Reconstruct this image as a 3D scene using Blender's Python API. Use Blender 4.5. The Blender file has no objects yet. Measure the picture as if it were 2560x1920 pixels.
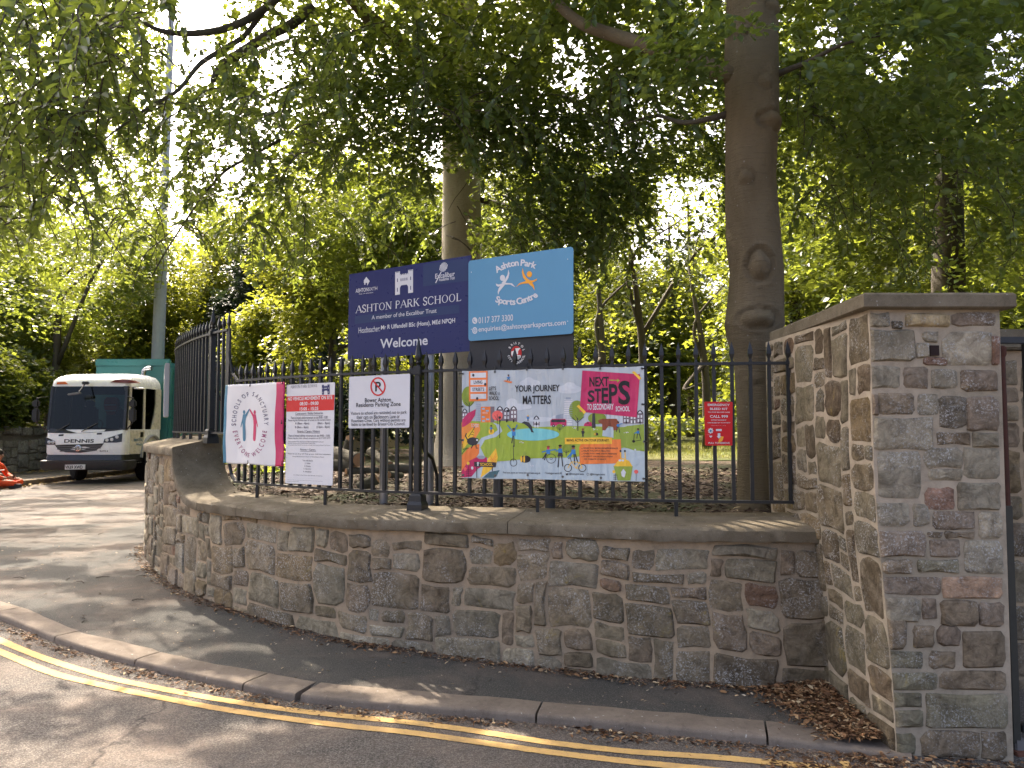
import bpy, bmesh, math, random
import numpy as np
from mathutils import Vector, Matrix, noise as mnoise

# ------------------------------------------------------------------ camera, sky, sun, exposure
scene = bpy.context.scene
COL = scene.collection
FPX = 1923.0                       # focal length in pixels of the 2560 wide photograph
PITCH = math.atan(110 / FPX)
EYE = 1.6
cam_d = bpy.data.cameras.new('camera')
cam_d.sensor_width = 36.0
cam_d.lens = 36.0 * FPX / 2560.0
cam_d.clip_start = 0.05
cam_d.clip_end = 2000
cam = bpy.data.objects.new('camera', cam_d)
cam.location = (0, 0, EYE)
cam.rotation_euler = (math.pi / 2 + PITCH, 0, 0)
COL.objects.link(cam)
scene.camera = cam

SUN_EL = math.radians(47)
SUN_AZ = math.radians(-33)         # measured from +Y towards +X: the sun stands behind and to the left
sun_dir = Vector((math.sin(SUN_AZ) * math.cos(SUN_EL), math.cos(SUN_AZ) * math.cos(SUN_EL), math.sin(SUN_EL)))
world = bpy.data.worlds.new('World')
scene.world = world
world.use_nodes = True
wn = world.node_tree
wn.nodes.clear()
wo = wn.nodes.new('ShaderNodeOutputWorld')
wb = wn.nodes.new('ShaderNodeBackground')
ws = wn.nodes.new('ShaderNodeTexSky')
ws.sky_type = 'NISHITA'
ws.sun_disc = False
ws.sun_elevation = SUN_EL
ws.sun_rotation = SUN_AZ
ws.air_density = 0.45
ws.dust_density = 8.0
ws.ozone_density = 0.0
wb.inputs['Strength'].default_value = 0.15
wn.links.new(ws.outputs[0], wb.inputs['Color'])
wn.links.new(wb.outputs[0], wo.inputs['Surface'])
sun_d = bpy.data.lights.new('sun', 'SUN')
sun_d.energy = 2.5
sun_d.angle = math.radians(0.53)
sun_d.color = (1.0, 0.87, 0.73)
sun = bpy.data.objects.new('sun', sun_d)
sun.rotation_euler = sun_dir.to_track_quat('Z', 'Y').to_euler()
sun.location = (-10, 20, 40)
COL.objects.link(sun)
vs = scene.view_settings
vs.view_transform = 'Standard'
vs.look = 'None'
vs.exposure = 2.55
vs.gamma = 1.0
vs.use_curve_mapping = False
scene.render.engine = 'CYCLES'
scene.cycles.use_denoising = True
scene.cycles.max_bounces = 8
scene.cycles.diffuse_bounces = 4
scene.cycles.transparent_max_bounces = 8
scene.cycles.sample_clamp_indirect = 6.0

RNG = random.Random(11)
NR = np.random.default_rng(5)

# ------------------------------------------------------------------ pixels to places
SP, CP = math.sin(PITCH), math.cos(PITCH)
def _ray(px, py):
    a = (px - 1280) / FPX
    b = (960 - py) / FPX
    return (a, CP - b * SP, SP + b * CP)
def PY(px, py, Y):
    d = _ray(px, py); t = Y / d[1]
    return Vector((d[0] * t, Y, EYE + d[2] * t))
def PZ(px, py, z):
    d = _ray(px, py); t = (z - EYE) / d[2]
    return Vector((d[0] * t, d[1] * t, z))
def proj(p):
    x, y, z = p[0], p[1], p[2] - EYE
    dep = y * CP + z * SP
    return 1280 + FPX * x / dep, 960 - FPX * (z * CP - y * SP) / dep
def proj_np(P):
    x, y, z = P[:, 0], P[:, 1], P[:, 2] - EYE
    dep = y * CP + z * SP
    dd = np.where(dep > 0.05, dep, 0.05)
    return 1280 + FPX * x / dd, 960 - FPX * (z * CP - y * SP) / dd, dep

def lerp(a, b, t):
    return a + (b - a) * t
def interp(x, xs, ys):
    return float(np.interp(x, xs, ys))
def smooth(t):
    t = max(0.0, min(1.0, t))
    return t * t * (3 - 2 * t)
def catmull(pts, n=10):
    pts = [Vector(p) for p in pts]
    out = []
    P = [pts[0] * 2 - pts[1]] + pts + [pts[-1] * 2 - pts[-2]]
    for i in range(1, len(P) - 2):
        p0, p1, p2, p3 = P[i - 1], P[i], P[i + 1], P[i + 2]
        for k in range(n):
            t = k / n
            out.append(0.5 * ((2 * p1) + (p2 - p0) * t + (2 * p0 - 5 * p1 + 4 * p2 - p3) * t * t + (3 * p1 - p0 - 3 * p2 + p3) * t ** 3))
    out.append(P[-2].copy())
    return out
class Path:
    """A plan curve measured by arc length."""
    def __init__(self, pts, n=12):
        c = catmull([Vector((p[0], p[1], 0)) for p in pts], n)
        self.p = np.array([[v.x, v.y] for v in c])
        d = np.sqrt(((self.p[1:] - self.p[:-1]) ** 2).sum(1))
        self.s = np.concatenate([[0], np.cumsum(d)])
        self.len = float(self.s[-1])
    def at(self, s, off=0.0):
        x = float(np.interp(s, self.s, self.p[:, 0])); y = float(np.interp(s, self.s, self.p[:, 1]))
        if off:
            n = self.nrm(s)
            x += n[0] * off; y += n[1] * off
        return (x, y)
    def tan(self, s):
        a = max(0.0, s - 0.05); b = min(self.len, s + 0.05)
        x = np.interp([a, b], self.s, self.p[:, 0]); y = np.interp([a, b], self.s, self.p[:, 1])
        v = Vector((x[1] - x[0], y[1] - y[0])); v.normalize()
        return v
    def nrm(self, s):          # right hand side of the direction of travel
        t = self.tan(s)
        return Vector((t.y, -t.x))
    def s_at_px(self, px, off=0.0):
        """first place along the curve, from its start, that projects to this column"""
        prev = None
        for s in np.arange(0, self.len, 0.01):
            x, y = self.at(s, off)
            e = 1280 + FPX * x / y - px
            if prev is not None and (e == 0 or (e > 0) != (prev > 0)) and y > 1:
                return s
            prev = e
        return self.len

# ------------------------------------------------------------------ objects
def link(o):
    COL.objects.link(o)
    return o
def tag(o, label=None, cat=None, group=None, kind=None):
    if label: o['label'] = label
    if cat: o['category'] = cat
    if group: o['group'] = group
    if kind: o['kind'] = kind
    return o
def thing(name, label, cat, loc=(0, 0, 0), rz=0.0, group=None):
    o = bpy.data.objects.new(name, None)
    o.empty_display_size = 0.2
    o.location = loc
    o.rotation_euler = (0, 0, rz)
    link(o)
    return tag(o, label, cat, group)
def mesh_obj(name, me, parent=None, mats=None, smooth_shade=False):
    o = bpy.data.objects.new(name, me)
    link(o)
    if mats:
        for m in (mats if isinstance(mats, (list, tuple)) else [mats]):
            me.materials.append(m)
    if smooth_shade:
        me.polygons.foreach_set('use_smooth', [True] * len(me.polygons))
    if parent is not None:
        o.parent = parent
    return o
def np_mesh(name, V, Fq=None, Ft=None):
    """fast mesh from numpy: quads and/or triangles"""
    me = bpy.data.meshes.new(name)
    V = np.asarray(V, dtype=np.float32)
    loops = []; starts = []; tot = 0
    if Fq is not None and len(Fq):
        Fq = np.asarray(Fq, dtype=np.int32)
        loops.append(Fq.ravel()); starts.append(np.arange(len(Fq), dtype=np.int32) * 4); tot += len(Fq) * 4
    if Ft is not None and len(Ft):
        Ft = np.asarray(Ft, dtype=np.int32)
        loops.append(Ft.ravel()); starts.append(np.arange(len(Ft), dtype=np.int32) * 3 + tot)
    L = np.concatenate(loops); S = np.concatenate(starts)
    me.vertices.add(len(V)); me.vertices.foreach_set('co', V.ravel())
    me.loops.add(len(L)); me.loops.foreach_set('vertex_index', L)
    me.polygons.add(len(S)); me.polygons.foreach_set('loop_start', S)
    me.update(calc_edges=True)
    return me
class MB:
    """collects shapes, then becomes one mesh object"""
    def __init__(self):
        self.v = []; self.f = []; self.m = []
    def add(self, vs, fs, mi=0):
        b = len(self.v)
        self.v.extend([tuple(v) for v in vs])
        self.f.extend([tuple(i + b for i in f) for f in fs])
        self.m.extend([mi] * len(fs))
    def box(self, c, s, rot=None, mi=0, bev=0.0):
        x, y, z = s[0] / 2, s[1] / 2, s[2] / 2
        if bev > 0:
            bm = bmesh.new()
            bmesh.ops.create_cube(bm, size=1)
            bmesh.ops.scale(bm, vec=s, verts=bm.verts)
            bmesh.ops.bevel(bm, geom=bm.edges[:], offset=bev, segments=2, affect='EDGES')
            bm.verts.ensure_lookup_table()
            vs = [v.co.copy() for v in bm.verts]; fs = [[v.index for v in f.verts] for f in bm.faces]
            bm.free()
        else:
            vs = [Vector(p) for p in ((-x, -y, -z), (x, -y, -z), (x, y, -z), (-x, y, -z), (-x, -y, z), (x, -y, z), (x, y, z), (-x, y, z))]
            fs = [(0, 3, 2, 1), (4, 5, 6, 7), (0, 1, 5, 4), (1, 2, 6, 5), (2, 3, 7, 6), (3, 0, 4, 7)]
        if rot is not None:
            vs = [rot @ v for v in vs]
        self.add([v + Vector(c) for v in vs], fs, mi)
    def tube(self, pts, rads, n=8, mi=0, cap=True, squash=None, twist=0.0):
        pts = [Vector(p) for p in pts]
        if not isinstance(rads, (list, tuple)):
            rads = [rads] * len(pts)
        vs = []; fs = []
        up = None
        for i, p in enumerate(pts):
            if i == 0: t = pts[1] - pts[0]
            elif i == len(pts) - 1: t = pts[-1] - pts[-2]
            else: t = pts[i + 1] - pts[i - 1]
            t.normalize()
            if up is None:
                ref = Vector((0, 0, 1)) if abs(t.z) < 0.9 else Vector((0, 1, 0))
                a = t.cross(ref).normalized()
            else:
                a = (up - t * up.dot(t)).normalized()
            up = a
            b = t.cross(a)
            for k in range(n):
                an = 2 * math.pi * (k + twist) / n
                q = a * math.cos(an) + b * math.sin(an)
                r = rads[i]
                vs.append(p + q * r)
        for i in range(len(pts) - 1):
            for k in range(n):
                k2 = (k + 1) % n
                fs.append((i * n + k, i * n + k2, (i + 1) * n + k2, (i + 1) * n + k))
        if cap:
            fs.append(tuple(range(n - 1, -1, -1)))
            fs.append(tuple(range((len(pts) - 1) * n, len(pts) * n)))
        self.add(vs, fs, mi)
    def lathe(self, prof, c=(0, 0, 0), n=12, axis='z', mi=0, twist=0.0):
        """prof: list of (radius, height)"""
        vs = []; fs = []
        for r, h in prof:
            for k in range(n):
                an = 2 * math.pi * (k + twist) / n
                x, y = r * math.cos(an), r * math.sin(an)
                if axis == 'z': p = (x, y, h)
                elif axis == 'x': p = (h, x, y)
                else: p = (x, h, y)
                vs.append(Vector(p) + Vector(c))
        for i in range(len(prof) - 1):
            for k in range(n):
                k2 = (k + 1) % n
                fs.append((i * n + k, i * n + k2, (i + 1) * n + k2, (i + 1) * n + k))
        fs.append(tuple(range(n - 1, -1, -1)))
        fs.append(tuple(range((len(prof) - 1) * n, len(prof) * n)))
        self.add(vs, fs, mi)
    def loft(self, rings, mi=0, cap=True, closed=True):
        n = len(rings[0]); vs = [p for r in rings for p in r]; fs = []
        for i in range(len(rings) - 1):
            for k in range(n if closed else n - 1):
                k2 = (k + 1) % n
                fs.append((i * n + k, i * n + k2, (i + 1) * n + k2, (i + 1) * n + k))
        if cap:
            fs.append(tuple(range(n - 1, -1, -1)))
            fs.append(tuple(range((len(rings) - 1) * n, len(rings) * n)))
        self.add(vs, fs, mi)
    def mesh(self, name='m'):
        me = bpy.data.meshes.new(name)
        me.from_pydata(self.v, [], self.f)
        me.polygons.foreach_set('material_index', self.m)
        me.update()
        return me
    def build(self, name, mats, parent=None, smooth_shade=False):
        me = self.mesh(name)
        bm = bmesh.new(); bm.from_mesh(me)
        bmesh.ops.recalc_face_normals(bm, faces=bm.faces)
        bm.to_mesh(me); bm.free()
        o = mesh_obj(name, me, parent, mats, smooth_shade)
        return o
def auto_smooth(o, ang=40):
    me = o.data
    me.polygons.foreach_set('use_smooth', [True] * len(me.polygons))
    try:
        me.set_sharp_from_angle(angle=math.radians(ang))
    except Exception:
        pass
    return o
def copy_of(o, parent):
    c = o.copy(); link(c); c.parent = parent
    return c

# ------------------------------------------------------------------ materials
def lin(r, g, b):
    def f(c):
        c /= 255.0
        return c / 12.92 if c <= 0.04045 else ((c + 0.055) / 1.055) ** 2.4
    return (f(r), f(g), f(b), 1.0)
class NT:
    def __init__(self, name):
        self.mat = bpy.data.materials.new(name)
        self.mat.use_nodes = True
        self.t = self.mat.node_tree
        self.t.nodes.clear()
        self.out = self.t.nodes.new('ShaderNodeOutputMaterial')
    def n(self, typ, **kw):
        nd = self.t.nodes.new(typ)
        for k, v in kw.items():
            if hasattr(nd, k): setattr(nd, k, v)
        return nd
    def l(self, a, b):
        self.t.links.new(a, b)
    def coord(self, kind='Object', scale=(1, 1, 1)):
        tc = self.n('ShaderNodeTexCoord'); mp = self.n('ShaderNodeMapping')
        mp.inputs['Scale'].default_value = scale
        self.l(tc.outputs[kind], mp.inputs['Vector'])
        return mp.outputs[0]
    def noise(self, vec, scale, detail=4, rough=0.55, dist=0.0, color=False):
        nd = self.n('ShaderNodeTexNoise')
        nd.inputs['Scale'].default_value = scale
        nd.inputs['Detail'].default_value = detail
        nd.inputs['Roughness'].default_value = rough
        nd.inputs['Distortion'].default_value = dist
        self.l(vec, nd.inputs['Vector'])
        return nd.outputs['Color' if color else 'Fac']
    def voro(self, vec, scale, feature='F1', out='Distance', rand=1.0):
        nd = self.n('ShaderNodeTexVoronoi', feature=feature)
        nd.inputs['Scale'].default_value = scale
        nd.inputs['Randomness'].default_value = rand
        self.l(vec, nd.inputs['Vector'])
        return nd.outputs[out]
    def ramp(self, fac, stops, interp_='LINEAR'):
        nd = self.n('ShaderNodeValToRGB')
        cr = nd.color_ramp; cr.interpolation = interp_
        while len(cr.elements) > len(stops): cr.elements.remove(cr.elements[-1])
        while len(cr.elements) < len(stops): cr.elements.new(0.5)
        for e, (p, c) in zip(cr.elements, stops):
            e.position = p
            e.color = c if len(c) == 4 else (c[0], c[1], c[2], 1)
        self.l(fac, nd.inputs['Fac'])
        return nd.outputs['Color']
    def maprange(self, val, a, b, c=0.0, d=1.0):
        nd = self.n('ShaderNodeMapRange')
        nd.inputs[1].default_value = a; nd.inputs[2].default_value = b
        nd.inputs[3].default_value = c; nd.inputs[4].default_value = d
        self.l(val, nd.inputs[0])
        return nd.outputs[0]
    def mix(self, fac, a, b, mode='MIX'):
        nd = self.n('ShaderNodeMix', data_type='RGBA', blend_type=mode)
        for src, sock in ((fac, nd.inputs[0]), (a, nd.inputs[6]), (b, nd.inputs[7])):
            if isinstance(src, (int, float)): sock.default_value = src
            elif isinstance(src, tuple): sock.default_value = src if len(src) == 4 else (*src, 1)
            else: self.l(src, sock)
        return nd.outputs[2]
    def math(self, op, a, b=0.0):
        nd = self.n('ShaderNodeMath', operation=op)
        for src, sock in ((a, nd.inputs[0]), (b, nd.inputs[1])):
            if isinstance(src, (int, float)): sock.default_value = src
            else: self.l(src, sock)
        return nd.outputs[0]
    def bump(self, h, strength=0.3, dist=0.01, normal=None):
        nd = self.n('ShaderNodeBump')
        nd.inputs['Strength'].default_value = strength
        nd.inputs['Distance'].default_value = dist
        self.l(h, nd.inputs['Height'])
        if normal is not None: self.l(normal, nd.inputs['Normal'])
        return nd.outputs[0]
    def principled(self, col, rough=0.8, spec=0.3, metal=0.0, normal=None, **kw):
        p = self.n('ShaderNodeBsdfPrincipled')
        if isinstance(col, tuple): p.inputs['Base Color'].default_value = col if len(col) == 4 else (*col, 1)
        else: self.l(col, p.inputs['Base Color'])
        if isinstance(rough, (int, float)): p.inputs['Roughness'].default_value = rough
        else: self.l(rough, p.inputs['Roughness'])
        p.inputs['Specular IOR Level'].default_value = spec
        p.inputs['Metallic'].default_value = metal
        if normal is not None: self.l(normal, p.inputs['Normal'])
        for k, v in kw.items(): p.inputs[k.replace('_', ' ')].default_value = v
        return p.outputs[0]
    def done(self, shader):
        self.l(shader, self.out.inputs['Surface'])
        return self.mat

def m_plain(name, col, rough=0.5, spec=0.4, metal=0.0, dirt=0.12, dscale=6.0, bump=0.0, bscale=200.0, **kw):
    """a paint, plastic, print or metal with slight grime and unevenness"""
    t = NT(name)
    v = t.coord()
    n1 = t.noise(v, dscale, 6, 0.65)
    c = t.mix(t.maprange(n1, 0.42, 0.75, 0, dirt), col, (col[0] * 0.45 + 0.02, col[1] * 0.45 + 0.018, col[2] * 0.45 + 0.014, 1))
    nrm = None
    if bump > 0:
        nrm = t.bump(t.noise(v, bscale, 3), bump, 0.002)
    r = t.maprange(t.noise(v, dscale * 3, 3), 0.3, 0.7, max(0.02, rough - 0.1), min(1, rough + 0.1))
    return t.done(t.principled(c, r, spec, metal, nrm, **kw))

def m_stone():
    t = NT('rubble_stone')
    v = t.coord()
    oi = t.n('ShaderNodeObjectInfo')
    base = oi.outputs['Color']
    n1 = t.noise(v, 11, 9, 0.7, 0.8)
    n2 = t.noise(v, 45, 8, 0.75, 0.3)
    n3 = t.noise(v, 3.2, 5, 0.6, 0.3)
    c = t.mix(t.maprange(n1, 0.38, 0.66), t.mix(1.0, base, (1.25, 1.22, 1.18), 'MULTIPLY'), t.mix(1.0, base, (0.42, 0.40, 0.38), 'MULTIPLY'))
    c = t.mix(t.maprange(n2, 0.42, 0.7, 0, 0.55), c, t.mix(1.0, base, (0.45, 0.42, 0.40), 'MULTIPLY'))
    c = t.mix(t.maprange(t.noise(v, 21, 6, 0.7, 1.2), 0.58, 0.72, 0, 0.4), c, (0.22, 0.145, 0.11))
    # lime washed off the joints on to the faces
    wash = t.math('MULTIPLY', t.maprange(t.noise(v, 4.4, 7, 0.7, 0.9), 0.52, 0.68), t.maprange(n2, 0.35, 0.6))
    c = t.mix(t.math('MULTIPLY', wash, 0.6), c, (0.36, 0.30, 0.22))
    # white crustose lichen: speckled, in drifts
    sp = t.maprange(t.noise(v, 85, 5, 0.8), 0.52, 0.60)
    drift = t.maprange(t.noise(v, 2.6, 5, 0.65, 0.8), 0.46, 0.60)
    lich = t.math('MULTIPLY', sp, drift)
    c = t.mix(t.math('MULTIPLY', lich, 0.85), c, (0.52, 0.51, 0.47))
    # yellow lichen and green algae patches
    yl = t.math('MULTIPLY', t.maprange(t.noise(v, 5.3, 6, 0.7, 1.0), 0.63, 0.70), t.maprange(n2, 0.4, 0.6))
    c = t.mix(t.math('MULTIPLY', yl, 0.75), c, (0.34, 0.25, 0.06))
    al = t.maprange(t.noise(v, 1.1, 5, 0.6), 0.48, 0.72, 0, 0.4)
    c = t.mix(al, c, (0.12, 0.11, 0.06))
    # fine cracks and chipped ledges
    h = t.math('ADD', t.math('MULTIPLY', n1, 1.2), t.math('MULTIPLY', n2, 0.5))
    nrm = t.bump(h, 1.0, 0.02)
    return t.done(t.principled(c, 0.9, 0.2, 0, nrm))
def m_mortar(name, col, col2):
    t = NT(name)
    v = t.coord()
    n1 = t.noise(v, 1.3, 5, 0.6)
    n2 = t.noise(v, 160, 4, 0.7)
    n3 = t.noise(v, 14, 5, 0.65)
    c = t.mix(t.maprange(n1, 0.4, 0.62), col, col2)
    c = t.mix(t.maprange(n3, 0.45, 0.75, 0, 0.5), c, (0.12, 0.10, 0.07))
    c = t.mix(t.maprange(n2, 0.5, 0.75, 0, 0.4), c, (0.5, 0.42, 0.32))
    nrm = t.bump(t.math('ADD', n2, n3), 0.6, 0.006)
    return t.done(t.principled(c, 0.95, 0.1, 0, nrm))
def m_concrete(name, a, b, speck=0.5):
    t = NT(name)
    v = t.coord()
    n1 = t.noise(v, 4.0, 7, 0.65, 0.5)
    n2 = t.noise(v, 260, 3, 0.7)
    n3 = t.noise(v, 24, 6, 0.7)
    c = t.mix(t.maprange(n1, 0.35, 0.68), a, b)
    c = t.mix(t.maprange(n3, 0.5, 0.8, 0, 0.55), c, (a[0] * 0.4, a[1] * 0.4, a[2] * 0.38))
    c = t.mix(t.maprange(n2, 0.58, 0.72, 0, speck), c, (0.42, 0.38, 0.31))
    spot = t.maprange(t.noise(v, 42, 2, 0.5), 0.70, 0.74, 0, 0.6)
    c = t.mix(spot, c, (0.45, 0.44, 0.40))
    nrm = t.bump(t.math('ADD', n2, t.math('MULTIPLY', n3, 1.5)), 0.55, 0.005)
    return t.done(t.principled(c, 0.92, 0.15, 0, nrm))
def m_asphalt(name, dark, light, dust, agg=190, dust_lo=0.48, dust_hi=0.72, dust_amt=0.5):
    t = NT(name)
    v = t.coord()
    vd = t.voro(v, agg, 'F1', 'Distance')
    vc = t.voro(v, agg, 'F1', 'Color')
    sep = t.n('ShaderNodeSeparateColor'); t.l(vc, sep.inputs[0])
    big = t.noise(v, 0.9, 6, 0.65, 0.4)
    mid = t.noise(v, 7, 6, 0.7)
    c = t.mix(t.maprange(sep.outputs[0], 0.25, 1.0), dark, light)
    c = t.mix(t.maprange(sep.outputs[1], 0.9, 0.97, 0, 0.5), c, (0.30, 0.27, 0.24))
    c = t.mix(t.maprange(vd, 0.35, 0.75, 0, 0.55), c, (0.015, 0.014, 0.013))
    c = t.mix(t.math('MULTIPLY', t.maprange(big, dust_lo, dust_hi), t.maprange(mid, 0.3, 0.7, 0.35, 1.0)), c, t.mix(dust_amt, c, dust))
    patch = t.noise(v, 0.35, 3, 0.5, 0.3)
    c = t.mix(t.maprange(patch, 0.4, 0.62, 0, 0.35), c, t.mix(1.0, c, (0.55, 0.54, 0.53), 'MULTIPLY'))
    st = t.maprange(t.noise(v, 2.6, 5, 0.7, 0.6), 0.60, 0.70, 0, 0.35)
    c = t.mix(st, c, (0.03, 0.027, 0.025, 1))
    dv = t.n('ShaderNodeVectorMath', operation='ADD'); t.l(v, dv.inputs[0])
    ns = t.n('ShaderNodeVectorMath', operation='SCALE'); t.l(t.noise(v, 2.2, 4, 0.6, 0, True), ns.inputs[0]); ns.inputs['Scale'].default_value = 0.7
    t.l(ns.outputs[0], dv.inputs[1])
    ck = t.maprange(t.voro(dv.outputs[0], 0.42, 'DISTANCE_TO_EDGE'), 0.0, 0.010, 1.0, 0.0)
    ck = t.math('MULTIPLY', ck, t.maprange(t.noise(v, 0.8, 2), 0.48, 0.58))
    c = t.mix(t.math('MULTIPLY', ck, 0.7), c, (0.018, 0.016, 0.015, 1))
    nrm = t.bump(vd, 0.7, 0.005)
    nrm = t.bump(mid, 0.2, 0.012, nrm)
    return t.done(t.principled(c, 0.9, 0.25, 0, nrm))
def m_leaf(name, a, b, trans, tfac=0.45, rough=0.42):
    t = NT(name)
    g = t.n('ShaderNodeNewGeometry')
    c = t.ramp(g.outputs['Random Per Island'], [(0, a), (0.55, lerp_c(a, b, 0.5)), (1, b)])
    tc = t.ramp(g.outputs['Random Per Island'], [(0, tuple(x * 0.75 for x in trans)), (1, trans)])
    p = t.principled(c, rough, 0.45)
    tr = t.n('ShaderNodeBsdfTranslucent')
    t.l(tc, tr.inputs['Color'])
    mx = t.n('ShaderNodeMixShader')
    mx.inputs[0].default_value = tfac
    t.l(p, mx.inputs[1]); t.l(tr.outputs[0], mx.inputs[2])
    return t.done(mx.outputs[0])
def lerp_c(a, b, f):
    return tuple(a[i] + (b[i] - a[i]) * f for i in range(3))
def m_bark(name, a, b, green=0.3, vscale=1.0):
    t = NT(name)
    v = t.coord('Object', (1, 1, 0.35))
    vh = t.coord('Object', (1, 1, 6.0))
    n1 = t.noise(v, 3.0, 7, 0.6, 0.6)
    n2 = t.noise(vh, 12, 5, 0.65, 0.5)
    n3 = t.noise(v, 60, 5, 0.7)
    c = t.mix(t.maprange(n1, 0.35, 0.7), a, b)
    c = t.mix(t.maprange(n2, 0.55, 0.8, 0, 0.5), c, (a[0] * 0.4, a[1] * 0.4, a[2] * 0.38))
    c = t.mix(t.maprange(t.noise(v, 1.2, 5), 0.45, 0.7, 0, green), c, (0.075, 0.085, 0.04))
    sp = t.maprange(t.noise(t.coord(), 34, 2), 0.72, 0.76, 0, 0.5)
    c = t.mix(sp, c, (0.32, 0.31, 0.28))
    wr = t.noise(t.coord('Object', (0.6, 0.6, 14)), 4, 6, 0.7, 1.5)
    c = t.mix(t.maprange(wr, 0.60, 0.72, 0, 0.45), c, (a[0] * 0.45, a[1] * 0.43, a[2] * 0.4))
    nrm = t.bump(t.math('ADD', t.math('ADD', n2, n3), t.math('MULTIPLY', wr, 0.8)), 0.8, 0.014 * vscale)
    return t.done(t.principled(c, 0.85, 0.2, 0, nrm))

M = {}
M['stone'] = m_stone()
M['mortar'] = m_mortar('lime_mortar', (0.42, 0.315, 0.20, 1), (0.27, 0.215, 0.15, 1))
M['pillar_mortar'] = m_mortar('pale_lime_mortar', (0.44, 0.36, 0.26, 1), (0.33, 0.28, 0.20, 1))
M['coping'] = m_concrete('weathered_coping', (0.125, 0.102, 0.066, 1), (0.20, 0.168, 0.118, 1), 0.5)
M['kerb'] = m_concrete('kerb_stone_grit', (0.145, 0.118, 0.092, 1), (0.20, 0.165, 0.13, 1), 0.45)
M['road'] = m_asphalt('road_asphalt', (0.072, 0.065, 0.056, 1), (0.20, 0.18, 0.155, 1), (0.34, 0.255, 0.19, 1), 150, 0.42, 0.68, 0.5)
M['pavement'] = m_asphalt('pavement_asphalt', (0.058, 0.057, 0.050, 1), (0.105, 0.102, 0.088, 1), (0.29, 0.212, 0.155, 1), 260, 0.44, 0.70, 0.5)
M['iron'] = m_plain('black_painted_iron', (0.008, 0.009, 0.010, 1), 0.42, 0.5, dirt=0.3, dscale=20, bump=0.1)
M['bark'] = m_bark('beech_bark', (0.115, 0.088, 0.05), (0.165, 0.13, 0.08), 0.35)
M['bark_pale_sunlit'] = m_bark('pale_sunlit_beech_bark', (0.33, 0.29, 0.22), (0.44, 0.40, 0.32), 0.2)  # pale bark, lightened further to put sunlight into the colour
M['bark_dark'] = m_bark('dark_bark', (0.055, 0.046, 0.036), (0.10, 0.085, 0.065), 0.3)
M['leaf_near'] = m_leaf('leaf_near', (0.032, 0.066, 0.026), (0.075, 0.128, 0.046), (0.31, 0.38, 0.045), 0.40, 0.32)
M['leaf'] = m_leaf('leaf_beech', (0.035, 0.072, 0.024), (0.085, 0.14, 0.04), (0.36, 0.42, 0.045), 0.46, 0.36)
M['leaf_lime'] = m_leaf('leaf_bright', (0.045, 0.075, 0.014), (0.09, 0.13, 0.025), (0.45, 0.47, 0.045), 0.48)
M['leaf_far'] = m_leaf('leaf_far', (0.024, 0.046, 0.012), (0.06, 0.09, 0.022), (0.37, 0.41, 0.04), 0.46)
M['leaf_dark'] = m_leaf('leaf_dark', (0.018, 0.032, 0.018), (0.045, 0.065, 0.034), (0.05, 0.075, 0.025), 0.25, 0.5)
# ------------------------------------------------------------------ ground heights
def zg(y):                                  # pavement level
    return interp(y, [-40, 3, 4, 5, 5.6, 6.2, 7, 8.7, 12, 18, 400], [0.04, 0.04, 0.045, 0.06, 0.085, 0.13, 0.16, 0.19, 0.17, 0.15, 0.15])
def kerb_h(x, y):                           # kerb upstand dies into the lane at the dropped crossing
    return 0.042 * (1 - smooth((y - 8.0) / 3.0)) * (1 - 0.75 * smooth((x - 1.2) / 0.7))
def zr(x, y):                               # road level
    if y > 11: return zg(y) - 0.012
    return zg(y) - 0.055 - 0.05 * smooth((x - 1.7) / 1.2)
def gpt(px, py, dz=0.0, road=False):
    z = 0.05
    for _ in range(25):
        p = PZ(px, py, z + dz)
        z = zr(p.x, p.y) if road else zg(p.y)
    return PZ(px, py, z + dz)

# wall face seen from the street, from the pillar round the corner into the lane
WALL = Path([(2.05, 4.66), (0.9, 4.83), (0.0, 5.14), (-0.70, 5.42), (-1.3, 5.68), (-2.15, 6.25), (-2.74, 6.78), (-3.25, 7.37),
             (-3.75, 8.1), (-4.15, 8.8), (-4.5, 9.7), (-4.75, 10.7), (-4.9, 12.0), (-4.85, 14.0), (-4.4, 17.0), (-3.5, 20.0), (-2.4, 23.0)])
S_RAMP0 = WALL.s_at_px(508); S_RAMP1 = WALL.s_at_px(447)
S_HI_END = WALL.s_at_px(392) + 3.4
def coping_z(s):
    x, y = WALL.at(s)
    lo = interp(x, [-3, -2.1, -1.3, 0, 1, 2], [0.975, 0.972, 0.957, 0.985, 0.99, 1.0])
    t = (s - S_RAMP0) / (S_RAMP1 - S_RAMP0)
    if t <= 0: return lo
    if t >= 1: return 1.425
    return lo + (1.425 - lo) * (1 - math.sqrt(max(0.0, 1 - t * t)))

def sheet(name, f, us, vs, mat, parent=None):
    V = [f(u, v) for v in vs for u in us]
    nu = len(us)
    Fq = [(j * nu + i, j * nu + i + 1, (j + 1) * nu + i + 1, (j + 1) * nu + i) for j in range(len(vs) - 1) for i in range(nu - 1)]
    me = np_mesh(name, V, Fq)
    o = mesh_obj(name, me, parent, mat, True)
    return o

xs = sorted(set([-140, -90, -60, -40] + [round(x, 2) for x in np.arange(-30, 20.1, 0.5)] + [30, 60, 100, 140]))
ys = sorted(set([-60, -30, -15] + [round(y, 2) for y in np.arange(-8, 26.1, 0.25)] + [30, 40, 60, 100, 150]))
road = sheet('road', lambda x, y: (x, y, zr(x, y)), xs, ys, M['road'])
tag(road, 'grey speckled asphalt road running past the wall and up the lane', kind='structure')

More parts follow.
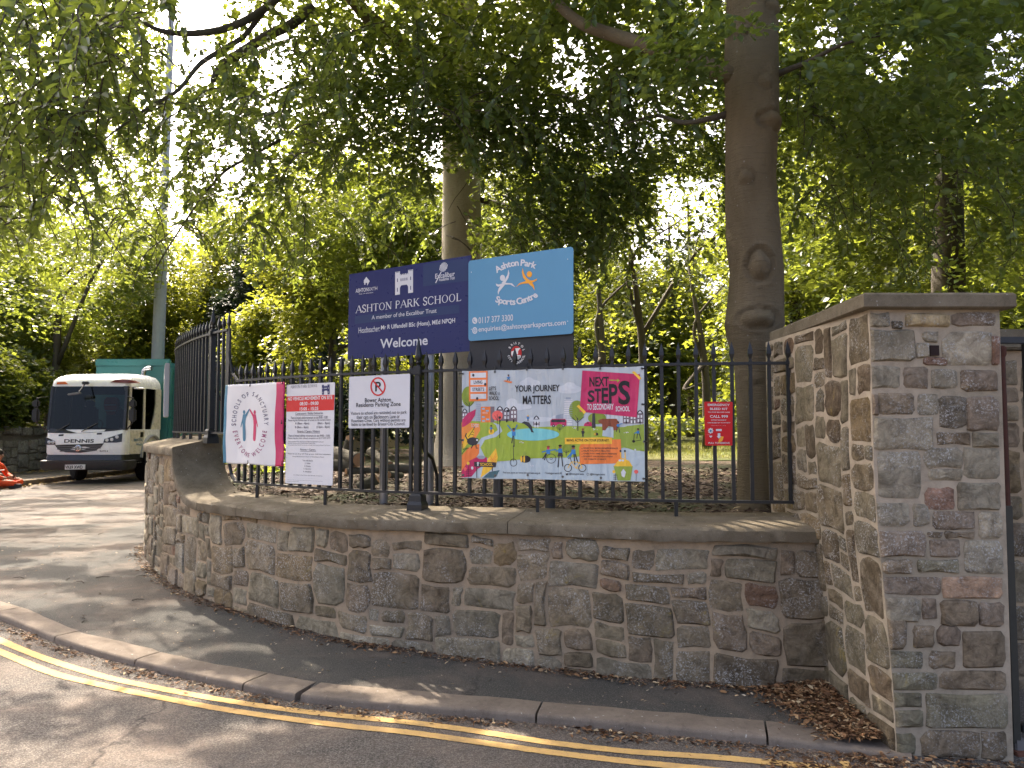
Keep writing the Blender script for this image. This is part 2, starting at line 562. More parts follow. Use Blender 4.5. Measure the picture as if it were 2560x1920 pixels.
# kerb line (front top edge) traced on the ground
KPX = [(0, 1538), (146, 1596), (345, 1652), (612, 1710), (745, 1735), (920, 1752), (1335, 1786), (1640, 1813), (1973, 1846), (2215, 1868)]
kp = [gpt(px, py) for px, py in KPX]
KERB = Path([(-12.5, 9.6), (-9.0, 8.75), (-6.6, 7.7), (-5.1, 6.8)] + [(p.x, p.y) for p in kp] + [(2.15, 3.70)])
# travel is towards +X, so the right hand normal points to the road; use negative offsets for the pavement side
S_K_END = KERB.s_at_px(2222)
KW = 0.255
def kerb_pt(s, off):
    return KERB.at(s, -off)

# pavement between kerb and wall
def pav_pt(u, v):
    s_k = lerp(0, S_K_END + 0.05, u)
    k = kerb_pt(s_k, KW - 0.09)
    # matching point on the wall, from the lane end to the pillar
    s_w = lerp(WALL_FAR, 0.12, u ** 1.25)
    w = WALL.at(s_w, 0.03)
    x = lerp(k[0], w[0], v); y = lerp(k[1], w[1], v)
    z = zr(x, y) + kerb_h(x, y) + 0.004
    if x > 1.2 and y < 4.2:
        z = max(z, zg(y) - 0.055 + kerb_h(x, y) + 0.004)
    z += 0.012 * smooth((v - 0.9) / 0.1)
    z += 0.005 * mnoise.noise(Vector((x * 1.7, y * 1.7, 0))) * smooth(v * 6) - 0.012 * (1 - smooth(v * 9))
    return (x, y, z)
WALL_FAR = WALL.s_at_px(392) + 4.2
pavement = sheet('pavement', pav_pt, list(np.linspace(0, 1, 130)), list(np.linspace(0, 1, 26)), M['pavement'])
tag(pavement, 'dark asphalt pavement curving round the foot of the stone wall', kind='structure')
# kerb stones: each one a piece of the pavement
def s_of(px): return KERB.s_at_px(px)
joints = [0.4, 1.3, 2.2, 3.1, 4.0, 4.8]
joints = [j for j in joints if j < s_of(2) - 0.3] + [s_of(2) - 0.05, s_of(146), s_of(345), s_of(612), s_of(752), s_of(1335), s_of(1900), S_K_END + 0.06]
for i in range(len(joints) - 1):
    a, b = joints[i] + 0.006, joints[i + 1] - 0.006
    if i == 9: b -= 0.03
    mb = MB()
    rings = []
    n = 9
    for k in range(n + 1):
        s = lerp(a, b, k / n)
        x0, y0 = kerb_pt(s, 0)
        zt = zr(x0, y0) + kerb_h(x0, y0) + 0.006
        ch = 0.014 + 0.004 * RNG.random()
        sec = [(0.018, -0.12), (0.022, -ch - 0.004), (0.027, -ch * 0.4), (0.038, -0.001), (0.10, 0.001), (KW - 0.02, 0.001), (KW, -0.004), (KW, -0.12)]
        ring = []
        shrink = 0.0
        for o_, dz in sec:
            px_, py_ = kerb_pt(s, o_)
            j = 0.003 * mnoise.noise(Vector((px_ * 9, py_ * 9, o_ * 30)))
            ring.append(Vector((px_, py_, zt + dz + j)))
        rings.append(ring)
    mb.loft(rings)
    o = mb.build('kerb_stone', M['kerb'], pavement)
    auto_smooth(o, 50)

# double yellow lines
def m_yellow():
    t = NT('worn_yellow_paint')
    v = t.coord()
    n1 = t.noise(v, 9, 6, 0.7); n2 = t.noise(v, 120, 4, 0.7)
    c = t.mix(t.maprange(n1, 0.4, 0.75), (0.60, 0.38, 0.13, 1), (0.46, 0.29, 0.11, 1))
    c = t.mix(t.maprange(n2, 0.58, 0.70, 0, 0.85), c, (0.12, 0.10, 0.085, 1))
    c = t.mix(t.maprange(t.noise(v, 2.3, 5, 0.7), 0.55, 0.72, 0, 0.45), c, (0.17, 0.13, 0.10, 1))
    nrm = t.bump(t.voro(v, 190), 0.4, 0.003)
    return t.done(t.principled(c, 0.8, 0.3, 0, nrm))
M['yellow'] = m_yellow()
def z8(p): return (p[0] * .4159, 1230 + p[1] * .4159)
def z7(p): return (850 + p[0] * .4159, 1230 + p[1] * .4159)
def z6(p): return (1640 + p[0] * .4159, 1230 + p[1] * .4159)
L1 = [(-60, 1565)] + [z8(p) for p in [(0, 893), (270, 1003), (600, 1106), (900, 1172), (1300, 1247), (1700, 1307), (2100, 1353)]] + [z7(p) for p in [(400, 1386), (800, 1438), (1250, 1508), (1700, 1560)]] + [z6(p) for p in [(0, 1575), (400, 1602), (800, 1640), (1100, 1672)]]
L2 = [(-60, 1600)] + [z8(p) for p in [(0, 962), (300, 1085), (600, 1161), (900, 1226), (1300, 1302), (1700, 1362), (2100, 1412)]] + [z7(p) for p in [(400, 1447), (800, 1502), (1250, 1566), (1700, 1620)]] + [z6(p) for p in [(0, 1640), (400, 1680), (800, 1722)]]
for li, L in enumerate((L1, L2)):
    pts = [gpt(px, py, 0.0, road=True) for px, py in L]
    # carry the lines on round the bend at the same distance from the kerb
    d2 = [(math.hypot(KERB.at(s_)[0] - pts[1].x, KERB.at(s_)[1] - pts[1].y), s_) for s_ in np.arange(0, KERB.len, 0.05)]
    dk, sk = min(d2)
    ext = [KERB.at(s_, dk) for s_ in np.arange(0.2, sk - 0.25, 0.8)]
    pth = Path(ext + [(p.x, p.y) for p in pts[1:]], 10)
    V = []; Fq = []
    ss = np.arange(0, pth.len, 0.012)
    for k, s in enumerate(ss):
        for sd in (-1, 1):
            w = 0.031 + 0.004 * mnoise.noise(Vector((s * 22, sd * 7 + li * 31, 0))) + 0.003 * mnoise.noise(Vector((s * 90, sd * 7 + li * 31, 3)))
            x, y = pth.at(s, sd * w)
            V.append((x, y, zr(x, y) + 0.004))
        if k: Fq.append((2 * k - 2, 2 * k - 1, 2 * k + 1, 2 * k))
    o = mesh_obj('painted_line', np_mesh('painted_line', V, Fq), road, M['yellow'])
V = [gpt(px, py, 0, True) for px, py in [(2098, 1906), (2120, 1904), (2150, 1945), (2122, 1948)]]
V = [(p.x, p.y, zr(p.x, p.y) + 0.005) for p in V]
mesh_obj('painted_line', np_mesh('painted_line', V, [(0, 1, 2, 3)]), road, M['yellow'])

# woodland floor behind the wall and the lawn beyond
def m_litter():
    t = NT('leaf_litter_floor')
    v = t.coord()
    vc = t.voro(v, 26, 'F1', 'Color')
    sep = t.n('ShaderNodeSeparateColor'); t.l(vc, sep.inputs[0])
    c = t.ramp(sep.outputs[0], [(0, (0.025, 0.018, 0.012)), (0.5, (0.07, 0.045, 0.028)), (0.8, (0.12, 0.085, 0.055)), (1, (0.20, 0.15, 0.105))])
    c = t.mix(t.maprange(t.noise(v, 1.2, 5), 0.46, 0.62, 0, 0.8), c, (0.04, 0.055, 0.018))
    nrm = t.bump(t.voro(v, 26), 0.9, 0.03)
    return t.done(t.principled(c, 0.9, 0.2, 0, nrm))
def m_lawn():
    t = NT('summer_lawn')
    v = t.coord()
    n1 = t.noise(v, 0.7, 6, 0.6); n2 = t.noise(v, 40, 4, 0.8)
    c = t.mix(t.maprange(n1, 0.4, 0.65), (0.11, 0.13, 0.03, 1), (0.22, 0.19, 0.07, 1))
    c = t.mix(t.maprange(n2, 0.4, 0.7), c, (0.06, 0.08, 0.018, 1))
    return t.done(t.principled(c, 0.9, 0.2, 0, t.bump(n2, 0.8, 0.05)))
M['litter_floor'] = m_litter(); M['lawn'] = m_lawn()
def fl_z(x, y):
    return 0.985 + 0.05 * smooth((y - 6) / 3) + 0.05 * smooth((y - 9) / 6) + 0.02 * mnoise.noise(Vector((x * 0.8, y * 0.8, 2)))
def floor_pt(u, v):
    s = lerp(0, WALL.len, u)
    wx, wy = WALL.at(s, 0.34)
    tx, ty = lerp(26, 4, u), lerp(6.5, 46, u ** 0.7)
    if u < 0.06: wx = lerp(2.4, wx, u / 0.06); 
    e = v ** 1.6
    x, y = lerp(wx, tx, e), lerp(wy, ty, e)
    return (x, y, fl_z(x, y))
wood_floor = sheet('woodland_floor', floor_pt, list(np.linspace(0, 1, 120)), list(np.linspace(0, 1, 60)), M['litter_floor'])
tag(wood_floor, 'brown leaf litter under the beeches behind the railing', kind='structure')
def lawn_pt(x, y):
    return (x, y, fl_z(x, y) + 0.012 + 0.02 * smooth((y - 14) / 8) - 1.3 * smooth((-3.2 - x + (y - 20) * -0.35) / 2.0))
lawn = sheet('lawn', lawn_pt, [-60, -40, -25] + list(np.arange(-12, 30.1, 1.0)) + [45, 70, 110], list(np.arange(12.6, 40, 0.9)) + [50, 70, 110], M['lawn'])
tag(lawn, 'sunlit yellow green lawn beyond the trees', kind='structure')

# ------------------------------------------------------------------ rubble masonry
PAL = [((0.22, 0.19, 0.158), 7), ((0.21, 0.172, 0.148), 6), ((0.22, 0.145, 0.118), 1), ((0.26, 0.24, 0.21), 5), ((0.24, 0.19, 0.135), 2), ((0.215, 0.20, 0.182), 3), ((0.165, 0.14, 0.118), 3)]
PALW = [p for p, w in PAL for _ in range(w)]
def stone_color(rng):
    c = rng.choice(PALW); f = rng.uniform(0.82, 1.18)
    return (c[0] * f * 1.2, c[1] * f * 1.14, c[2] * f * 0.90, 1)
def stone_mesh(poly, frame, rng, proud=0.012, back=-0.025):
    """poly: outline in (s, z); frame(s, z, d) gives the place, d outwards"""
    cs = sum(p[0] for p in poly) / len(poly); cz = sum(p[1] for p in poly) / len(poly)
    n = len(poly)
    sz = min(max(p[0] for p in poly) - min(p[0] for p in poly), max(p[1] for p in poly) - min(p[1] for p in poly))
    ins = min(0.014, sz * 0.16)
    def ring(inset, d, jit):
        out = []
        for p in poly:
            vx, vz = cs - p[0], cz - p[1]
            L = math.hypot(vx, vz) or 1
            k = min(0.8, inset / L)
            out.append(frame(p[0] + vx * k, p[1] + vz * k, d + rng.uniform(-jit, jit)))
        return out
    tilt = rng.uniform(-0.006, 0.006)
    r0 = ring(0.0, back, 0)
    r1 = ring(0.002, proud * 0.25, 0.002)
    r2 = ring(ins, proud, 0.003)
    r3 = ring(ins + sz * 0.2, proud * 1.15, 0.0045)
    vs = r0 + r1 + r2 + r3 + [frame(cs, cz, proud * 1.12 + rng.uniform(-0.003, 0.004))]
    fs = []
    for r in range(3):
        for k in range(n):
            k2 = (k + 1) % n
            fs.append((r * n + k, r * n + k2, (r + 1) * n + k2, (r + 1) * n + k))
    for k in range(n):
        fs.append((3 * n + k, 3 * n + (k + 1) % n, 4 * n))
    me = bpy.data.meshes.new('stone')
    me.from_pydata([tuple(v) for v in vs], [], fs)
    bm = bmesh.new(); bm.from_mesh(me); bmesh.ops.recalc_face_normals(bm, faces=bm.faces); bm.to_mesh(me); bm.free()
    me.polygons.foreach_set('use_smooth', [True] * len(me.polygons)); me.set_sharp_from_angle(angle=math.radians(38))
    return me
def rough_poly(s0, s1, z0, z1, rng, j=0.010):
    w, h = s1 - s0, z1 - z0
    c = min(w, h) * rng.uniform(0.08, 0.34)
    pts = []
    def jj(): return rng.uniform(-j, j)
    corners = [(s0, z0), (s1, z0), (s1, z1), (s0, z1)]
    for i in range(4):
        a = corners[i]; b = corners[(i + 1) % 4]
        dx, dz = b[0] - a[0], b[1] - a[1]
        L = math.hypot(dx, dz)
        ci = min(c * rng.uniform(0.3, 1.3), L * 0.3)
        pts.append((a[0] + dx * ci / L + jj() * 0.5, a[1] + dz * ci / L + jj() * 0.5))
        if L > 0.1:
            pts.append(((a[0] + b[0]) / 2 + jj(), (a[1] + b[1]) / 2 + jj()))
        pts.append((b[0] - dx * ci / L * rng.uniform(0.3, 1) + jj() * 0.5, b[1] - dz * ci / L * rng.uniform(0.3, 1) + jj() * 0.5))
    return pts
def pack(W, H, cell, rng, wr=(3, 8), hr=(2, 5)):
    """irregular rubble packing on a fine grid; returns rectangles"""
    nx, nz = int(W / cell), int(H / cell)
    occ = np.zeros((nz, nx), bool); out = []
    for z in range(nz):
        for x in range(nx):
            if occ[z, x]: continue
            w = rng.randint(*wr); h = rng.randint(*hr)
            if rng.random() < 0.18: w += 3; h += 1
            if w < h and rng.random() < 0.9: w, h = h, w
            ww = 0
            while ww < w and x + ww < nx and not occ[z, x + ww]: ww += 1
            # swallow slivers
            if x + ww < nx and not occ[z, x + ww]:
                rest = 0
                while x + ww + rest < nx and not occ[z, x + ww + rest] and rest < 3: rest += 1
                if rest < 2: ww += rest
            h = min(h, nz - z)
            if nz - z - h < 2: h = nz - z
            while h > 1 and occ[z:z + h, x:x + ww].any(): h -= 1
            occ[z:z + h, x:x + ww] = True
            out.append((x * cell, (x + ww) * cell, z * cell, (z + h) * cell))
    return out

rw = random.Random(4)
wall = thing('boundary_wall', 'low curved rubble stone boundary wall with concrete coping under the iron railing', 'wall', (0, 5.2, 0.06))
wall_off = Matrix.Translation(-Vector((0, 5.2, 0.06)))
def wallc(o):                                  # keep world placed meshes in place under the wall's own origin
    o.matrix_parent_inverse = wall_off
    return o
def wf(s, z, d):
    x, y = WALL.at(s, -d)
    return Vector((x, y, z))
S_WALL_END = S_HI_END + 14.0
mb = MB(); rings = []
for s in list(np.arange(0.0, S_HI_END, 0.05)) + list(np.arange(S_HI_END, min(S_WALL_END, WALL.len), 0.5)):
    zt = coping_z(s) - 0.07
    rings.append([wf(s, -0.15, 0.0), wf(s, zt, 0.0), wf(s, zt, -0.36), wf(s, -0.15, -0.36)])
mb.loft(rings)
wallc(mb.build('mortar_core', M['mortar'], wall))
S_ST_END = WALL.s_at_px(392) + 2.4
def warp(s, z):
    a = mnoise.noise(Vector((s * 1.9, z * 2.5, 1.3))); b = mnoise.noise(Vector((s * 1.6, z * 2.2, 7.7)))
    a2 = mnoise.noise(Vector((s * 5.1, z * 6.0, 3.3))); b2 = mnoise.noise(Vector((s * 4.6, z * 6.0, 9.1)))
    return s + 0.06 * a + 0.014 * a2, z + 0.06 * b + 0.014 * b2 - 0.010
rects = pack(S_ST_END - 0.1, 1.4, 0.047, rw, (3, 9), (2, 5))
n_st = 0
for (a, b, c, d) in rects:
    sm = (a + b) / 2 + 0.1
    gz = zg(WALL.at(sm)[1])
    top = coping_z(sm) - 0.095
    if S_RAMP0 - 0.15 < sm < S_RAMP1 + 0.05:
        top = min(coping_z(sm - 0.12), coping_z(sm)) - 0.10
    z0, z1 = c - 0.02, d - 0.02
    if z1 < gz - 0.03 or z0 > top - 0.05: continue
    z1 = min(z1, top + 0.01)
    if z1 - z0 < 0.05: continue
    g = rw.uniform(0.004, 0.011)
    poly = [warp(*p) for p in rough_poly(a + 0.1 + g, b + 0.1 - g, z0 + g, z1 - g, rw, 0.012)]
    poly = [(p[0], min(p[1], coping_z(p[0]) - 0.088)) for p in poly]
    me = stone_mesh(poly, wf, rw, rw.uniform(0.004, 0.022))
    o = mesh_obj('stone', me, wall, M['stone'])
    wallc(o)
    o.color = stone_color(rw)
    n_st += 1
# coping stones
def coping_piece(a, b, step=0.04, mat='coping'):
    mb = MB(); rings = []
    n = max(2, int((b - a) / step))
    for k in range(n + 1):
        s = lerp(a, b, k / n)
        zt = coping_z(s); zt2 = coping_z(s) + 0.055 + 0.04 * smooth((s - S_RAMP0) / 0.6)
        zb = zt - 0.085
        sec = [(-0.043, zb), (-0.05, zb + 0.008), (-0.052, zt - 0.016), (-0.040, zt - 0.003), (0.0, zt + 0.006), (0.2, lerp(zt, zt2, 0.5)), (0.385, zt2 - 0.006), (0.40, zt2 - 0.02), (0.40, zb)]
        ring = []
        for i, (o_, z) in enumerate(sec):
            jn = mnoise.noise(Vector((s * 7, i * 3.1, 0.5)))
            j2 = mnoise.noise(Vector((s * 26, i * 3.1, 4.5)))
            ring.append(wf(s, z + 0.004 * jn + 0.002 * j2, -(o_ + 0.006 * jn + 0.006 * j2)))
        rings.append(ring)
    mb.loft(rings)
    o = mb.build('coping_stone', M[mat], wall)
    auto_smooth(o, 45); wallc(o)
cuts = [0.10, WALL.s_at_px(1278), WALL.s_at_px(737), WALL.s_at_px(611), S_RAMP0 - 0.03]
for i in range(len(cuts) - 1):
    coping_piece(cuts[i] + 0.003, cuts[i + 1] - 0.003)
coping_piece(S_RAMP0 - 0.027, S_RAMP1 + 0.30, 0.01)
cuts = [S_RAMP1 + 0.30, S_RAMP1 + 1.2, S_RAMP1 + 2.2, S_RAMP1 + 3.4, S_RAMP1 + 5, S_RAMP1 + 8, S_RAMP1 + 12]
for i in range(len(cuts) - 1):
    coping_piece(cuts[i] + 0.003, min(cuts[i + 1], WALL.len) - 0.003, 0.06 if i < 3 else 0.3)

# ------------------------------------------------------------------ gate pillar
PYF = 3.90
def pf(px, py): p = PY(px, py, PYF); return (p.x, p.z)
def zz7(zx, zy): return pf(2080 + zx / 2.86, 720 + zy / 2.86)
def zz8(zx, zy): return pf(2080 + zx / 2.675, 1300 + zy / 2.675)
PXL, PXR = 1.83, 2.475
pillar = thing('gate_pillar', 'tall rubble stone gate pillar with overhanging concrete cap', 'pillar', (2.15, 3.95, -0.05))
pil_off = Matrix.Translation(-Vector((2.15, 3.95, -0.05)))
def pc(o): o.matrix_parent_inverse = pil_off; return o
def pil_left(z): return 1.825 + 0.075 * (1 - smooth((z - 0.0) / 1.5))
def pil_right(z): return 2.478 + 0.005 * z
mb = MB(); rings = []
for z in np.linspace(-0.25, 2.205, 26):
    l = pil_left(z); r = pil_right(z)
    rings.append([Vector((l, PYF, z)), Vector((r, PYF, z)), Vector((r, 5.42, z)), Vector((l - 0.03, 5.42, z))])
mb.loft(rings)
pc(mb.build('mortar_core', M['pillar_mortar'], pillar))
C_GREY = (0.26, 0.24, 0.215); C_BLUE = (0.29, 0.272, 0.25); C_PURP = (0.22, 0.182, 0.165); C_CREAM = (0.42, 0.35, 0.25); C_BRN = (0.205, 0.17, 0.142); C_RED = (0.24, 0.155, 0.135); C_PINK = (0.38, 0.27, 0.22); C_GRN = (0.185, 0.175, 0.145); C_LIGHT = (0.33, 0.305, 0.275); C_DARK = (0.125, 0.11, 0.10)
FRONT7 = [((250, 180, 410, 275), C_LIGHT), ((430, 240, 500, 290), C_DARK), ((520, 190, 835, 275), C_CREAM), ((860, 180, 1165, 270), C_PURP),
          ((230, 300, 585, 520), C_GREY), ((650, 310, 750, 385), C_BLUE), ((600, 392, 688, 500), C_LIGHT), ((655, 495, 820, 552), C_RED), ((795, 315, 1135, 552), C_LIGHT), ((1142, 340, 1178, 550), C_RED),
          ((235, 562, 480, 718), C_BLUE), ((512, 567, 685, 713), C_PURP), ((712, 585, 888, 713), C_BLUE), ((925, 592, 1180, 738), C_PURP),
          ((252, 760, 318, 908), C_PURP), ((332, 757, 585, 903), C_BRN), ((612, 757, 758, 903), C_GREY), ((772, 778, 955, 1000), C_DARK), ((962, 775, 1186, 1022), C_PURP),
          ((305, 927, 715, 1156), C_GREY), ((752, 1032, 985, 1118), C_BRN), ((1002, 1037, 1188, 1132), C_GREY),
          ((335, 1168, 630, 1498), C_BLUE), ((660, 1142, 930, 1284), C_BLUE), ((690, 1294, 930, 1370), C_GREY), ((942, 1142, 1193, 1362), C_BLUE),
          ((668, 1427, 872, 1578), C_RED), ((897, 1388, 1198, 1588), C_BLUE),
          ((290, 1542, 548, 1700), C_BLUE), ((582, 1547, 683, 1700), C_BLUE), ((722, 1602, 1012, 1722), C_PURP), ((1052, 1602, 1206, 1790), C_LIGHT)]
FRONT8 = [((300, 72, 620, 243), C_PURP), ((642, 80, 733, 118), C_BRN), ((752, 77, 948, 120), C_BRN), ((657, 137, 853, 243), C_PURP), ((892, 137, 1138, 353), C_BLUE),
          ((340, 262, 533, 360), C_BRN), ((572, 267, 846, 350), C_GRN), ((348, 387, 723, 493), C_PURP), ((742, 387, 1138, 523), C_PINK),
          ((347, 517, 583, 683), C_GREY), ((607, 527, 693, 660), C_PURP), ((727, 537, 968, 708), C_BRN), ((990, 552, 1145, 713), C_PURP),
          ((347, 657, 490, 858), C_BRN), ((545, 702, 680, 853), C_BRN), ((707, 702, 853, 843), C_PURP), ((877, 747, 1150, 983), C_BRN),
          ((352, 882, 603, 988), C_GRN), ((652, 877, 823, 993), C_BRN), ((372, 1022, 698, 1133), C_GRN), ((722, 1012, 1162, 1128), C_BRN),
          ((372, 1152, 598, 1248), C_GRN), ((632, 1162, 1163, 1388), C_GRN), ((377, 1272, 603, 1383), C_GRN),
          ((382, 1427, 553, 1568), C_GRN), ((597, 1412, 978, 1588), C_BRN), ((1002, 1412, 1163, 1603), C_BRN)]
rp = random.Random(8)
def front_frame(x, z, d): return Vector((x, PYF - d, z))
def add_front(lst, conv):
    for (x0, y0, x1, y1), colr in lst:
        a = conv(x0, y1); b = conv(x1, y0)
        poly = rough_poly(a[0] - 0.003, b[0] + 0.003, a[1] - 0.003, b[1] + 0.003, rp, 0.007)
        poly = [(min(max(p[0], pil_left(p[1]) + 0.001), pil_right(p[1]) - 0.001), p[1]) for p in poly]
        o = mesh_obj('stone', stone_mesh(poly, front_frame, rp, rp.uniform(0.006, 0.02)), pillar, M['stone'])
        pc(o)
        f = rp.uniform(0.9, 1.12)
        o.color = (colr[0] * f * 1.25, colr[1] * f * 1.19, colr[2] * f * 0.95, 1)
add_front(FRONT7, zz7); add_front(FRONT8, zz8)
# small dark block painted as the shade inside a hole
mb = MB(); a = zz7(695, 485); b = zz7(755, 412)
mb.box(((a[0] + b[0]) / 2, PYF - 0.004, (a[1] + b[1]) / 2), (b[0] - a[0], 0.02, b[1] - a[1]))
pc(mb.build('hole_shade_block', m_plain('hole_shade', (0.03, 0.02, 0.018, 1), 0.9, 0.1), pillar))
# left flank
def side_frame(t, z, d):
    l = pil_left(z)
    return Vector((l - 0.03 * t / 1.5 - d, PYF + t, z))
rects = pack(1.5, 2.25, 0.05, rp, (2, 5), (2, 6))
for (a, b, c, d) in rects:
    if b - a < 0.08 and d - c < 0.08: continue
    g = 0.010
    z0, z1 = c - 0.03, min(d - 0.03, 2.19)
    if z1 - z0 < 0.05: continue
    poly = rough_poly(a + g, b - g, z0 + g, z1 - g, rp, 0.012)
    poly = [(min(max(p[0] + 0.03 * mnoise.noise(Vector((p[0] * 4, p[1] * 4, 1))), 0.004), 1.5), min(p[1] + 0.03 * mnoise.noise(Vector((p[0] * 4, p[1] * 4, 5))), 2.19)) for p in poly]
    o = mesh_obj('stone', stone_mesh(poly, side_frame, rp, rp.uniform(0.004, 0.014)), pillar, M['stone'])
    pc(o); cc = stone_color(rp); o.color = (cc[0] * .72, cc[1] * .70, cc[2] * .66, 1)  # flank stones darker: shade on this side put into their colour
# cap
mb = MB(); rings = []
capo = [(1.775, 3.85), (2.545, 3.85), (2.545, 5.45), (1.835, 5.45)]
def cap_ring(ins, z):
    cx = sum(p[0] for p in capo) / 4; cy = sum(p[1] for p in capo) / 4
    out = []
    for i in range(4):
        a = Vector(capo[i]); b = Vector(capo[(i + 1) % 4])
        for k in range(6):
            p = a.lerp(b, k / 6)
            dx = 1 if p.x < cx else -1; dy = 1 if p.y < cy else -1
            q = Vector((p.x + dx * ins, p.y + dy * ins, z + 0.003 * mnoise.noise(Vector((p.x * 8, p.y * 8, z)))))
            out.append(q)
    return out
for ins, z in [(0.012, 2.203), (0.0, 2.212), (0.0, 2.272), (0.010, 2.283), (0.25, 2.296)]:
    rings.append(cap_ring(ins, z))
mb.loft(rings)
o = mb.build('cap', M['coping'], pillar); pc(o)
auto_smooth(o, 40)

# gate hung behind the pillar, and the stone wall in the opening
gate = thing('iron_gate', 'rusty topped iron gate post and frame beside the stone pillar', 'gate', (2.57, 4.02, -0.06))
goff = Matrix.Translation(-Vector((2.57, 4.02, -0.06)))
def gc(o): o.matrix_parent_inverse = goff; return o
M['rust'] = m_plain('rust_red_paint', (0.075, 0.028, 0.018, 1), 0.7, 0.2, dirt=0.7, dscale=10, bump=0.2)
M['gate_grey'] = m_plain('weathered_gate_iron', (0.05, 0.047, 0.036, 1), 0.6, 0.3, dirt=0.6, dscale=12, bump=0.2)
mb = MB(); mb.tube([(2.562, 4.02, 1.2), (2.562, 4.02, 1.98)], 0.022, 10); mb.lathe([(0.022, 1.97), (0.028, 1.985), (0.029, 2.02), (0.02, 2.03)], (2.562, 4.02, 0), 10)
gc(auto_smooth(mb.build('hinge_tube', M['rust'], gate)))
mb = MB(); mb.box((2.562, 4.02, 0.6), (0.042, 0.05, 1.2), bev=0.004)
gc(mb.build('heel_stile', M['gate_grey'], gate))
mb = MB(); mb.box((2.517, 4.04, 0.98), (0.03, 0.03, 2.08), bev=0.003)
gc(mb.build('back_stile', M['iron'], gate))
mb = MB(); mb.box((2.66, 4.03, 2.06), (0.32, 0.05, 0.035), bev=0.003); mb.box((2.52, 4.03, 2.03), (0.05, 0.06, 0.09), bev=0.004)
gc(mb.build('top_rail', M['iron'], gate))
mb = MB(); mb.box((2.578, 4.02, -0.005), (0.055, 0.06, 0.06), bev=0.006)
gc(mb.build('bottom_collar', m_plain('galvanised_collar', (0.16, 0.15, 0.14, 1), 0.6, 0.4), gate))
mb = MB(); mb.box((2.585, 4.02, -0.065), (0.10, 0.12, 0.07), bev=0.005)
gc(mb.build('hinge_block', m_plain('red_brick_block', (0.16, 0.075, 0.05, 1), 0.9, 0.1, bump=0.4), gate))
for bx in (2.70, 2.82, 2.94):
    mb = MB(); mb.box((bx, 4.03, 1.0), (0.024, 0.024, 2.08))
    gc(mb.build('bar', M['iron'], gate))
mb = MB(); mb.box((2.80, 4.03, 0.07), (0.40, 0.04, 0.04))
gc(mb.build('bottom_rail', M['iron'], gate))
side_wall = thing('side_wall', 'dark rubble stone wall seen through the gate beside the pillar', 'wall', (3.0, 4.95, 0))
swo = Matrix.Translation(-Vector((3.0, 4.95, 0)))
mb = MB(); mb.box((4.3, 5.15, 0.95), (3.7, 0.36, 2.3))
o = mb.build('mortar_core', M['mortar'], side_wall); o.matrix_parent_inverse = swo
mb = MB(); mb.box((4.3, 5.15, 2.17), (3.75, 0.48, 0.13), bev=0.012)
o = mb.build('coping_stone', M['coping'], side_wall); o.matrix_parent_inverse = swo
def sw_frame(x, z, d): return Vector((x, 4.97 - d, z))
for (a, b, c, d) in pack(3.66, 2.2, 0.058, rp, (3, 7), (2, 4)):
    if d - 0.1 > 2.09: d = 2.18
    poly = rough_poly(2.47 + a + 0.009, 2.47 + b - 0.009, c - 0.1 + 0.009, d - 0.1 - 0.009, rp, 0.01)
    o = mesh_obj('stone', stone_mesh(poly, sw_frame, rp, rp.uniform(0.005, 0.015)), side_wall, M['stone'])
    o.matrix_parent_inverse = swo; o.color = stone_color(rp)
# ------------------------------------------------------------------ iron railings
FO = 0.27                                    # railing line behind the wall face
def spear_mesh(name, zb, zt, r=0.0115, head=0.145):
    mb = MB()
    mb.box((0, 0, (zb + zt) / 2 + 0.004), (2 * r, 2 * r, zt - zb + 0.024))
    mb.lathe([(r * 1.1, zt + 0.010), (r * 0.95, zt + 0.03), (r * 1.9, zt + 0.062), (r * 1.75, zt + 0.085), (0.0015, zt + head)], (0, 0, 0), 4, twist=0.5)
    me = mb.mesh(name)
    me.materials.append(M['iron'])
    return me
def rail_obj(parent, path, off, sa, sb, z, h=0.018, w=0.042, step=0.12, zf=None):
    mb = MB(); rings = []
    n = max(2, int(abs(sb - sa) / step))
    for k in range(n + 1):
        s = lerp(sa, sb, k / n)
        zz = z if zf is None else zf(s)
        r = []
        for o_, dz in ((-w / 2, -h / 2), (-w / 2, h / 2), (w / 2, h / 2), (w / 2, -h / 2)):
            x, y = path.at(s, off + o_)
            r.append(Vector((x, y, zz + dz)))
        rings.append(r)
    mb.loft(rings)
    return mb.build('rail', M['iron'], parent)
def put(me, name, parent, path, s, off, base):
    x, y = path.at(s, off)
    t = path.tan(s)
    o = bpy.data.objects.new(name, me); link(o)
    o.parent = parent
    o.location = (x - base[0], y - base[1], 0 - base[2])
    o.rotation_euler = (0, 0, math.atan2(t.y, t.x))
    return o
fb = (0.0, 5.45, 1.03)
low = thing('iron_railing', 'black spear topped iron railing with flat rails along the low wall', 'railing', fb)
lo = Matrix.Translation(-Vector(fb))
ZB, ZT = 1.125, 2.02
sR = WALL.s_at_px(2030, FO); sL = WALL.s_at_px(594, FO); sP = WALL.s_at_px(1047, FO)
for z in (ZB, ZT):
    o = rail_obj(low, WALL, FO, sR, sL, z); o.matrix_parent_inverse = lo
me = spear_mesh('railing_bar', ZB, ZT)
s = WALL.s_at_px(1972, FO)
while s < sL - 0.03:
    if abs(s - sP) > 0.055:
        put(me, 'railing_bar', low, WALL, s, FO, fb)
    s += 0.1185
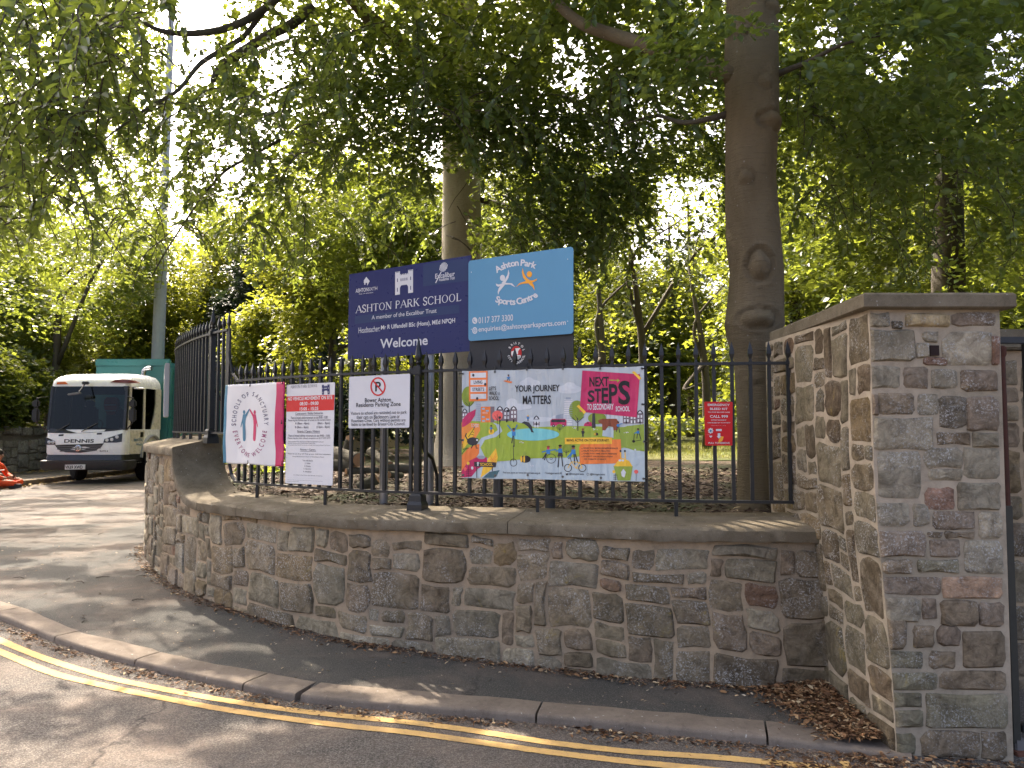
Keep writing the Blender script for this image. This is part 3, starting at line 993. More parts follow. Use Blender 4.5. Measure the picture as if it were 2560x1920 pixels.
# stanchion with plinth, collar, tall finial and curved back stay
def stanchion_meshes(z0, zb, zt, fin=0.26):
    a = MB(); a.box((0, 0, (z0 + zt) / 2), (0.046, 0.046, zt - z0), bev=0.004)
    b = MB(); b.loft([[Vector((sx * w, sy * d, z)) for sx, sy in ((-1, -1), (1, -1), (1, 1), (-1, 1))] for w, d, z in ((0.062, 0.055, z0 - 0.035), (0.060, 0.053, z0 + 0.02), (0.050, 0.045, z0 + 0.045), (0.048, 0.043, z0 + 0.085), (0.036, 0.034, z0 + 0.10))])
    c = MB(); c.box((0, 0, zt), (0.074, 0.074, 0.055), bev=0.006); c.box((0, 0, zt + 0.03), (0.055, 0.055, 0.02))
    d = MB(); d.lathe([(0.024, zt + 0.035), (0.014, zt + 0.05), (0.026, zt + 0.066), (0.016, zt + 0.08), (0.030, zt + 0.105), (0.026, zt + 0.125), (0.002, zt + fin)], (0, 0, 0), 8)
    return [('post', a), ('plinth', b), ('collar', c), ('finial', d)]
def add_stanchion(root, s, base, z0, zb, zt, fin=0.26, stay=True):
    x, y = WALL.at(s, FO); t = WALL.tan(s); ang = math.atan2(t.y, t.x)
    for nm, mbx in stanchion_meshes(z0, zb, zt, fin):
        o = mbx.build(nm, M['iron'], root)
        o.location = (x - base[0], y - base[1], -base[2]); o.rotation_euler = (0, 0, ang)
        if nm == 'finial': auto_smooth(o, 50)
    if stay:
        mb = MB()
        mb.tube([(0, -0.02, zb + 0.42), (-0.01, -0.09, zb + 0.30), (-0.02, -0.20, zb + 0.24), (-0.02, -0.27, zb + 0.12), (-0.02, -0.28, z0 - 0.03)], 0.014, 6)
        o = mb.build('back_stay', M['iron'], root)
        o.location = (x - base[0], y - base[1], -base[2]); o.rotation_euler = (0, 0, ang)
add_stanchion(low, sP, fb, coping_z(sP) + 0.05, ZB, ZT)
for px in (1345, 1690, 818, 648):
    s = WALL.s_at_px(px, FO)
    x, y = WALL.at(s, FO)
    zc = coping_z(s) + 0.03
    mb = MB(); mb.box((x, y, (zc + ZB) / 2), (0.022, 0.03, ZB - zc))
    o = mb.build('foot', M['iron'], low); o.matrix_parent_inverse = lo
# sweep of the rails up to the tall section
YT = WALL.at(WALL.s_at_px(575, FO), FO)[1]
sEnd = WALL.s_at_px(569, FO)
xe, ye = WALL.at(sEnd, FO)
ZB2, ZT2 = 1.555, 2.50
xl, yl = WALL.at(sL, FO)
mb = MB()
mb.tube([(xe, ye, ZT2 - 0.02), (xe + 0.006, ye - 0.004, ZT2 - 0.18), (lerp(xe, xl, 0.22), lerp(ye, yl, 0.22), ZT + 0.19), (lerp(xe, xl, 0.5), lerp(ye, yl, 0.5), ZT + 0.07), (xl, yl, ZT), (xl + 0.03, yl - 0.02, ZT)], 0.014, 6)
o = mb.build('rail', M['iron'], low); o.matrix_parent_inverse = lo
mb = MB()
mb.tube([(xe - 0.02, ye + 0.02, ZB2), (xe + 0.01, ye, ZB2 - 0.1), (lerp(xe, xl, 0.3), lerp(ye, yl, 0.3), ZB + 0.17), (lerp(xe, xl, 0.6), lerp(ye, yl, 0.6), ZB + 0.05), (xl, yl, ZB), (xl + 0.03, yl - 0.02, ZB)], 0.015, 6)
o = mb.build('rail', M['iron'], low); o.matrix_parent_inverse = lo

fb2 = (-3.6, 8.4, 1.45)
tall = thing('iron_railing', 'taller black spear topped iron railing curving round the wall corner into the lane', 'railing', fb2)
lo2 = Matrix.Translation(-Vector(fb2))
sT1 = S_HI_END - 1.2
for z in (ZB2, ZT2):
    o = rail_obj(tall, WALL, FO, sEnd, sT1, z, step=0.08); o.matrix_parent_inverse = lo2
me2 = spear_mesh('railing_bar', ZB2, ZT2)
sP2 = WALL.s_at_px(529, FO)
s = sEnd + 0.118
while s < sT1:
    if abs(s - sP2) > 0.05: put(me2, 'railing_bar', tall, WALL, s, FO, fb2)
    s += 0.118
mb = MB(); mb.box((0, 0, (1.42 + ZT2) / 2), (0.075, 0.02, ZT2 - 1.42 + 0.02), bev=0.003)
o = mb.build('end_post', M['iron'], tall)
o.location = (xe - fb2[0], ye - fb2[1], -fb2[2]); tt = WALL.tan(sEnd); o.rotation_euler = (0, 0, math.atan2(tt.y, tt.x))
mb = MB(); mb.lathe([(0.012, ZT2 + 0.0), (0.011, ZT2 + 0.03), (0.022, ZT2 + 0.062), (0.019, ZT2 + 0.085), (0.0015, ZT2 + 0.17)], (xe, ye, 0), 4)
o = mb.build('finial', M['iron'], tall); o.matrix_parent_inverse = lo2
add_stanchion(tall, sP2, fb2, 1.49, ZB2, ZT2, 0.27)
for ds in (0.35, 0.75, 1.1, 1.5, 1.9, 2.4):
    s = sP2 + ds
    x, y = WALL.at(s, FO)
    mb = MB(); mb.box((x, y, 1.50), (0.025, 0.03, 0.11))
    o = mb.build('foot', M['iron'], tall); o.matrix_parent_inverse = lo2
# the railing goes on along the lane
fb3 = (-4.6, 14.0, 1.45)
back = thing('iron_railing', 'black iron railing running back along the lane behind the signs', 'railing', fb3)
lo3 = Matrix.Translation(-Vector(fb3))
for z in (ZB2, ZT2):
    o = rail_obj(back, WALL, FO, sT1 + 0.06, WALL.len - 0.1, z, step=0.25); o.matrix_parent_inverse = lo3
s = sT1 + 0.1
while s < WALL.len - 0.2:
    put(me2, 'railing_bar', back, WALL, s, FO, fb3)
    s += 0.118
for s in np.arange(sT1 + 0.3, WALL.len - 0.2, 1.2):
    x, y = WALL.at(s, FO)
    mb = MB(); mb.box((x, y, 1.50), (0.03, 0.03, 0.13))
    o = mb.build('foot', M['iron'], back); o.matrix_parent_inverse = lo3
# grey notice case fixed to the lane side of the tall railing
sN = WALL.s_at_px(440, FO) + 0.25
x, y = WALL.at(sN, FO - 0.06); t = WALL.tan(sN)
nb = thing('notice_case', 'slim grey framed notice case fixed to the outside of the tall railing', 'notice board', (x, y, 1.75), math.atan2(t.y, t.x))
mb = MB(); mb.box((0.28, 0.03, 0.29), (0.66, 0.05, 0.62), bev=0.006)
mb.build('frame', m_plain('grey_alu_frame', (0.42, 0.43, 0.44, 1), 0.4, 0.5), nb)
mb = MB(); mb.box((0.28, 0.058, 0.29), (0.58, 0.004, 0.54))
mb.build('panel', m_plain('pale_notice', (0.5, 0.52, 0.50, 1), 0.2, 0.5, dirt=0.5), nb)
# ------------------------------------------------------------------ signs and lettering
class Quad:
    """a flat board given by its four corners; u to the right, v downwards"""
    def __init__(self, TL, TR, BR, BL, zc=None):
        self.c = [Vector(p) for p in (TL, TR, BR, BL)]
        self.n = (self.c[3] - self.c[0]).cross(self.c[1] - self.c[0]).normalized()
        if self.n.y > 0: self.n = -self.n
        self.zc = zc
        self.w = (self.c[1] - self.c[0]).length; self.h = (self.c[3] - self.c[0]).length
    def P(self, u, v, off=0.0):
        a = self.c[0].lerp(self.c[1], u); b = self.c[3].lerp(self.c[2], u)
        return a.lerp(b, v) + self.n * off
    def uv(self, x, y):
        TL, TR, BR, BL = self.zc
        u = v = 0.5
        for _ in range(30):
            tx = lerp(TL[0], TR[0], u); ty = lerp(TL[1], TR[1], u)
            bx = lerp(BL[0], BR[0], u); by = lerp(BL[1], BR[1], u)
            v = (y - ty) / (by - ty)
            lx = lerp(TL[0], BL[0], v); rx = lerp(TR[0], BR[0], v)
            u = (x - lx) / (rx - lx)
        return u, v
_tc = {}
def text_geo(body, bold=0.0, shear=0.0):
    key = (body, round(bold, 4), shear)
    if key in _tc: return _tc[key]
    cu = bpy.data.curves.new('t', 'FONT')
    cu.body = body; cu.size = 1.0; cu.resolution_u = 3
    cu.offset = bold; cu.shear = shear
    ob = bpy.data.objects.new('t', cu)
    link(ob)
    dg = bpy.context.evaluated_depsgraph_get()
    me = bpy.data.meshes.new_from_object(ob.evaluated_get(dg))
    V = [(v.co.x, v.co.y) for v in me.vertices]; Fc = [tuple(p.vertices) for p in me.polygons]
    bpy.data.objects.remove(ob); bpy.data.curves.remove(cu); bpy.data.meshes.remove(me)
    _tc[key] = (V, Fc)
    return V, Fc
class Print:
    """everything printed on one board: polygons and lettering, one mesh per call to build"""
    def __init__(self, quad, off=0.0012, map_=None):
        self.q = quad; self.mb = MB(); self.off = off; self.mats = []
        self.map = map_
        self.extra = []; self.cnt = 0
    def mi(self, mat):
        if mat not in self.mats: self.mats.append(mat)
        return self.mats.index(mat)
    def pt(self, u, v, lay):
        o_ = self.off + lay * 0.0003 + (self.cnt % 28) * 0.00001
        if self.map: return self.map(u, v, o_)
        return self.q.P(u, v, o_)
    def poly(self, pts, mat, lay=1, z=True):
        self.cnt += 1
        uvs = [self.q.uv(*p) for p in pts] if z else pts
        from mathutils.geometry import tessellate_polygon
        tris = tessellate_polygon([[Vector((u, v, 0)) for u, v in uvs]])
        self.mb.add([self.pt(u, v, lay) for u, v in uvs], [tuple(t) for t in tris], self.mi(mat))
    def ell(self, cx, cy, rx, ry, mat, lay=1, n=22, a0=0, a1=360):
        self.poly([(cx + rx * math.cos(math.radians(lerp(a0, a1, k / n))), cy + ry * math.sin(math.radians(lerp(a0, a1, k / n)))) for k in range(n + (0 if a1 - a0 == 360 else 1))], mat, lay)
    def ring(self, cx, cy, rx, ry, th, mat, lay=1, n=32):
        for k in range(n):
            a, b = 2 * math.pi * k / n, 2 * math.pi * (k + 1) / n
            self.poly([(cx + rx * math.cos(a), cy + ry * math.sin(a)), (cx + rx * math.cos(b), cy + ry * math.sin(b)),
                       (cx + (rx - th) * math.cos(b), cy + (ry - th) * math.sin(b)), (cx + (rx - th) * math.cos(a), cy + (ry - th) * math.sin(a))], mat, lay)
    def line(self, pts, w, mat, lay=1):
        for i in range(len(pts) - 1):
            a, b = Vector(pts[i]), Vector(pts[i + 1])
            d = (b - a)
            if d.length < 1e-6: continue
            d.normalize(); p = Vector((-d.y, d.x)) * w / 2
            e = d * w * 0.3
            self.poly([tuple(a - e + p), tuple(b + e + p), tuple(b + e - p), tuple(a - e - p)], mat, lay)
    def text(self, body, tl, br, mat, bold=0.0, lay=2, z=True, geo=None):
        self.cnt += 1
        V, Fc = geo or text_geo(body, bold * 0.55)
        x0 = min(v[0] for v in V); x1 = max(v[0] for v in V); y0 = min(v[1] for v in V); y1 = max(v[1] for v in V)
        a = self.q.uv(*tl) if z else tl; b = self.q.uv(*br) if z else br
        m_ = MB(); m_.add([self.pt(lerp(a[0], b[0], (v[0] - x0) / (x1 - x0)), lerp(b[1], a[1], (v[1] - y0) / (y1 - y0)), lay) for v in V], Fc, 0)
        self.extra.append((m_, mat))
    def arc(self, body, fn, size, mat, bold=0.0, lay=2, gap=0.09, wsc=1.0):
        """fn(t) in 0..1 gives the baseline in picture coordinates; letters turn with it; size is the height of a capital"""
        gl = []; tot = 0
        for ch in body:
            if ch == ' ':
                gl.append(None); tot += 0.30; continue
            V, Fc = text_geo(ch, bold)
            x0 = min(v[0] for v in V); x1 = max(v[0] for v in V)
            gl.append((V, Fc, x0, x1)); tot += (x1 - x0) + gap
        tot -= gap
        pos = 0; m_ = MB(); self.extra.append((m_, mat))
        for g in gl:
            if g is None: pos += 0.30; continue
            V, Fc, x0, x1 = g
            w = x1 - x0
            t = (pos + w / 2) / tot
            p = Vector(fn(t)); q = Vector(fn(min(1.02, t + 0.02))); r = Vector(fn(max(-0.02, t - 0.02)))
            d = (q - r).normalized(); up = Vector((d.y, -d.x))
            sc = size / 0.70
            pts = []
            for v in V:
                lx = (v[0] - x0 - w / 2) * sc * wsc; ly = v[1] * sc
                pts.append(p + d * lx + up * ly)
            m_.add([self.pt(*self.q.uv(pp.x, pp.y), lay) for pp in pts], Fc, 0)
            pos += w + gap
    @staticmethod
    def ellipse_fn(cx, cy, rx, ry, a0, a1):
        """baseline along part of an ellipse, measured by arc length"""
        an = np.radians(np.linspace(a0, a1, 200)); X = cx + rx * np.cos(an); Y_ = cy + ry * np.sin(an)
        s_ = np.concatenate([[0], np.cumsum(np.hypot(np.diff(X), np.diff(Y_)))]); s_ /= s_[-1]
        def fn(t):
            if t < 0: return (X[0] + (X[0] - X[3]) * -t * 60, Y_[0] + (Y_[0] - Y_[3]) * -t * 60)
            if t > 1: return (X[-1] + (X[-1] - X[-4]) * (t - 1) * 60, Y_[-1] + (Y_[-1] - Y_[-4]) * (t - 1) * 60)
            return (float(np.interp(t, s_, X)), float(np.interp(t, s_, Y_)))
        return fn
    def build(self, name, parent, inv=None):
        o = None
        for m_, mat in self.extra:                      # every line of writing is its own part
            o = m_.build('lettering', mat, parent)
            if inv is not None: o.matrix_parent_inverse = inv
        if self.mb.f:
            o = self.mb.build(name if name != 'lettering' else 'printed_mark', self.mats, parent)
            if inv is not None: o.matrix_parent_inverse = inv
        return o
def board_obj(q, name, mat, parent, inv, th=0.004, radius=0.0, back=True):
    """board with optional rounded corners, its front on the quad"""
    if radius > 0:
        uvs = []
        ru, rv = radius / q.w, radius / q.h
        for cu_, cv_, a0 in ((1 - ru, rv, -90), (1 - ru, 1 - rv, 0), (ru, 1 - rv, 90), (ru, rv, 180)):
            for k in range(6):
                a = math.radians(a0 + 90 * k / 5)
                uvs.append((cu_ + ru * math.cos(a), cv_ + rv * math.sin(a)))
    else:
        uvs = [(0, 0), (1, 0), (1, 1), (0, 1)]
    mb = MB()
    mb.loft([[q.P(u, v, -th) for u, v in uvs], [q.P(u, v, 0) for u, v in uvs]])
    o = mb.build(name, mat, parent); o.matrix_parent_inverse = inv
    return o
def sign_root(name, label, q, cat='sign'):
    base = (q.P(0.5, 1.0))
    r = thing(name, label, cat, base)
    return r, Matrix.Translation(-base)
def flat(name, c, rough=0.45, dirt=0.06): return m_plain(name, lin(*c), rough, 0.35, dirt=dirt, dscale=9)
K = {'white': flat('print_white', (214, 213, 214)), 'black': flat('print_black', (28, 28, 32)), 'navy': flat('print_navy', (38, 42, 92), 0.35), 'navy2': flat('print_navy_patch', (44, 58, 96), 0.5),
     'sky': flat('print_light_blue', (92, 146, 178), 0.4), 'grey': flat('print_charcoal', (50, 50, 52)), 'red': flat('print_red', (205, 40, 36)), 'orange': flat('print_orange', (238, 120, 50)),
     'amber': flat('print_amber', (240, 165, 50)), 'teal': flat('print_teal', (62, 118, 145)), 'magenta': flat('print_magenta', (190, 38, 92)), 'ink': flat('print_ink', (74, 72, 100)), 'dkgrey': flat('print_dark_grey', (70, 70, 84)),
     'plum': flat('print_plum', (140, 50, 100)), 'khaki': flat('print_bleed_red', (200, 24, 28)), 'cream': flat('print_cream', (240, 235, 225)),
     'galv': m_plain('galvanised_post', (0.30, 0.30, 0.30, 1), 0.35, 0.5, 0.7, dirt=0.2), 'greypost': m_plain('grey_painted_post', (0.06, 0.063, 0.066, 1), 0.45, 0.4)}

def edge_quad(TL, BL, Yl, TR, BR, Yr, zc):
    return Quad(PY(*TL, Yl), PY(*TR, Yr), PY(*BR, Yr), PY(*BL, Yl), zc)

# --- school name board on two galvanised posts
q = edge_quad((873, 686), (869, 899), 6.35, (1177, 638), (1174, 878), 5.87, [(178, 355), (1195, 195), (1185, 1000), (165, 1070)])
r, inv = sign_root('school_sign', 'navy blue school name board with white castle and lettering on silver posts', q)
board_obj(q, 'board', K['navy'], r, inv, 0.01)
for px in (960, 1074):
    u = (px - 871) / (1175 - 871)
    p = q.P(u, 0.5, -0.045)
    mb = MB(); mb.tube([(p.x, p.y, 0.9), (p.x, p.y, q.P(u, 0.1).z)], 0.034, 14)
    o = mb.build('post', K['galv'], r); o.matrix_parent_inverse = inv; auto_smooth(o, 50)
pr = Print(q)
pr.poly([(815, 268), (1172, 222), (1172, 410), (815, 455)], K['navy2'], 0)
pr.build('vinyl_patch', r, inv); pr = Print(q)
pr.poly([(232, 705), (1105, 610), (1105, 680), (232, 772)], K['navy2'], 0)
pr.build('vinyl_patch', r, inv)
pr = Print(q)
W_ = K['white']
pr.text('ASHTON', (238, 478), (348, 496), W_, 0.03); pr.text('SIXTH', (350, 466), (428, 485), W_)
pr.text('Post 16 education', (268, 515), (392, 510), W_)
# serif capitals for the school's name, drawn stroke by stroke
SER = {'A': [('d', 0.02, 0, 0.5, 1, .06), ('d', 0.98, 0, 0.5, 1, .13), ('h', 0.25, 0.75, 0.36, .05), ('s', 0.04), ('s', 0.94)],
       'S': [('c', [(0.88, 0.78), (0.78, 0.93), (0.5, 1.0), (0.22, 0.92), (0.14, 0.74), (0.28, 0.58), (0.55, 0.48), (0.82, 0.36), (0.88, 0.2), (0.74, 0.06), (0.46, 0.0), (0.2, 0.06), (0.1, 0.24)], .12)],
       'H': [('v', 0.16, .13), ('v', 0.84, .13), ('h', 0.16, 0.84, 0.52, .055), ('s', 0.16), ('s', 0.84), ('t', 0.16), ('t', 0.84)],
       'T': [('v', 0.5, .13), ('h', 0.04, 0.96, 0.965, .06), ('s', 0.5), ('d', 0.04, 0.8, 0.06, 1, .04), ('d', 0.96, 0.8, 0.94, 1, .04)],
       'O': [('e',)], 'N': [('v', 0.15, .06), ('v', 0.85, .06), ('d', 0.13, 1, 0.85, 0.0, .14), ('s', 0.15), ('t', 0.85), ('t', 0.12)],
       'P': [('v', 0.2, .13), ('s', 0.2), ('c', [(0.2, 0.97), (0.55, 0.97), (0.8, 0.88), (0.86, 0.73), (0.78, 0.57), (0.55, 0.48), (0.2, 0.48)], .08)],
       'R': [('v', 0.18, .13), ('s', 0.18), ('c', [(0.18, 0.97), (0.5, 0.97), (0.72, 0.88), (0.78, 0.74), (0.7, 0.58), (0.48, 0.5), (0.18, 0.5)], .08), ('d', 0.45, 0.5, 0.92, 0.0, .13), ('s', 0.92)],
       'K': [('v', 0.18, .13), ('s', 0.18), ('t', 0.18), ('d', 0.2, 0.42, 0.84, 1, .06), ('d', 0.4, 0.6, 0.9, 0, .13), ('s', 0.9), ('t', 0.82)],
       'C': [('c', [(0.9, 0.76), (0.76, 0.94), (0.52, 1.0), (0.24, 0.9), (0.1, 0.66), (0.08, 0.42), (0.18, 0.16), (0.44, 0.0), (0.72, 0.04), (0.92, 0.22)], .10)],
       'L': [('v', 0.25, .13), ('s', 0.25), ('t', 0.25), ('h', 0.25, 0.92, 0.035, .06), ('d', 0.92, 0.0, 0.95, 0.22, .05)]}
SW = {'A': .80, 'S': .56, 'H': .86, 'T': .72, 'O': .84, 'N': .86, 'P': .64, 'R': .76, 'K': .80, 'C': .78, 'L': .66, ' ': .34}
def serif_geo(body):
    V = []; Fc = []
    def quadp(a, b, w, sx, ox):
        a = Vector((a[0] * sx, a[1])); b = Vector((b[0] * sx, b[1]))
        d = (b - a).normalized(); p = Vector((-d.y, d.x)) * w / 2
        n = len(V)
        for k in (a + p, b + p, b - p, a - p): V.append((k.x + ox, k.y))
        Fc.append((n, n + 1, n + 2, n + 3))
    x = 0
    for ch in body:
        w = SW[ch]
        if ch != ' ':
            for st in SER[ch]:
                if st[0] == 'v': quadp((st[1], 0), (st[1], 1), st[2], w, x)
                elif st[0] == 'h': quadp((st[1], st[3]), (st[2], st[3]), st[4], w, x)
                elif st[0] == 'd': quadp((st[1], st[2]), (st[3], st[4]), st[5], w, x)
                elif st[0] == 's': quadp((st[1] - .17, .018), (st[1] + .17, .018), .04, w, x)
                elif st[0] == 't': quadp((st[1] - .17, .982), (st[1] + .17, .982), .04, w, x)
                elif st[0] == 'c':
                    cs = [(c.x, c.y) for c in catmull([(p[0], p[1], 0) for p in st[1]], 3)]
                    for i in range(len(cs) - 1):
                        quadp(cs[i], cs[i + 1], st[2], w, x)
                elif st[0] == 'e':
                    for i in range(24):
                        a0, a1 = 2 * math.pi * i / 24, 2 * math.pi * (i + 1) / 24
                        n = len(V)
                        for an, rx_, ry_ in ((a0, .46, .5), (a1, .46, .5), (a1, .33, .45), (a0, .33, .45)):
                            V.append((x + w * (.5 + rx_ * math.cos(an)), .5 + ry_ * math.sin(an)))
                        Fc.append((n, n + 1, n + 2, n + 3))
        x += w + .07
    return V, Fc
pr.text('', (235, 617), (1120, 583), W_, geo=serif_geo('ASHTON PARK SCHOOL'))
pr.text('A member of the Excalibur Trust', (380, 700), (925, 676), W_, 0.006)
pr.text('Headteacher:', (265, 802), (452, 832), W_)
pr.text('Mr R Uffendell BSc (Hons), MEd NPQH', (462, 783), (1072, 772), W_, 0.03)
pr.text('Welcome', (455, 898), (853, 946), W_, 0.03)
pr.text('Excalibur', (915, 350), (1070, 370), W_, 0.02); pr.text('Academies Trust', (945, 386), (1070, 396), W_, 0.02)
pr.build('lettering', r, inv)
pr = Print(q)
def castle(pr, x0, y0, x1, y1, sl, mat, hole, lay=1):
    def c(fx, fy): return (lerp(x0, x1, fx), lerp(y0, y1, fy) + sl * fx)
    def rect(a, b, c_, d, m, l): pr.poly([c(a, b), c(c_, b), c(c_, d), c(a, d)], m, l)
    rect(0, .06, .27, 1, mat, lay); rect(.73, .06, 1, 1, mat, lay); rect(.27, .18, .73, .62, mat, lay)
    for k in range(4):
        rect(k * .075, 0, k * .075 + .045, .07, mat, lay); rect(.73 + k * .075, 0, .73 + k * .075 + .045, .07, mat, lay)
    for k in range(5): rect(.29 + k * .09, .13, .29 + k * .09 + .05, .19, mat, lay)
    for k in range(4): rect(.31 + k * .11, .32, .31 + k * .11 + .045, .44, hole, lay + 1)
    rect(.11, .3, .15, .45, hole, lay + 1); rect(.85, .3, .89, .45, hole, lay + 1); rect(.11, .7, .15, .87, hole, lay + 1); rect(.85, .7, .89, .87, hole, lay + 1)
    pts = [c(.27, 1), c(.27, .75)] + [c(.5 - .23 * math.cos(math.pi * k / 10), .75 - .17 * math.sin(math.pi * k / 10)) for k in range(1, 10)] + [c(.73, .75), c(.73, 1)]
    # flanks of the arch
    for i in range(len(pts) - 1):
        a, b = pts[i], pts[i + 1]
        if a[0] == b[0]: continue
        ya = lerp(y0, y1, .60) + sl * ((a[0] - x0) / (x1 - x0)); yb = lerp(y0, y1, .60) + sl * ((b[0] - x0) / (x1 - x0))
        if min(a[1], b[1]) > ya: pr.poly([(a[0], ya), (b[0], yb), b, a], mat, lay)
castle(pr, 582, 332, 732, 528, -22, W_, K['navy'])
pr.build('emblem', r, inv); pr = Print(q)
pr.poly([(332, 375), (362, 410), (340, 450), (340, 425), (310, 428), (310, 405)], W_, 1); pr.poly([(314, 418), (325, 416), (325, 440), (314, 442)], W_, 2)
pr.build('emblem', r, inv); pr = Print(q)
for k in range(7):
    xx = 950 + k * 9; hgt = [40, 60, 72, 78, 72, 60, 36][k]
    pr.line([(xx, 296 + hgt / 2 - k), (xx + 8, 296 - hgt / 2 - k)], 5.5, W_, 1)
pr.line([(918, 425), (962, 335)], 7, W_, 1)
pr.build('emblem', r, inv)

# --- sports centre board above a charcoal council board, on grey posts
q0 = edge_quad((1174, 840), (1174, 945), 5.86, (1433, 825), (1433, 938), 5.41, [(1174, 840), (1433, 825), (1433, 938), (1174, 945)])
r0, inv0 = sign_root('council_board', 'charcoal council board with round red ship badge behind the railing spears', q0)
board_obj(q0, 'board', K['grey'], r0, inv0, 0.01)
for px in (1241, 1370):
    u = (px - 1174) / (1433 - 1174)
    p = q0.P(u, 0.5, -0.05)
    mb = MB(); mb.tube([(p.x, p.y, 0.85), (p.x, p.y, q0.P(u, 0).z + 0.45)], 0.038, 14)
    o = mb.build('post', K['greypost'], r0); o.matrix_parent_inverse = inv0; auto_smooth(o, 50)
pr = Print(q0)
def e4(x, y): return (1240 + x * .0603, 840 + y * .0603)
ccx, ccy = e4(930, 700)
pr.ell(ccx, ccy, 13.5, 17.5, K['red'], 1)
pr.poly([e4(725, 640), e4(850, 600), e4(860, 930), e4(800, 930), e4(720, 760)], K['cream'], 2)
pr.poly([e4(890, 510), e4(1110, 490), e4(1010, 620), e4(1000, 770), e4(900, 720)], K['cream'], 2)
pr.poly([e4(790, 730), e4(820, 725), e4(825, 900), e4(800, 880)], K['red'], 3)
pr.poly([e4(860, 790), e4(1110, 790), e4(1120, 880), e4(1040, 960), e4(900, 980), e4(850, 940)], K['cream'], 2)
for k in range(3): pr.line([e4(870, 840 + 45 * k), e4(950, 830 + 45 * k), e4(1020, 845 + 45 * k), e4(1090, 835 + 45 * k)], 1.0, K['grey'], 3)
pr.build('badge', r0, inv0)
pr = Print(q0)
pr.arc('BRISTOL', lambda t: (ccx + 17 * math.cos(math.radians(205 + 145 * t)), ccy + 22 * math.sin(math.radians(205 + 145 * t))), 5.5, K['cream'], 0.02)
pr.arc('CITY COUNCIL', lambda t: (ccx + 22.5 * math.cos(math.radians(168 - 156 * t)), ccy + 27.5 * math.sin(math.radians(168 - 156 * t))), 5.5, K['cream'], 0.02)
pr.build('lettering', r0, inv0)
q = edge_quad((1171, 652), (1171, 853), 5.83, (1433, 616), (1433, 834), 5.38, [(1175, 242), (2055, 120), (2055, 852), (1175, 915)])
r, inv = sign_root('sports_sign', 'light blue sports centre board with white and orange leaping figures', q)
board_obj(q, 'board', K['sky'], r, inv, 0.006, 0.025)
pr = Print(q)
def quadfn(a, b, c):
    def fn(t):
        return tuple(a[i] * (1 - t) * (1 - t) + 2 * b[i] * t * (1 - t) + c[i] * t * t for i in (0, 1))
    return fn
pr.arc('Ashton Park', quadfn((1430, 342), (1590, 240), (1752, 306)), 52, W_, 0.03, gap=0.07)
pr.arc('Sports Centre', quadfn((1416, 585), (1610, 650), (1775, 540)), 52, W_, 0.03, gap=0.07)
pr.text('0117 377 3300', (1267, 716), (1568, 742), W_, 0.015)
pr.text('enquiries@ashtonparksports.com', (1267, 793), (1998, 792), W_, 0.02)
pr.build('lettering', r, inv)
pr = Print(q)
pr.ell(1234, 743, 23, 28, W_); pr.ell(1234, 826, 23, 28, W_)
pr.line([(1225, 733), (1226, 748), (1240, 757)], 7, K['sky'], 2)
pr.ring(1234, 826, 15, 18, 4, K['sky'], 2); pr.ring(1234, 826, 7, 8, 3.5, K['sky'], 2)
pr.build('contact_icon', r, inv); pr = Print(q)
pr.ell(1478, 384, 22, 26, W_)
def figure(pts_list, mat):
    for pts in pts_list:
        pr.poly(pts, mat, 1)
figure([[(1528, 312), (1537, 345), (1528, 385), (1503, 425), (1490, 440), (1470, 425), (1500, 395), (1522, 355)], [(1420, 432), (1445, 440), (1480, 428), (1503, 425), (1560, 430), (1588, 462), (1545, 440), (1500, 440), (1470, 452), (1440, 458), (1424, 448)],
        [(1470, 440), (1500, 440), (1470, 475), (1450, 500), (1440, 528), (1436, 500), (1445, 470)]], W_)
pr.build('emblem', r, inv); pr = Print(q)
pr.ell(1705, 353, 22, 26, K['amber'])
figure([[(1648, 300), (1642, 335), (1652, 380), (1680, 415), (1700, 425), (1712, 405), (1682, 385), (1662, 350)], [(1592, 462), (1620, 430), (1660, 415), (1690, 405), (1735, 405), (1768, 390), (1765, 405), (1735, 420), (1712, 428), (1660, 432), (1625, 438)],
        [(1690, 415), (1725, 418), (1742, 445), (1748, 490), (1730, 460), (1700, 435)]], K['amber'])
pr.build('emblem', r, inv)
for (x, y) in ((1203, 337), (2013, 227), (1203, 816), (2013, 748)):
    u, v = q.uv(x, y); p = q.P(u, v, 0.001)
    mb = MB(); mb.lathe([(0.004, 0), (0.004, 0.002), (0.002, 0.003)], (0, 0, 0), 8, axis='y')
    o = mb.build('screw', K['white'], r); o.location = p; o.matrix_parent_inverse = inv

# --- notices tied to the railing
def fence_y(px, d=0.035):
    s = WALL.s_at_px(px, FO - d)
    return WALL.at(s, FO - d)[1]
def fence_quad(TL, TR, BR, BL, zc, d=0.035):
    return Quad(PY(*TL, fence_y(TL[0], d)), PY(*TR, fence_y(TR[0], d)), PY(*BR, fence_y(TR[0], d)), PY(*BL, fence_y(TL[0], d)), zc)

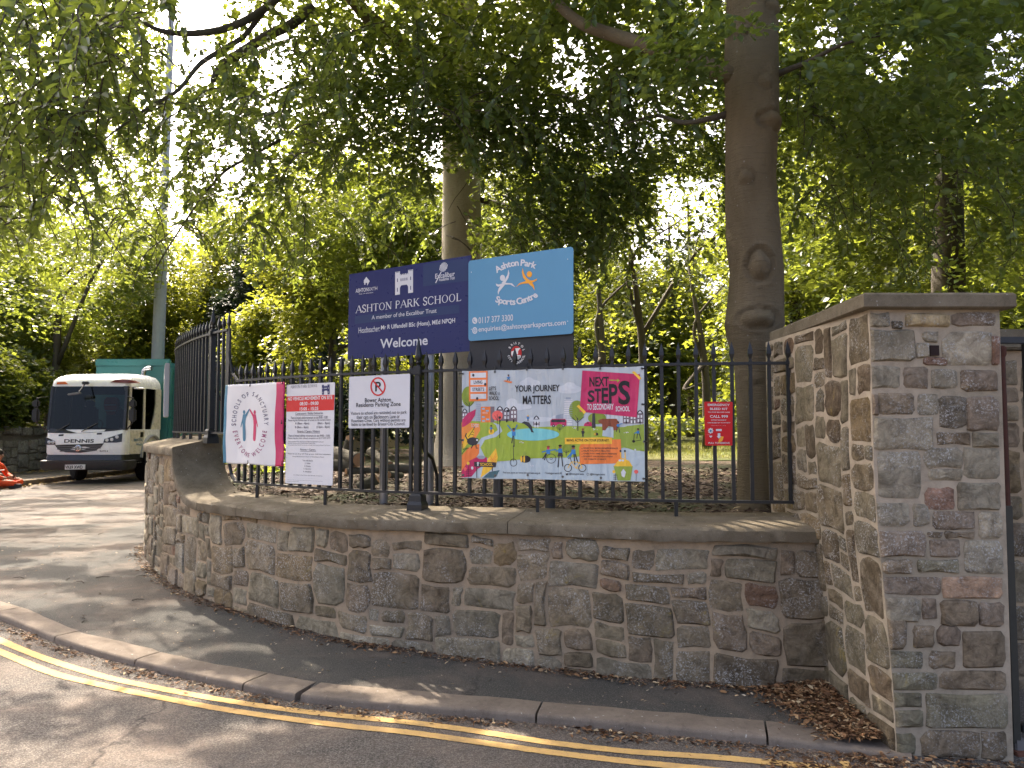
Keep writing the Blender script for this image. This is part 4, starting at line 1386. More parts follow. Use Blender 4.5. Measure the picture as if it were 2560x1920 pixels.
# parking notice
q = fence_quad((873, 942), (1025, 934), (1023, 1069), (871, 1071), [(1348, 235), (1925, 205), (1918, 722), (1340, 728)])
r, inv = sign_root('parking_notice', 'white residents parking notice with red no parking circle on the railing', q)
board_obj(q, 'board', K['white'], r, inv, 0.004, 0.012)
pr = Print(q)
B_ = K['black']
pr.text('P', (1602, 284), (1654, 374), B_, 0.035, 1)
pr.ring(1628, 329, 73, 90, 14, K['red'], 2); pr.line([(1580, 270), (1676, 388)], 13, K['red'], 2)
pr.build('symbol', r, inv)
pr = Print(q)
pr.text('Bower Ashton', (1503, 440), (1750, 473), B_, 0.02); pr.text('Residents Parking Zone', (1418, 486), (1840, 528), B_, 0.02)
pr.text('Visitors to school are reminded not to park', (1365, 570), (1895, 598), B_, 0.008)
pr.text('their cars on Blackmoors Lane or', (1422, 604), (1832, 632), B_, 0.008)
pr.text('Rownham Close. Cars without permits are', (1372, 641), (1885, 672), B_, 0.008)
pr.text('liable to be fined by Bristol City Council.', (1372, 676), (1882, 708), B_, 0.008)
pr.build('lettering', r, inv)

# vehicle movement notice
q = fence_quad((717, 962), (837, 955.5), (831, 1214), (713, 1208), [(752, 312), (1210, 288), (1185, 1275), (735, 1252)])
r, inv = sign_root('vehicle_notice', 'tall white school notice with red band about vehicle movement on the railing', q)
board_obj(q, 'board', K['white'], r, inv, 0.004, 0.01)
pr = Print(q)
pr.poly([(751, 425), (1208, 408), (1202, 556), (749, 571)], K['red'], 0)
pr.build('red_band', r, inv)
pr = Print(q)
pr.text('', (790, 318), (1050, 335), K['dkgrey'], geo=serif_geo('ASHTON PARK SCHOOL'))
pr.text('NO VEHICLE MOVEMENT ON SITE', (765, 432), (1188, 450), W_, 0.04)
pr.text('08:30 - 09:00', (882, 478), (1060, 506), W_, 0.04); pr.text('15:05 - 15:25', (882, 528), (1058, 555), W_, 0.04)
D_ = K['dkgrey']
for body, tl, br, bd in [('Contractors / Bulky Deliveries', (838, 578), (1101, 600), 0.012), ('There is limited vehicle movement on site 09:00 - 15:00.', (793, 618), (1147, 636), 0.01),
                         ('Please ring the Facilities team for access on the numbers below.', (767, 645), (1175, 662), 0.01), ('A (8am - 4pm)            (8am - 4pm)', (835, 672), (1165, 696), 0.015), ('B (8am - 4pm)            (12pm - 8pm)', (835, 708), (1165, 732), 0.015),
                         ('Parents / Carers / Visitors', (858, 748), (1072, 768), 0.012), ('There is limited vehicle movement on site 09:00 - 15:00.', (767, 790), (1168, 810), 0.01), ('Please ring the main school reception on 0117 377 2777', (763, 816), (1170, 836), 0.01),
                         ('Visitors to Ashton Park School are reminded that Blackmoors Lane and', (764, 850), (1105, 864), 0.0), ('Rownham Close are part of the Residents Parking Zone.', (764, 867), (1030, 881), 0.0), ('Cars parked without the correct permits are liable to be fined by Bristol City Council.', (764, 884), (1170, 899), 0.0),
                         ('Parents + Carers.', (887, 922), (1033, 943), 0.012), ('Please do not drop off / Pick up your child from anywhere', (762, 965), (1170, 988), 0.01), ('along Blackmoors Lane or Rownham Close.', (808, 992), (1112, 1012), 0.01),
                         ('You will find it', (908, 1028), (1006, 1046), 0.01), ('1. Safer', (932, 1056), (985, 1071), 0.01), ('2. Easier', (926, 1082), (987, 1098), 0.01), ('3. Quicker', (918, 1108), (992, 1126), 0.01), ('4. Healthier', (914, 1134), (995, 1151), 0.01),
                         ('to adopt the Park and Stride Scheme.', (817, 1168), (1098, 1190), 0.01), ('You can park near Ashton Court and your child can safely walk to lessons, do it to reduce all', (757, 1198), (1162, 1218), 0.0), ('pollution. Emergency vehicles need clear access at all times, please park elsewhere.', (757, 1216), (1098, 1238), 0.0), ('Emergency contact number.', (757, 1230), (872, 1243), 0.0)]:
    pr.text(body, tl, br, D_, bd)
for a, b in (((838, 604), (1101, 606)), ((858, 772), (1072, 775)), ((887, 948), (1035, 951))): pr.line([a, b], 3, D_)
pr.build('lettering', r, inv)
pr = Print(q)
castle(pr, 1092, 312, 1164, 408, -5, K['navy'], K['white'])
pr.build('emblem', r, inv)

# sanctuary banner: a hanging cloth with teal and magenta hems, wrinkled
q = fence_quad((566, 963), (713, 955), (707, 1166), (560, 1157), [(178, 312), (735, 285), (715, 1090), (152, 1055)], 0.04)
r, inv = sign_root('sanctuary_banner', 'white cloth banner with two joined figures and ring of words, magenta hem', q, 'banner')
def cloth(u, v, off):
    w = 0.010 * math.sin(u * 9 + v * 3) * (0.3 + 0.7 * v) + 0.008 * mnoise.noise(Vector((u * 3.5, v * 2.2, 3))) + 0.004 * mnoise.noise(Vector((u * 9, v * 6, 8)))
    uu = u + 0.010 * math.sin(v * 7 + 1) * u + 0.004 * math.sin(v * 17) * u
    vv = v + 0.006 * math.sin(u * 10) * (1 if v > 0.5 else -0.3)
    return q.P(uu, vv, off + w + 0.008)
nu, nv = 40, 44
V = []; Fq = []; mi = []
for j in range(nv + 1):
    for i in range(nu + 1): V.append(cloth(i / nu, j / nv, 0))
for j in range(nv):
    for i in range(nu):
        Fq.append((j * (nu + 1) + i, j * (nu + 1) + i + 1, (j + 1) * (nu + 1) + i + 1, (j + 1) * (nu + 1) + i))
        mi.append(1 if i >= nu - 5 else (2 if i < 2 else 0))
me = np_mesh('cloth', V, Fq); me.polygons.foreach_set('material_index', mi)
o = mesh_obj('cloth', me, r, [K['white'], K['magenta'], K['teal']], True); o.matrix_parent_inverse = inv
me.update()
sm = o.modifiers.new('thickness', 'SOLIDIFY'); sm.thickness = 0.001; sm.offset = -1
pr = Print(q, 0.002, cloth)
ecx, ecy = 425, 690
pr.arc('SCHOOLS OF SANCTUARY', Print.ellipse_fn(ecx, ecy, 140, 275, 178, 362), 40, K['ink'], 0.012, gap=0.12, wsc=0.72)
pr.arc('EVERYONE WELCOME', Print.ellipse_fn(ecx, ecy, 172, 318, 170, 10), 40, K['plum'], 0.012, gap=0.16, wsc=0.72)
pr.build('lettering', r, inv)
pr = Print(q, 0.002, cloth)
def person_mark(s, mat):
    fx = lambda x: 417 + s * (x - 417)
    pr.ell(fx(363), 572, 11, 20, mat)
    for pts in ([(352, 592), (374, 592), (412, 538), (422, 545), (384, 615), (378, 650), (376, 700), (376, 830), (371, 850), (360, 853), (349, 846), (346, 825), (346, 690), (343, 640)],
                [(343, 640), (352, 650), (340, 690), (330, 718), (325, 712), (334, 670)]):
        pr.poly([(fx(x), y) for x, y in pts], mat, 1)
person_mark(1, K['teal']); pr.build('figure', r, inv)
pr = Print(q, 0.002, cloth); person_mark(-1, K['magenta']); pr.build('figure', r, inv)
for (x, y) in ((418, 318), (710, 678), (706, 1070), (405, 1066), (716, 300)):
    u, v = q.uv(x, y); p = cloth(u, v, 0.002)
    mb = MB(); mb.lathe([(0.007, 0), (0.007, -0.004), (0.004, -0.006)], (0, 0, 0), 8, axis='y')
    mb.box((0, 0.012, 0.012), (0.005, 0.03, 0.03))
    o = mb.build('cable_tie', M['iron'], r); o.location = p; o.matrix_parent_inverse = inv

# bleed kit box
q = fence_quad((1762, 1004), (1831.5, 1004.5), (1831, 1114), (1764, 1114), [(385, 408), (1028, 410), (1025, 1420), (405, 1420)], 0.06)
r, inv = sign_root('bleed_kit_box', 'red emergency bleed kit box hung on the railing beside the tree trunk', q, 'box')
board_obj(q, 'box', K['khaki'], r, inv, 0.045, 0.006)
pr = Print(q)
for body, tl, br, bd in [('EMERGENCY', (452, 455), (960, 510), 0.04), ('BLEED KIT', (505, 548), (915, 600), 0.04), ('TO STOP BLOOD LOSS', (455, 637), (962, 667), 0.03), ('CALL 999', (505, 718), (920, 782), 0.04), ('REPORT INCIDENT', (535, 820), (885, 846), 0.03),
                         ('TAKE BLEED KIT TO PATIENT', (445, 882), (975, 908), 0.03), ('Making a difference in the community', (540, 954), (878, 968), 0.0), ('PULL TO REMOVE', (470, 1340), (960, 1382), 0.03), ('Supported by', (430, 1164), (515, 1176), 0.0)]:
    pr.text(body, tl, br, W_, bd)
pr.build('lettering', r, inv)
pr = Print(q)
pr.ell(520, 1080, 42, 42, W_)
for k in range(8): pr.ell(520 + 48 * math.cos(k * math.pi / 4), 1080 + 52 * math.sin(k * math.pi / 4), 16, 16, W_, 1, 8)
pr.ell(520, 1080, 26, 26, K['teal'], 2)
pr.poly([(645, 1040), (775, 1040), (775, 1085), (645, 1085)], W_)
pr.poly([(685, 1135), (745, 1135), (745, 1205), (765, 1205), (712, 1260), (660, 1205), (685, 1205)], W_)
pr.poly([(525, 1240), (490, 1205), (500, 1190), (525, 1200), (548, 1190), (558, 1205)], W_)
pr.build('symbol', r, inv)
pr = Print(q)
pr.poly([(765, 1205), (825, 1215), (800, 1300), (745, 1345), (705, 1375), (705, 1290)], K['amber'], 3)
pr.build('pull_tab', r, inv)
# --- illustrated vinyl banner
def vinyl(name, c):
    t = NT('vinyl_' + name)
    v = t.coord()
    n1 = t.noise(v, 3.5, 4, 0.55, 0.8); n2 = t.noise(v, 14, 4, 0.6)
    colr = lin(*c)
    cc = t.mix(t.maprange(n2, 0.5, 0.8, 0, 0.10), colr, (0.25, 0.22, 0.18, 1))
    vv = t.coord('Object', (5, 5, 0.8))
    fold = t.noise(vv, 2.0, 3, 0.5, 0.5)
    return t.done(t.principled(cc, 0.42, 0.4, 0, t.bump(t.math('ADD', fold, t.math('MULTIPLY', n1, 0.6)), 0.55, 0.06)))
VN = {k: vinyl(k, c) for k, c in {'sky': (186, 193, 195), 'cloud': (206, 210, 212), 'green': (160, 180, 62), 'green2': (148, 168, 66), 'olive': (134, 152, 50), 'pond': (128, 206, 208), 'path': (186, 200, 204), 'orange': (240, 130, 62), 'orange2': (245, 150, 70),
                               'amber': (248, 196, 62), 'magenta': (196, 46, 96), 'pink': (205, 60, 100), 'coral': (240, 105, 95), 'black': (26, 26, 30), 'dark': (52, 50, 56), 'white': (220, 220, 220), 'blue': (60, 130, 190), 'brown': (140, 72, 42), 'greyb': (150, 160, 172), 'house': (120, 104, 110), 'skin': (150, 96, 72), 'teal': (70, 104, 110), 'bluewin': (150, 186, 205)}.items()}
q = fence_quad((1155, 927), (1610, 915), (1612.6, 1204), (1154.5, 1195), [(228, 103), (2090, 65), (2100, 1245), (222, 1213)], 0.045)
r, inv = sign_root('illustrated_banner', 'large colourful illustrated school travel banner tied along the railing', q, 'banner')
# sheet with a slightly scalloped top and bottom edge between the ties
mb = MB(); top = []; bot = []
for i in range(41):
    u = i / 40
    sc = 0.006 * abs(math.sin(u * math.pi * 5))
    top.append((u, sc)); bot.append((u, 1 - sc * 0.6 + 0.004 * math.sin(u * 9)))
ring = top + bot[::-1]
mb.loft([[q.P(u, v, -0.0015) for u, v in ring], [q.P(u, v, 0) for u, v in ring]])
o = mb.build('sheet', VN['sky'], r); o.matrix_parent_inverse = inv
pr = Print(q, 0.0008)
G = VN
def hill(pts, mat, lay): pr.poly(pts, mat, lay)
# sky furniture
for cx, cy, rx, ry in ((960, 235, 110, 40), (950, 215, 50, 42), (1360, 300, 130, 45), (1370, 270, 60, 45), (840, 480, 140, 35), (770, 440, 60, 48), (1290, 590, 110, 28), (1060, 610, 150, 25)):
    pr.ell(cx, cy, rx, ry, G['cloud'], 0)
# left tree, tower blocks and terraces
pr.ell(300, 370, 75, 105, G['olive'], 0); pr.line([(308, 560), (308, 440)], 9, G['dark'], 1); pr.line([(308, 480), (265, 430)], 5, G['dark'], 1); pr.line([(308, 480), (355, 430)], 5, G['dark'], 1)
pr.poly([(380, 435), (432, 435), (432, 640), (380, 640)], G['greyb'], 0)
for k in range(9): pr.line([(382, 448 + k * 21), (430, 448 + k * 21)], 5, G['white'], 1)
def houses(x0, x1, y0, y1, n, lay=0):
    w = (x1 - x0) / n
    for i in range(n):
        a = x0 + i * w
        yo = y0 + 12 * (i % 2)
        pr.poly([(a, yo + 35), (a + w * .15, yo + 12), (a + w * .5, yo - 6), (a + w * .85, yo + 12), (a + w, yo + 35)], G['dark'], lay)
        pr.poly([(a, yo + 35), (a + w, yo + 35), (a + w, y1), (a, y1)], G['house'], lay)
        pr.poly([(a + w * .2, yo + 30), (a + w * .5, yo + 4), (a + w * .8, yo + 30)], G['white'], lay + 1)
        for yy in (yo + 48, yo + 90):
            for k in (0.15, 0.58): pr.poly([(a + w * k, yy), (a + w * (k + .26), yy), (a + w * (k + .26), yy + 28), (a + w * k, yy + 28)], G['white'], lay + 1)
        pr.poly([(a + w * .4, y1 - 32), (a + w * .6, y1 - 32), (a + w * .6, y1), (a + w * .4, y1)], G['black'], lay + 1)
houses(226, 290, 500, 640, 1); houses(605, 825, 475, 640, 3); houses(995, 1060, 575, 672, 1); houses(1890, 2085, 520, 655, 3)
pr.poly([(1312, 405), (1395, 405), (1395, 670), (1312, 670)], G['white'], 0)
for k in range(13): pr.line([(1314, 415 + k * 19), (1393, 415 + k * 19)], 5, G['greyb'], 1)
pr.poly([(1328, 382), (1378, 382), (1378, 406), (1328, 406)], G['greyb'], 0)
pr.poly([(1225, 570), (1305, 550), (1305, 660), (1225, 660)], G['greyb'], 0)
for k in range(4): pr.poly([(1735 + k * 40, 560), (1770 + k * 40, 560), (1770 + k * 40, 650), (1735 + k * 40, 650)], G['cloud'], 1)
pr.poly([(436, 478), (582, 476), (582, 640), (436, 640)], G['orange'], 1)
pr.poly([(540, 476), (582, 476), (582, 640), (540, 640)], G['house'], 2)
for a, b in ((447, 490), (490, 512), (447, 575), (495, 600), (450, 615)): pr.poly([(a, b), (a + 32, b), (a + 32, b + 16), (a, b + 16)], G['bluewin'], 2)
pr.text('SCHOOL', (450, 535), (512, 548), G['white'], 0.02, 3)
# park
hill([(224, 660), (340, 625), (480, 632), (640, 625), (790, 628), (900, 655), (1010, 690), (1150, 685), (1350, 680), (1560, 678), (1760, 690), (1960, 690), (2088, 660), (2095, 940), (1900, 900), (1650, 960), (1400, 1000), (1000, 1010), (780, 1030), (600, 1045), (460, 980), (222, 1000)], G['green'], 1)
hill([(222, 640), (420, 650), (430, 720), (380, 800), (224, 900)], G['orange2'], 2)
hill([(565, 640), (640, 665), (668, 730), (600, 790), (480, 820), (430, 900), (480, 1000), (600, 1060), (800, 1035), (1000, 1015), (1400, 1005), (1700, 960), (1900, 905), (2095, 945), (2098, 1243), (222, 1211), (400, 1000), (395, 860), (440, 800), (560, 760), (620, 720), (600, 670)], G['path'], 2)
hill([(455, 900), (520, 820), (700, 800), (1000, 830), (1400, 800), (1690, 790), (1750, 860), (1600, 960), (1390, 1000), (1000, 1008), (780, 1028), (610, 1042), (480, 1000)], G['green'], 3)
hill([(1800, 730), (1930, 680), (2090, 660), (2096, 935), (2000, 930), (1870, 880)], G['green2'], 3)
hill([(1690, 780), (1700, 700), (1800, 690), (1800, 800)], G['path'], 3)
pr.ell(990, 765, 272, 63, G['pond'], 4, 36)
# foliage on the left
hill([(226, 690), (232, 610), (290, 545), (382, 503), (370, 570), (320, 640), (260, 680)], G['magenta'], 4)
pr.line([(232, 680), (300, 600), (375, 510)], 5, G['pink'], 5)
hill([(224, 980), (300, 900), (420, 860), (415, 960), (330, 1060), (222, 1150)], G['orange'], 4)
hill([(226, 880), (270, 770), (360, 690), (365, 760), (300, 850), (235, 920)], G['amber'], 4)
for k in range(4): pr.line([(300 + k * 18, 790 - k * 25), (320 + k * 16, 760 - k * 25), (358, 770 - k * 25)], 5, G['black'], 5)
pr.line([(226, 965), (260, 920), (300, 905)], 5, G['black'], 5); pr.line([(230, 860), (240, 920), (285, 900)], 5, G['black'], 5)
hill([(222, 1140), (300, 1040), (420, 985), (500, 1000), (505, 1060), (400, 1120), (330, 1200), (222, 1208)], G['magenta'], 5)
pr.ell(440, 1000, 45, 18, G['greyb'], 6); pr.ell(296, 1062, 16, 18, G['amber'], 6); pr.ell(340, 1110, 13, 16, G['white'], 6); pr.ell(262, 1120, 16, 20, G['coral'], 6)
for k in range(4): pr.line([(275, 1130 + k * 20), (330, 1130 + k * 20)], 4, G['black'], 6)
pr.line([(300, 1075), (300, 1205)], 4, G['black'], 6)
hill([(430, 1210), (460, 1090), (540, 980), (600, 905), (620, 1000), (600, 1080), (520, 1150)], G['amber'], 5)
for k in range(3): pr.line([(540, 990 + k * 30), (560, 1030 + k * 20), (600, 960 + k * 30)], 5, G['orange'], 6)
hill([(455, 1210), (530, 1150), (640, 1130), (600, 1200), (570, 1212)], G['teal'], 6)
# small lemur-like animal
pr.ell(345, 835, 62, 42, G['dark'], 6); pr.ell(390, 820, 22, 20, G['black'], 6); pr.ell(395, 822, 12, 11, G['white'], 7); pr.line([(290, 820), (265, 780), (275, 755)], 12, G['dark'], 6); pr.line([(350, 870), (330, 905)], 10, G['black'], 6); pr.line([(380, 865), (385, 905), (405, 905)], 9, G['black'], 6)
# trees, lamps, pink tree
pr.ell(615, 570, 58, 52, G['coral'], 2); pr.line([(615, 660), (615, 560)], 4, G['dark'], 3)
for k in (-1, 1): pr.line([(615, 620), (615 + k * 30, 570)], 3, G['dark'], 3)
for x, y0, y1 in ((640, 580, 800), (728, 510, 630)):
    pr.line([(x, y0), (x, y1)], 7 if x == 640 else 5, G['black'], 4); pr.poly([(x - 16, y0), (x + 16, y0), (x + 10, y0 + 22), (x - 10, y0 + 22)], G['black'], 4)
pr.ell(1440, 520, 80, 105, G['olive'], 1); pr.ell(1640, 600, 90, 60, G['olive'], 1)
pr.line([(1450, 725), (1448, 600)], 9, G['dark'], 4); pr.line([(1449, 650), (1395, 590)], 6, G['dark'], 4); pr.line([(1449, 640), (1510, 585)], 6, G['dark'], 4); pr.line([(1449, 615), (1425, 570)], 5, G['dark'], 4)
pr.poly([(1594, 550), (1618, 550), (1626, 698), (1586, 698)], G['dark'], 4)
pr.ell(1268, 690, 38, 32, G['olive'], 5); pr.line([(1268, 735), (1268, 690)], 4, G['dark'], 6); pr.line([(1268, 715), (1245, 692)], 3, G['dark'], 6); pr.line([(1268, 715), (1292, 690)], 3, G['dark'], 6)
pr.ell(1350, 905, 55, 45, G['olive'], 4); pr.line([(1332, 980), (1332, 930)], 7, G['dark'], 5); pr.line([(1332, 955), (1305, 935)], 5, G['dark'], 5); pr.line([(1332, 955), (1360, 935)], 5, G['dark'], 5)
# bus, car
pr.poly([(1172, 620), (1190, 605), (1320, 605), (1336, 625), (1336, 675), (1172, 675)], G['magenta'], 4); pr.poly([(1182, 612), (1322, 612), (1328, 640), (1180, 640)], G['dark'], 5)
for x in (1205, 1303): pr.ell(x, 676, 14, 14, G['black'], 5); pr.ell(x, 676, 6, 6, G['white'], 6)
pr.poly([(1508, 680), (1515, 655), (1545, 635), (1585, 640), (1590, 682)], G['magenta'], 4); pr.poly([(1532, 655), (1550, 640), (1560, 655)], G['dark'], 5)
# bear
pr.poly([(1650, 620), (1690, 605), (1830, 605), (1850, 640), (1840, 720), (1800, 725), (1795, 690), (1750, 680), (1720, 725), (1690, 722), (1690, 660), (1655, 645)], G['brown'], 5)
# pupils
def pupil(x, y, s, mat_top='blue', legs=((-8, 40), (10, 38)), arms=((-18, 4), (20, 8)), hair='black', skin='skin', skirt=False):
    pr.ell(x, y - 17 * s, 9 * s, 11 * s, G[skin], 7); pr.ell(x, y - 25 * s, 11 * s, 7 * s, G[hair], 8)
    pr.poly([(x - 12 * s, y - 6 * s), (x + 12 * s, y - 6 * s), (x + 13 * s, y + 22 * s), (x - 13 * s, y + 22 * s)], G[mat_top], 7)
    for a in arms: pr.line([(x, y), (x + a[0] * s, y + a[1] * s)], 7 * s, G[mat_top], 7)
    if skirt: pr.poly([(x - 12 * s, y + 20 * s), (x + 12 * s, y + 20 * s), (x + 18 * s, y + 44 * s), (x - 18 * s, y + 44 * s)], G['dark'], 8)
    for l in legs: pr.line([(x + l[0] * .4 * s, y + 20 * s), (x + l[0] * s, y + (22 + l[1]) * s)], 7 * s, G['dark'], 6)
pupil(735, 172, 0.9, legs=((-14, 16), (12, 16))); pr.poly([(680, 212), (700, 203), (775, 218), (765, 235), (720, 225)], G['orange'], 6)
pupil(940, 590, 0.75, arms=((-26, -10), (26, 10)), legs=((-6, 26), (8, 26)), hair='amber')
pr.poly([(872, 648), (900, 630), (950, 640), (980, 680), (990, 725), (1005, 745), (975, 742), (965, 715), (940, 685), (900, 655)], G['dark'], 6)
pupil(548, 695, 0.85, legs=((10, 36), (-8, 36))); pr.ell(550, 735, 30, 30, G['amber'], 5)
pupil(790, 745, 1.5, arms=((-44, -50), (24, -52)), legs=((-14, 50), (2, 74)), hair='dark')
pr.line([(785, 880), (788, 1040)], 6, G['dark'], 6); pr.ring(787, 1054, 38, 40, 6, G['black'], 6)
pupil(1500, 735, 1.0, 'dark', legs=((-6, 30), (6, 30)), hair='brown'); pupil(1845, 665, 1.0, arms=((40, -10), (-14, 10)), legs=((-18, 50), (14, 60)))
pupil(2035, 735, 1.0, arms=((-34, 20), (-20, 14)), legs=((-12, 48), (26, 56)), skin='skin'); pr.line([(2000, 755), (1993, 835)], 5, G['black'], 6); pr.ell(1993, 836, 14, 14, G['black'], 6); pr.line([(1993, 836), (2065, 822)], 5, G['black'], 6)
pupil(1150, 930, 1.55, arms=((-40, 10), (50, -6)), legs=((-36, 32), (-26, 40)), hair='brown', skin='pink')
pr.ring(1180, 1012, 50, 50, 5, G['dark'], 8); pr.ring(1180, 1012, 14, 14, 4, G['dark'], 8)
pupil(1272, 920, 1.6, legs=((-14, 90), (16, 84)), arms=((-26, 10), (14, 20)), hair='black', skirt=True)
pupil(1405, 930, 1.7, arms=((-34, 40), (-20, 40)), legs=((8, 60), (26, 50)), hair='black')
for x in (1350, 1494): pr.ring(x, 1108, 40, 40, 7, G['black'], 8)
pr.line([(1350, 1108), (1385, 1045), (1465, 1050), (1430, 1110), (1385, 1045)], 7, G['amber'], 8); pr.line([(1465, 1050), (1494, 1108), (1430, 1110)], 7, G['amber'], 8); pr.line([(1385, 1045), (1375, 1005), (1352, 1012)], 6, G['dark'], 8)
# bees
for x, y, s in ((910, 1018, 1.0), (1630, 762, 0.4)):
    pr.ell(x, y, 55 * s, 38 * s, G['dark'], 7); pr.ell(x - 40 * s, y, 12 * s, 32 * s, G['amber'], 8); pr.ell(x - 10 * s, y, 9 * s, 36 * s, G['amber'], 8); pr.ell(x + 30 * s, y, 26 * s, 30 * s, G['black'], 8)
    pr.ell(x - 5 * s, y - 55 * s, 18 * s, 24 * s, G['green2'], 7)
# text panels
pr.poly([(1495, 825), (1870, 815), (1880, 1060), (1470, 1070), (1462, 900)], G['orange'], 7)
pr.poly([(1318, 800), (1785, 795), (1785, 862), (1318, 866)], G['amber'], 8)
pr.poly([(1495, 107), (2053, 150), (2022, 592), (1468, 532)], G['magenta'], 6)
pr.poly([(1975, 125), (2000, 118), (2066, 190), (2050, 210)], G['amber'], 7); pr.poly([(1438, 475), (1460, 460), (1532, 535), (1512, 555)], G['amber'], 7)
pr.poly([(306, 110), (512, 106), (510, 415), (306, 422)], G['orange'], 6)
for y in (125, 200, 272, 345): pr.poly([(324, y), (495, y - 2), (495, y + 50), (324, y + 52)], G['white'], 7)
for x, y in ((355, 150), (485, 245), (397, 392)): pr.ell(x, y, 13, 15, G['dark'], 8)
pr.poly([(362, 1045), (602, 1052), (598, 1102), (362, 1095)], G['dark'], 8); pr.line([(390, 1095), (390, 1208)], 9, G['dark'], 8); pr.line([(560, 1100), (560, 1140)], 9, G['dark'], 8)
pr.poly([(403, 1045), (420, 1062), (409, 1062), (409, 1088), (397, 1088), (397, 1062), (388, 1062)], G['white'], 9)
# flower tub with yellow giraffe-like flower, bottom right
pr.poly([(1800, 1085), (1985, 1088), (1962, 1235), (1840, 1235)], G['green2'], 7); pr.poly([(1800, 1090), (1840, 1040), (1890, 1005), (1950, 1035), (1982, 1090)], G['amber'], 7)
for x in (1868, 1910): pr.line([(x, 940), (x + 4, 1020)], 10, G['amber'], 7); pr.ell(x, 935, 9, 12, G['black'], 8); 
for x in (1862, 1890): pr.ell(x, 1030, 13, 11, G['white'], 8)
pr.poly([(1895, 1115), (1920, 1150), (1905, 1205), (1880, 1190), (1872, 1150)], G['white'], 8)
pr.ell(2017, 1145, 20, 20, G['coral'], 8); pr.line([(2017, 1165), (2017, 1235)], 4, G['dark'], 8); pr.ell(1803, 1145, 14, 16, G['amber'], 8)
for k in range(3): pr.line([(1800, 1180 + k * 20), (1838, 1180 + k * 20)], 6, G['dark'], 8)
pr.line([(1818, 1165), (1818, 1232)], 5, G['dark'], 8)
rr = random.Random(2)
for k in range(60): pr.ell(rr.uniform(330, 410), rr.uniform(655, 690), 3, 3, G['white'], 5, 6)
for cx, cy in ((875, 845), (1920, 750), (2025, 925), (1420, 700), (1620, 712), (980, 1090)):
    for k in range(7): pr.ell(cx + rr.uniform(-22, 22), cy + rr.uniform(-10, 10), 5, 4, G['white'], 6, 6)
pr.build('printed_illustration', r, inv)
pr = Print(q, 0.0008)
T9 = 10
pr.text('YOUR JOURNEY', (803, 258), (1268, 340), G['black'], 0.035, T9); pr.text('MATTERS', (886, 364), (1178, 452), G['black'], 0.035, T9)
pr.text('NEXT', (1565, 176), (1755, 272), G['black'], 0.05, T9)
pr.line([(1760, 208), (1840, 212)], 9, G['green'], T9); pr.poly([(1832, 192), (1862, 213), (1832, 234), (1842, 213)], G['green'], T9)
pr.text('S', (1548, 312), (1618, 436), G['black'], 0.05, T9); pr.text('T', (1616, 296), (1680, 438), G['black'], 0.05, T9); pr.text('E', (1684, 286), (1750, 446), G['black'], 0.05, T9); pr.text('P', (1755, 248), (1840, 454), G['black'], 0.05, T9); pr.text('S', (1845, 215), (1962, 462), G['black'], 0.05, T9)
pr.text('TO SECONDARY', (1542, 452), (1802, 512), G['white'], 0.035, T9); pr.text('SCHOOL', (1822, 478), (1957, 530), G['white'], 0.035, T9)
pr.text('LIVING', (360, 206), (455, 240), G['black'], 0.03, T9); pr.text('STREETS', (345, 280), (473, 314), G['black'], 0.03, T9)
pr.text("LET'S", (528, 268), (602, 308), G['black'], 0.035, T9); pr.text('WALK', (528, 318), (612, 360), G['black'], 0.035, T9); pr.text('TO', (618, 332), (642, 358), G['black'], 0.02, T9); pr.text('SCHOOL', (527, 370), (632, 410), G['black'], 0.035, T9)
pr.text('BEING ACTIVE ON YOUR JOURNEY:', (1338, 812), (1760, 846), G['black'], 0.035, T9)
for i, (tx, x1) in enumerate((('GIVES YOU MORE INDEPENDENCE', 1842), ('HELPS YOU STAY HEALTHY', 1770), ('GIVES YOU TIME WITH FRIENDS', 1832), ("DOESN'T CAUSE POLLUTION", 1790), ('OR CLIMATE CHANGE', 1728))):
    y = 898 + i * 28
    pr.text(tx, (1505 if i < 4 else 1512, y), (x1, y + 16), G['dark'], 0.03, T9)
    if i < 4: pr.ell(1492, y + 12, 4, 4, G['dark'], T9, 8)
pr.text('SCHOOL', (430, 1056), (566, 1090), G['amber'], 0.03, T9)
pr.text('Find out more at: www.livingstreets.org.uk', (675, 1146), (1070, 1176), G['dark'], 0.02, T9); pr.text('f LivingstreetsUK', (1115, 1150), (1292, 1178), G['dark'], 0.02, T9); pr.text('@livingstreets', (1360, 1156), (1510, 1184), G['dark'], 0.02, T9); pr.text('@livingstreets', (1570, 1160), (1718, 1188), G['dark'], 0.02, T9)
pr.poly([(1328, 1160), (1342, 1166), (1352, 1158), (1355, 1172), (1342, 1184), (1330, 1180)], G['dark'], T9); pr.ring(1549, 1172, 12, 13, 3, G['dark'], T9, 12)
pr.build('lettering', r, inv)
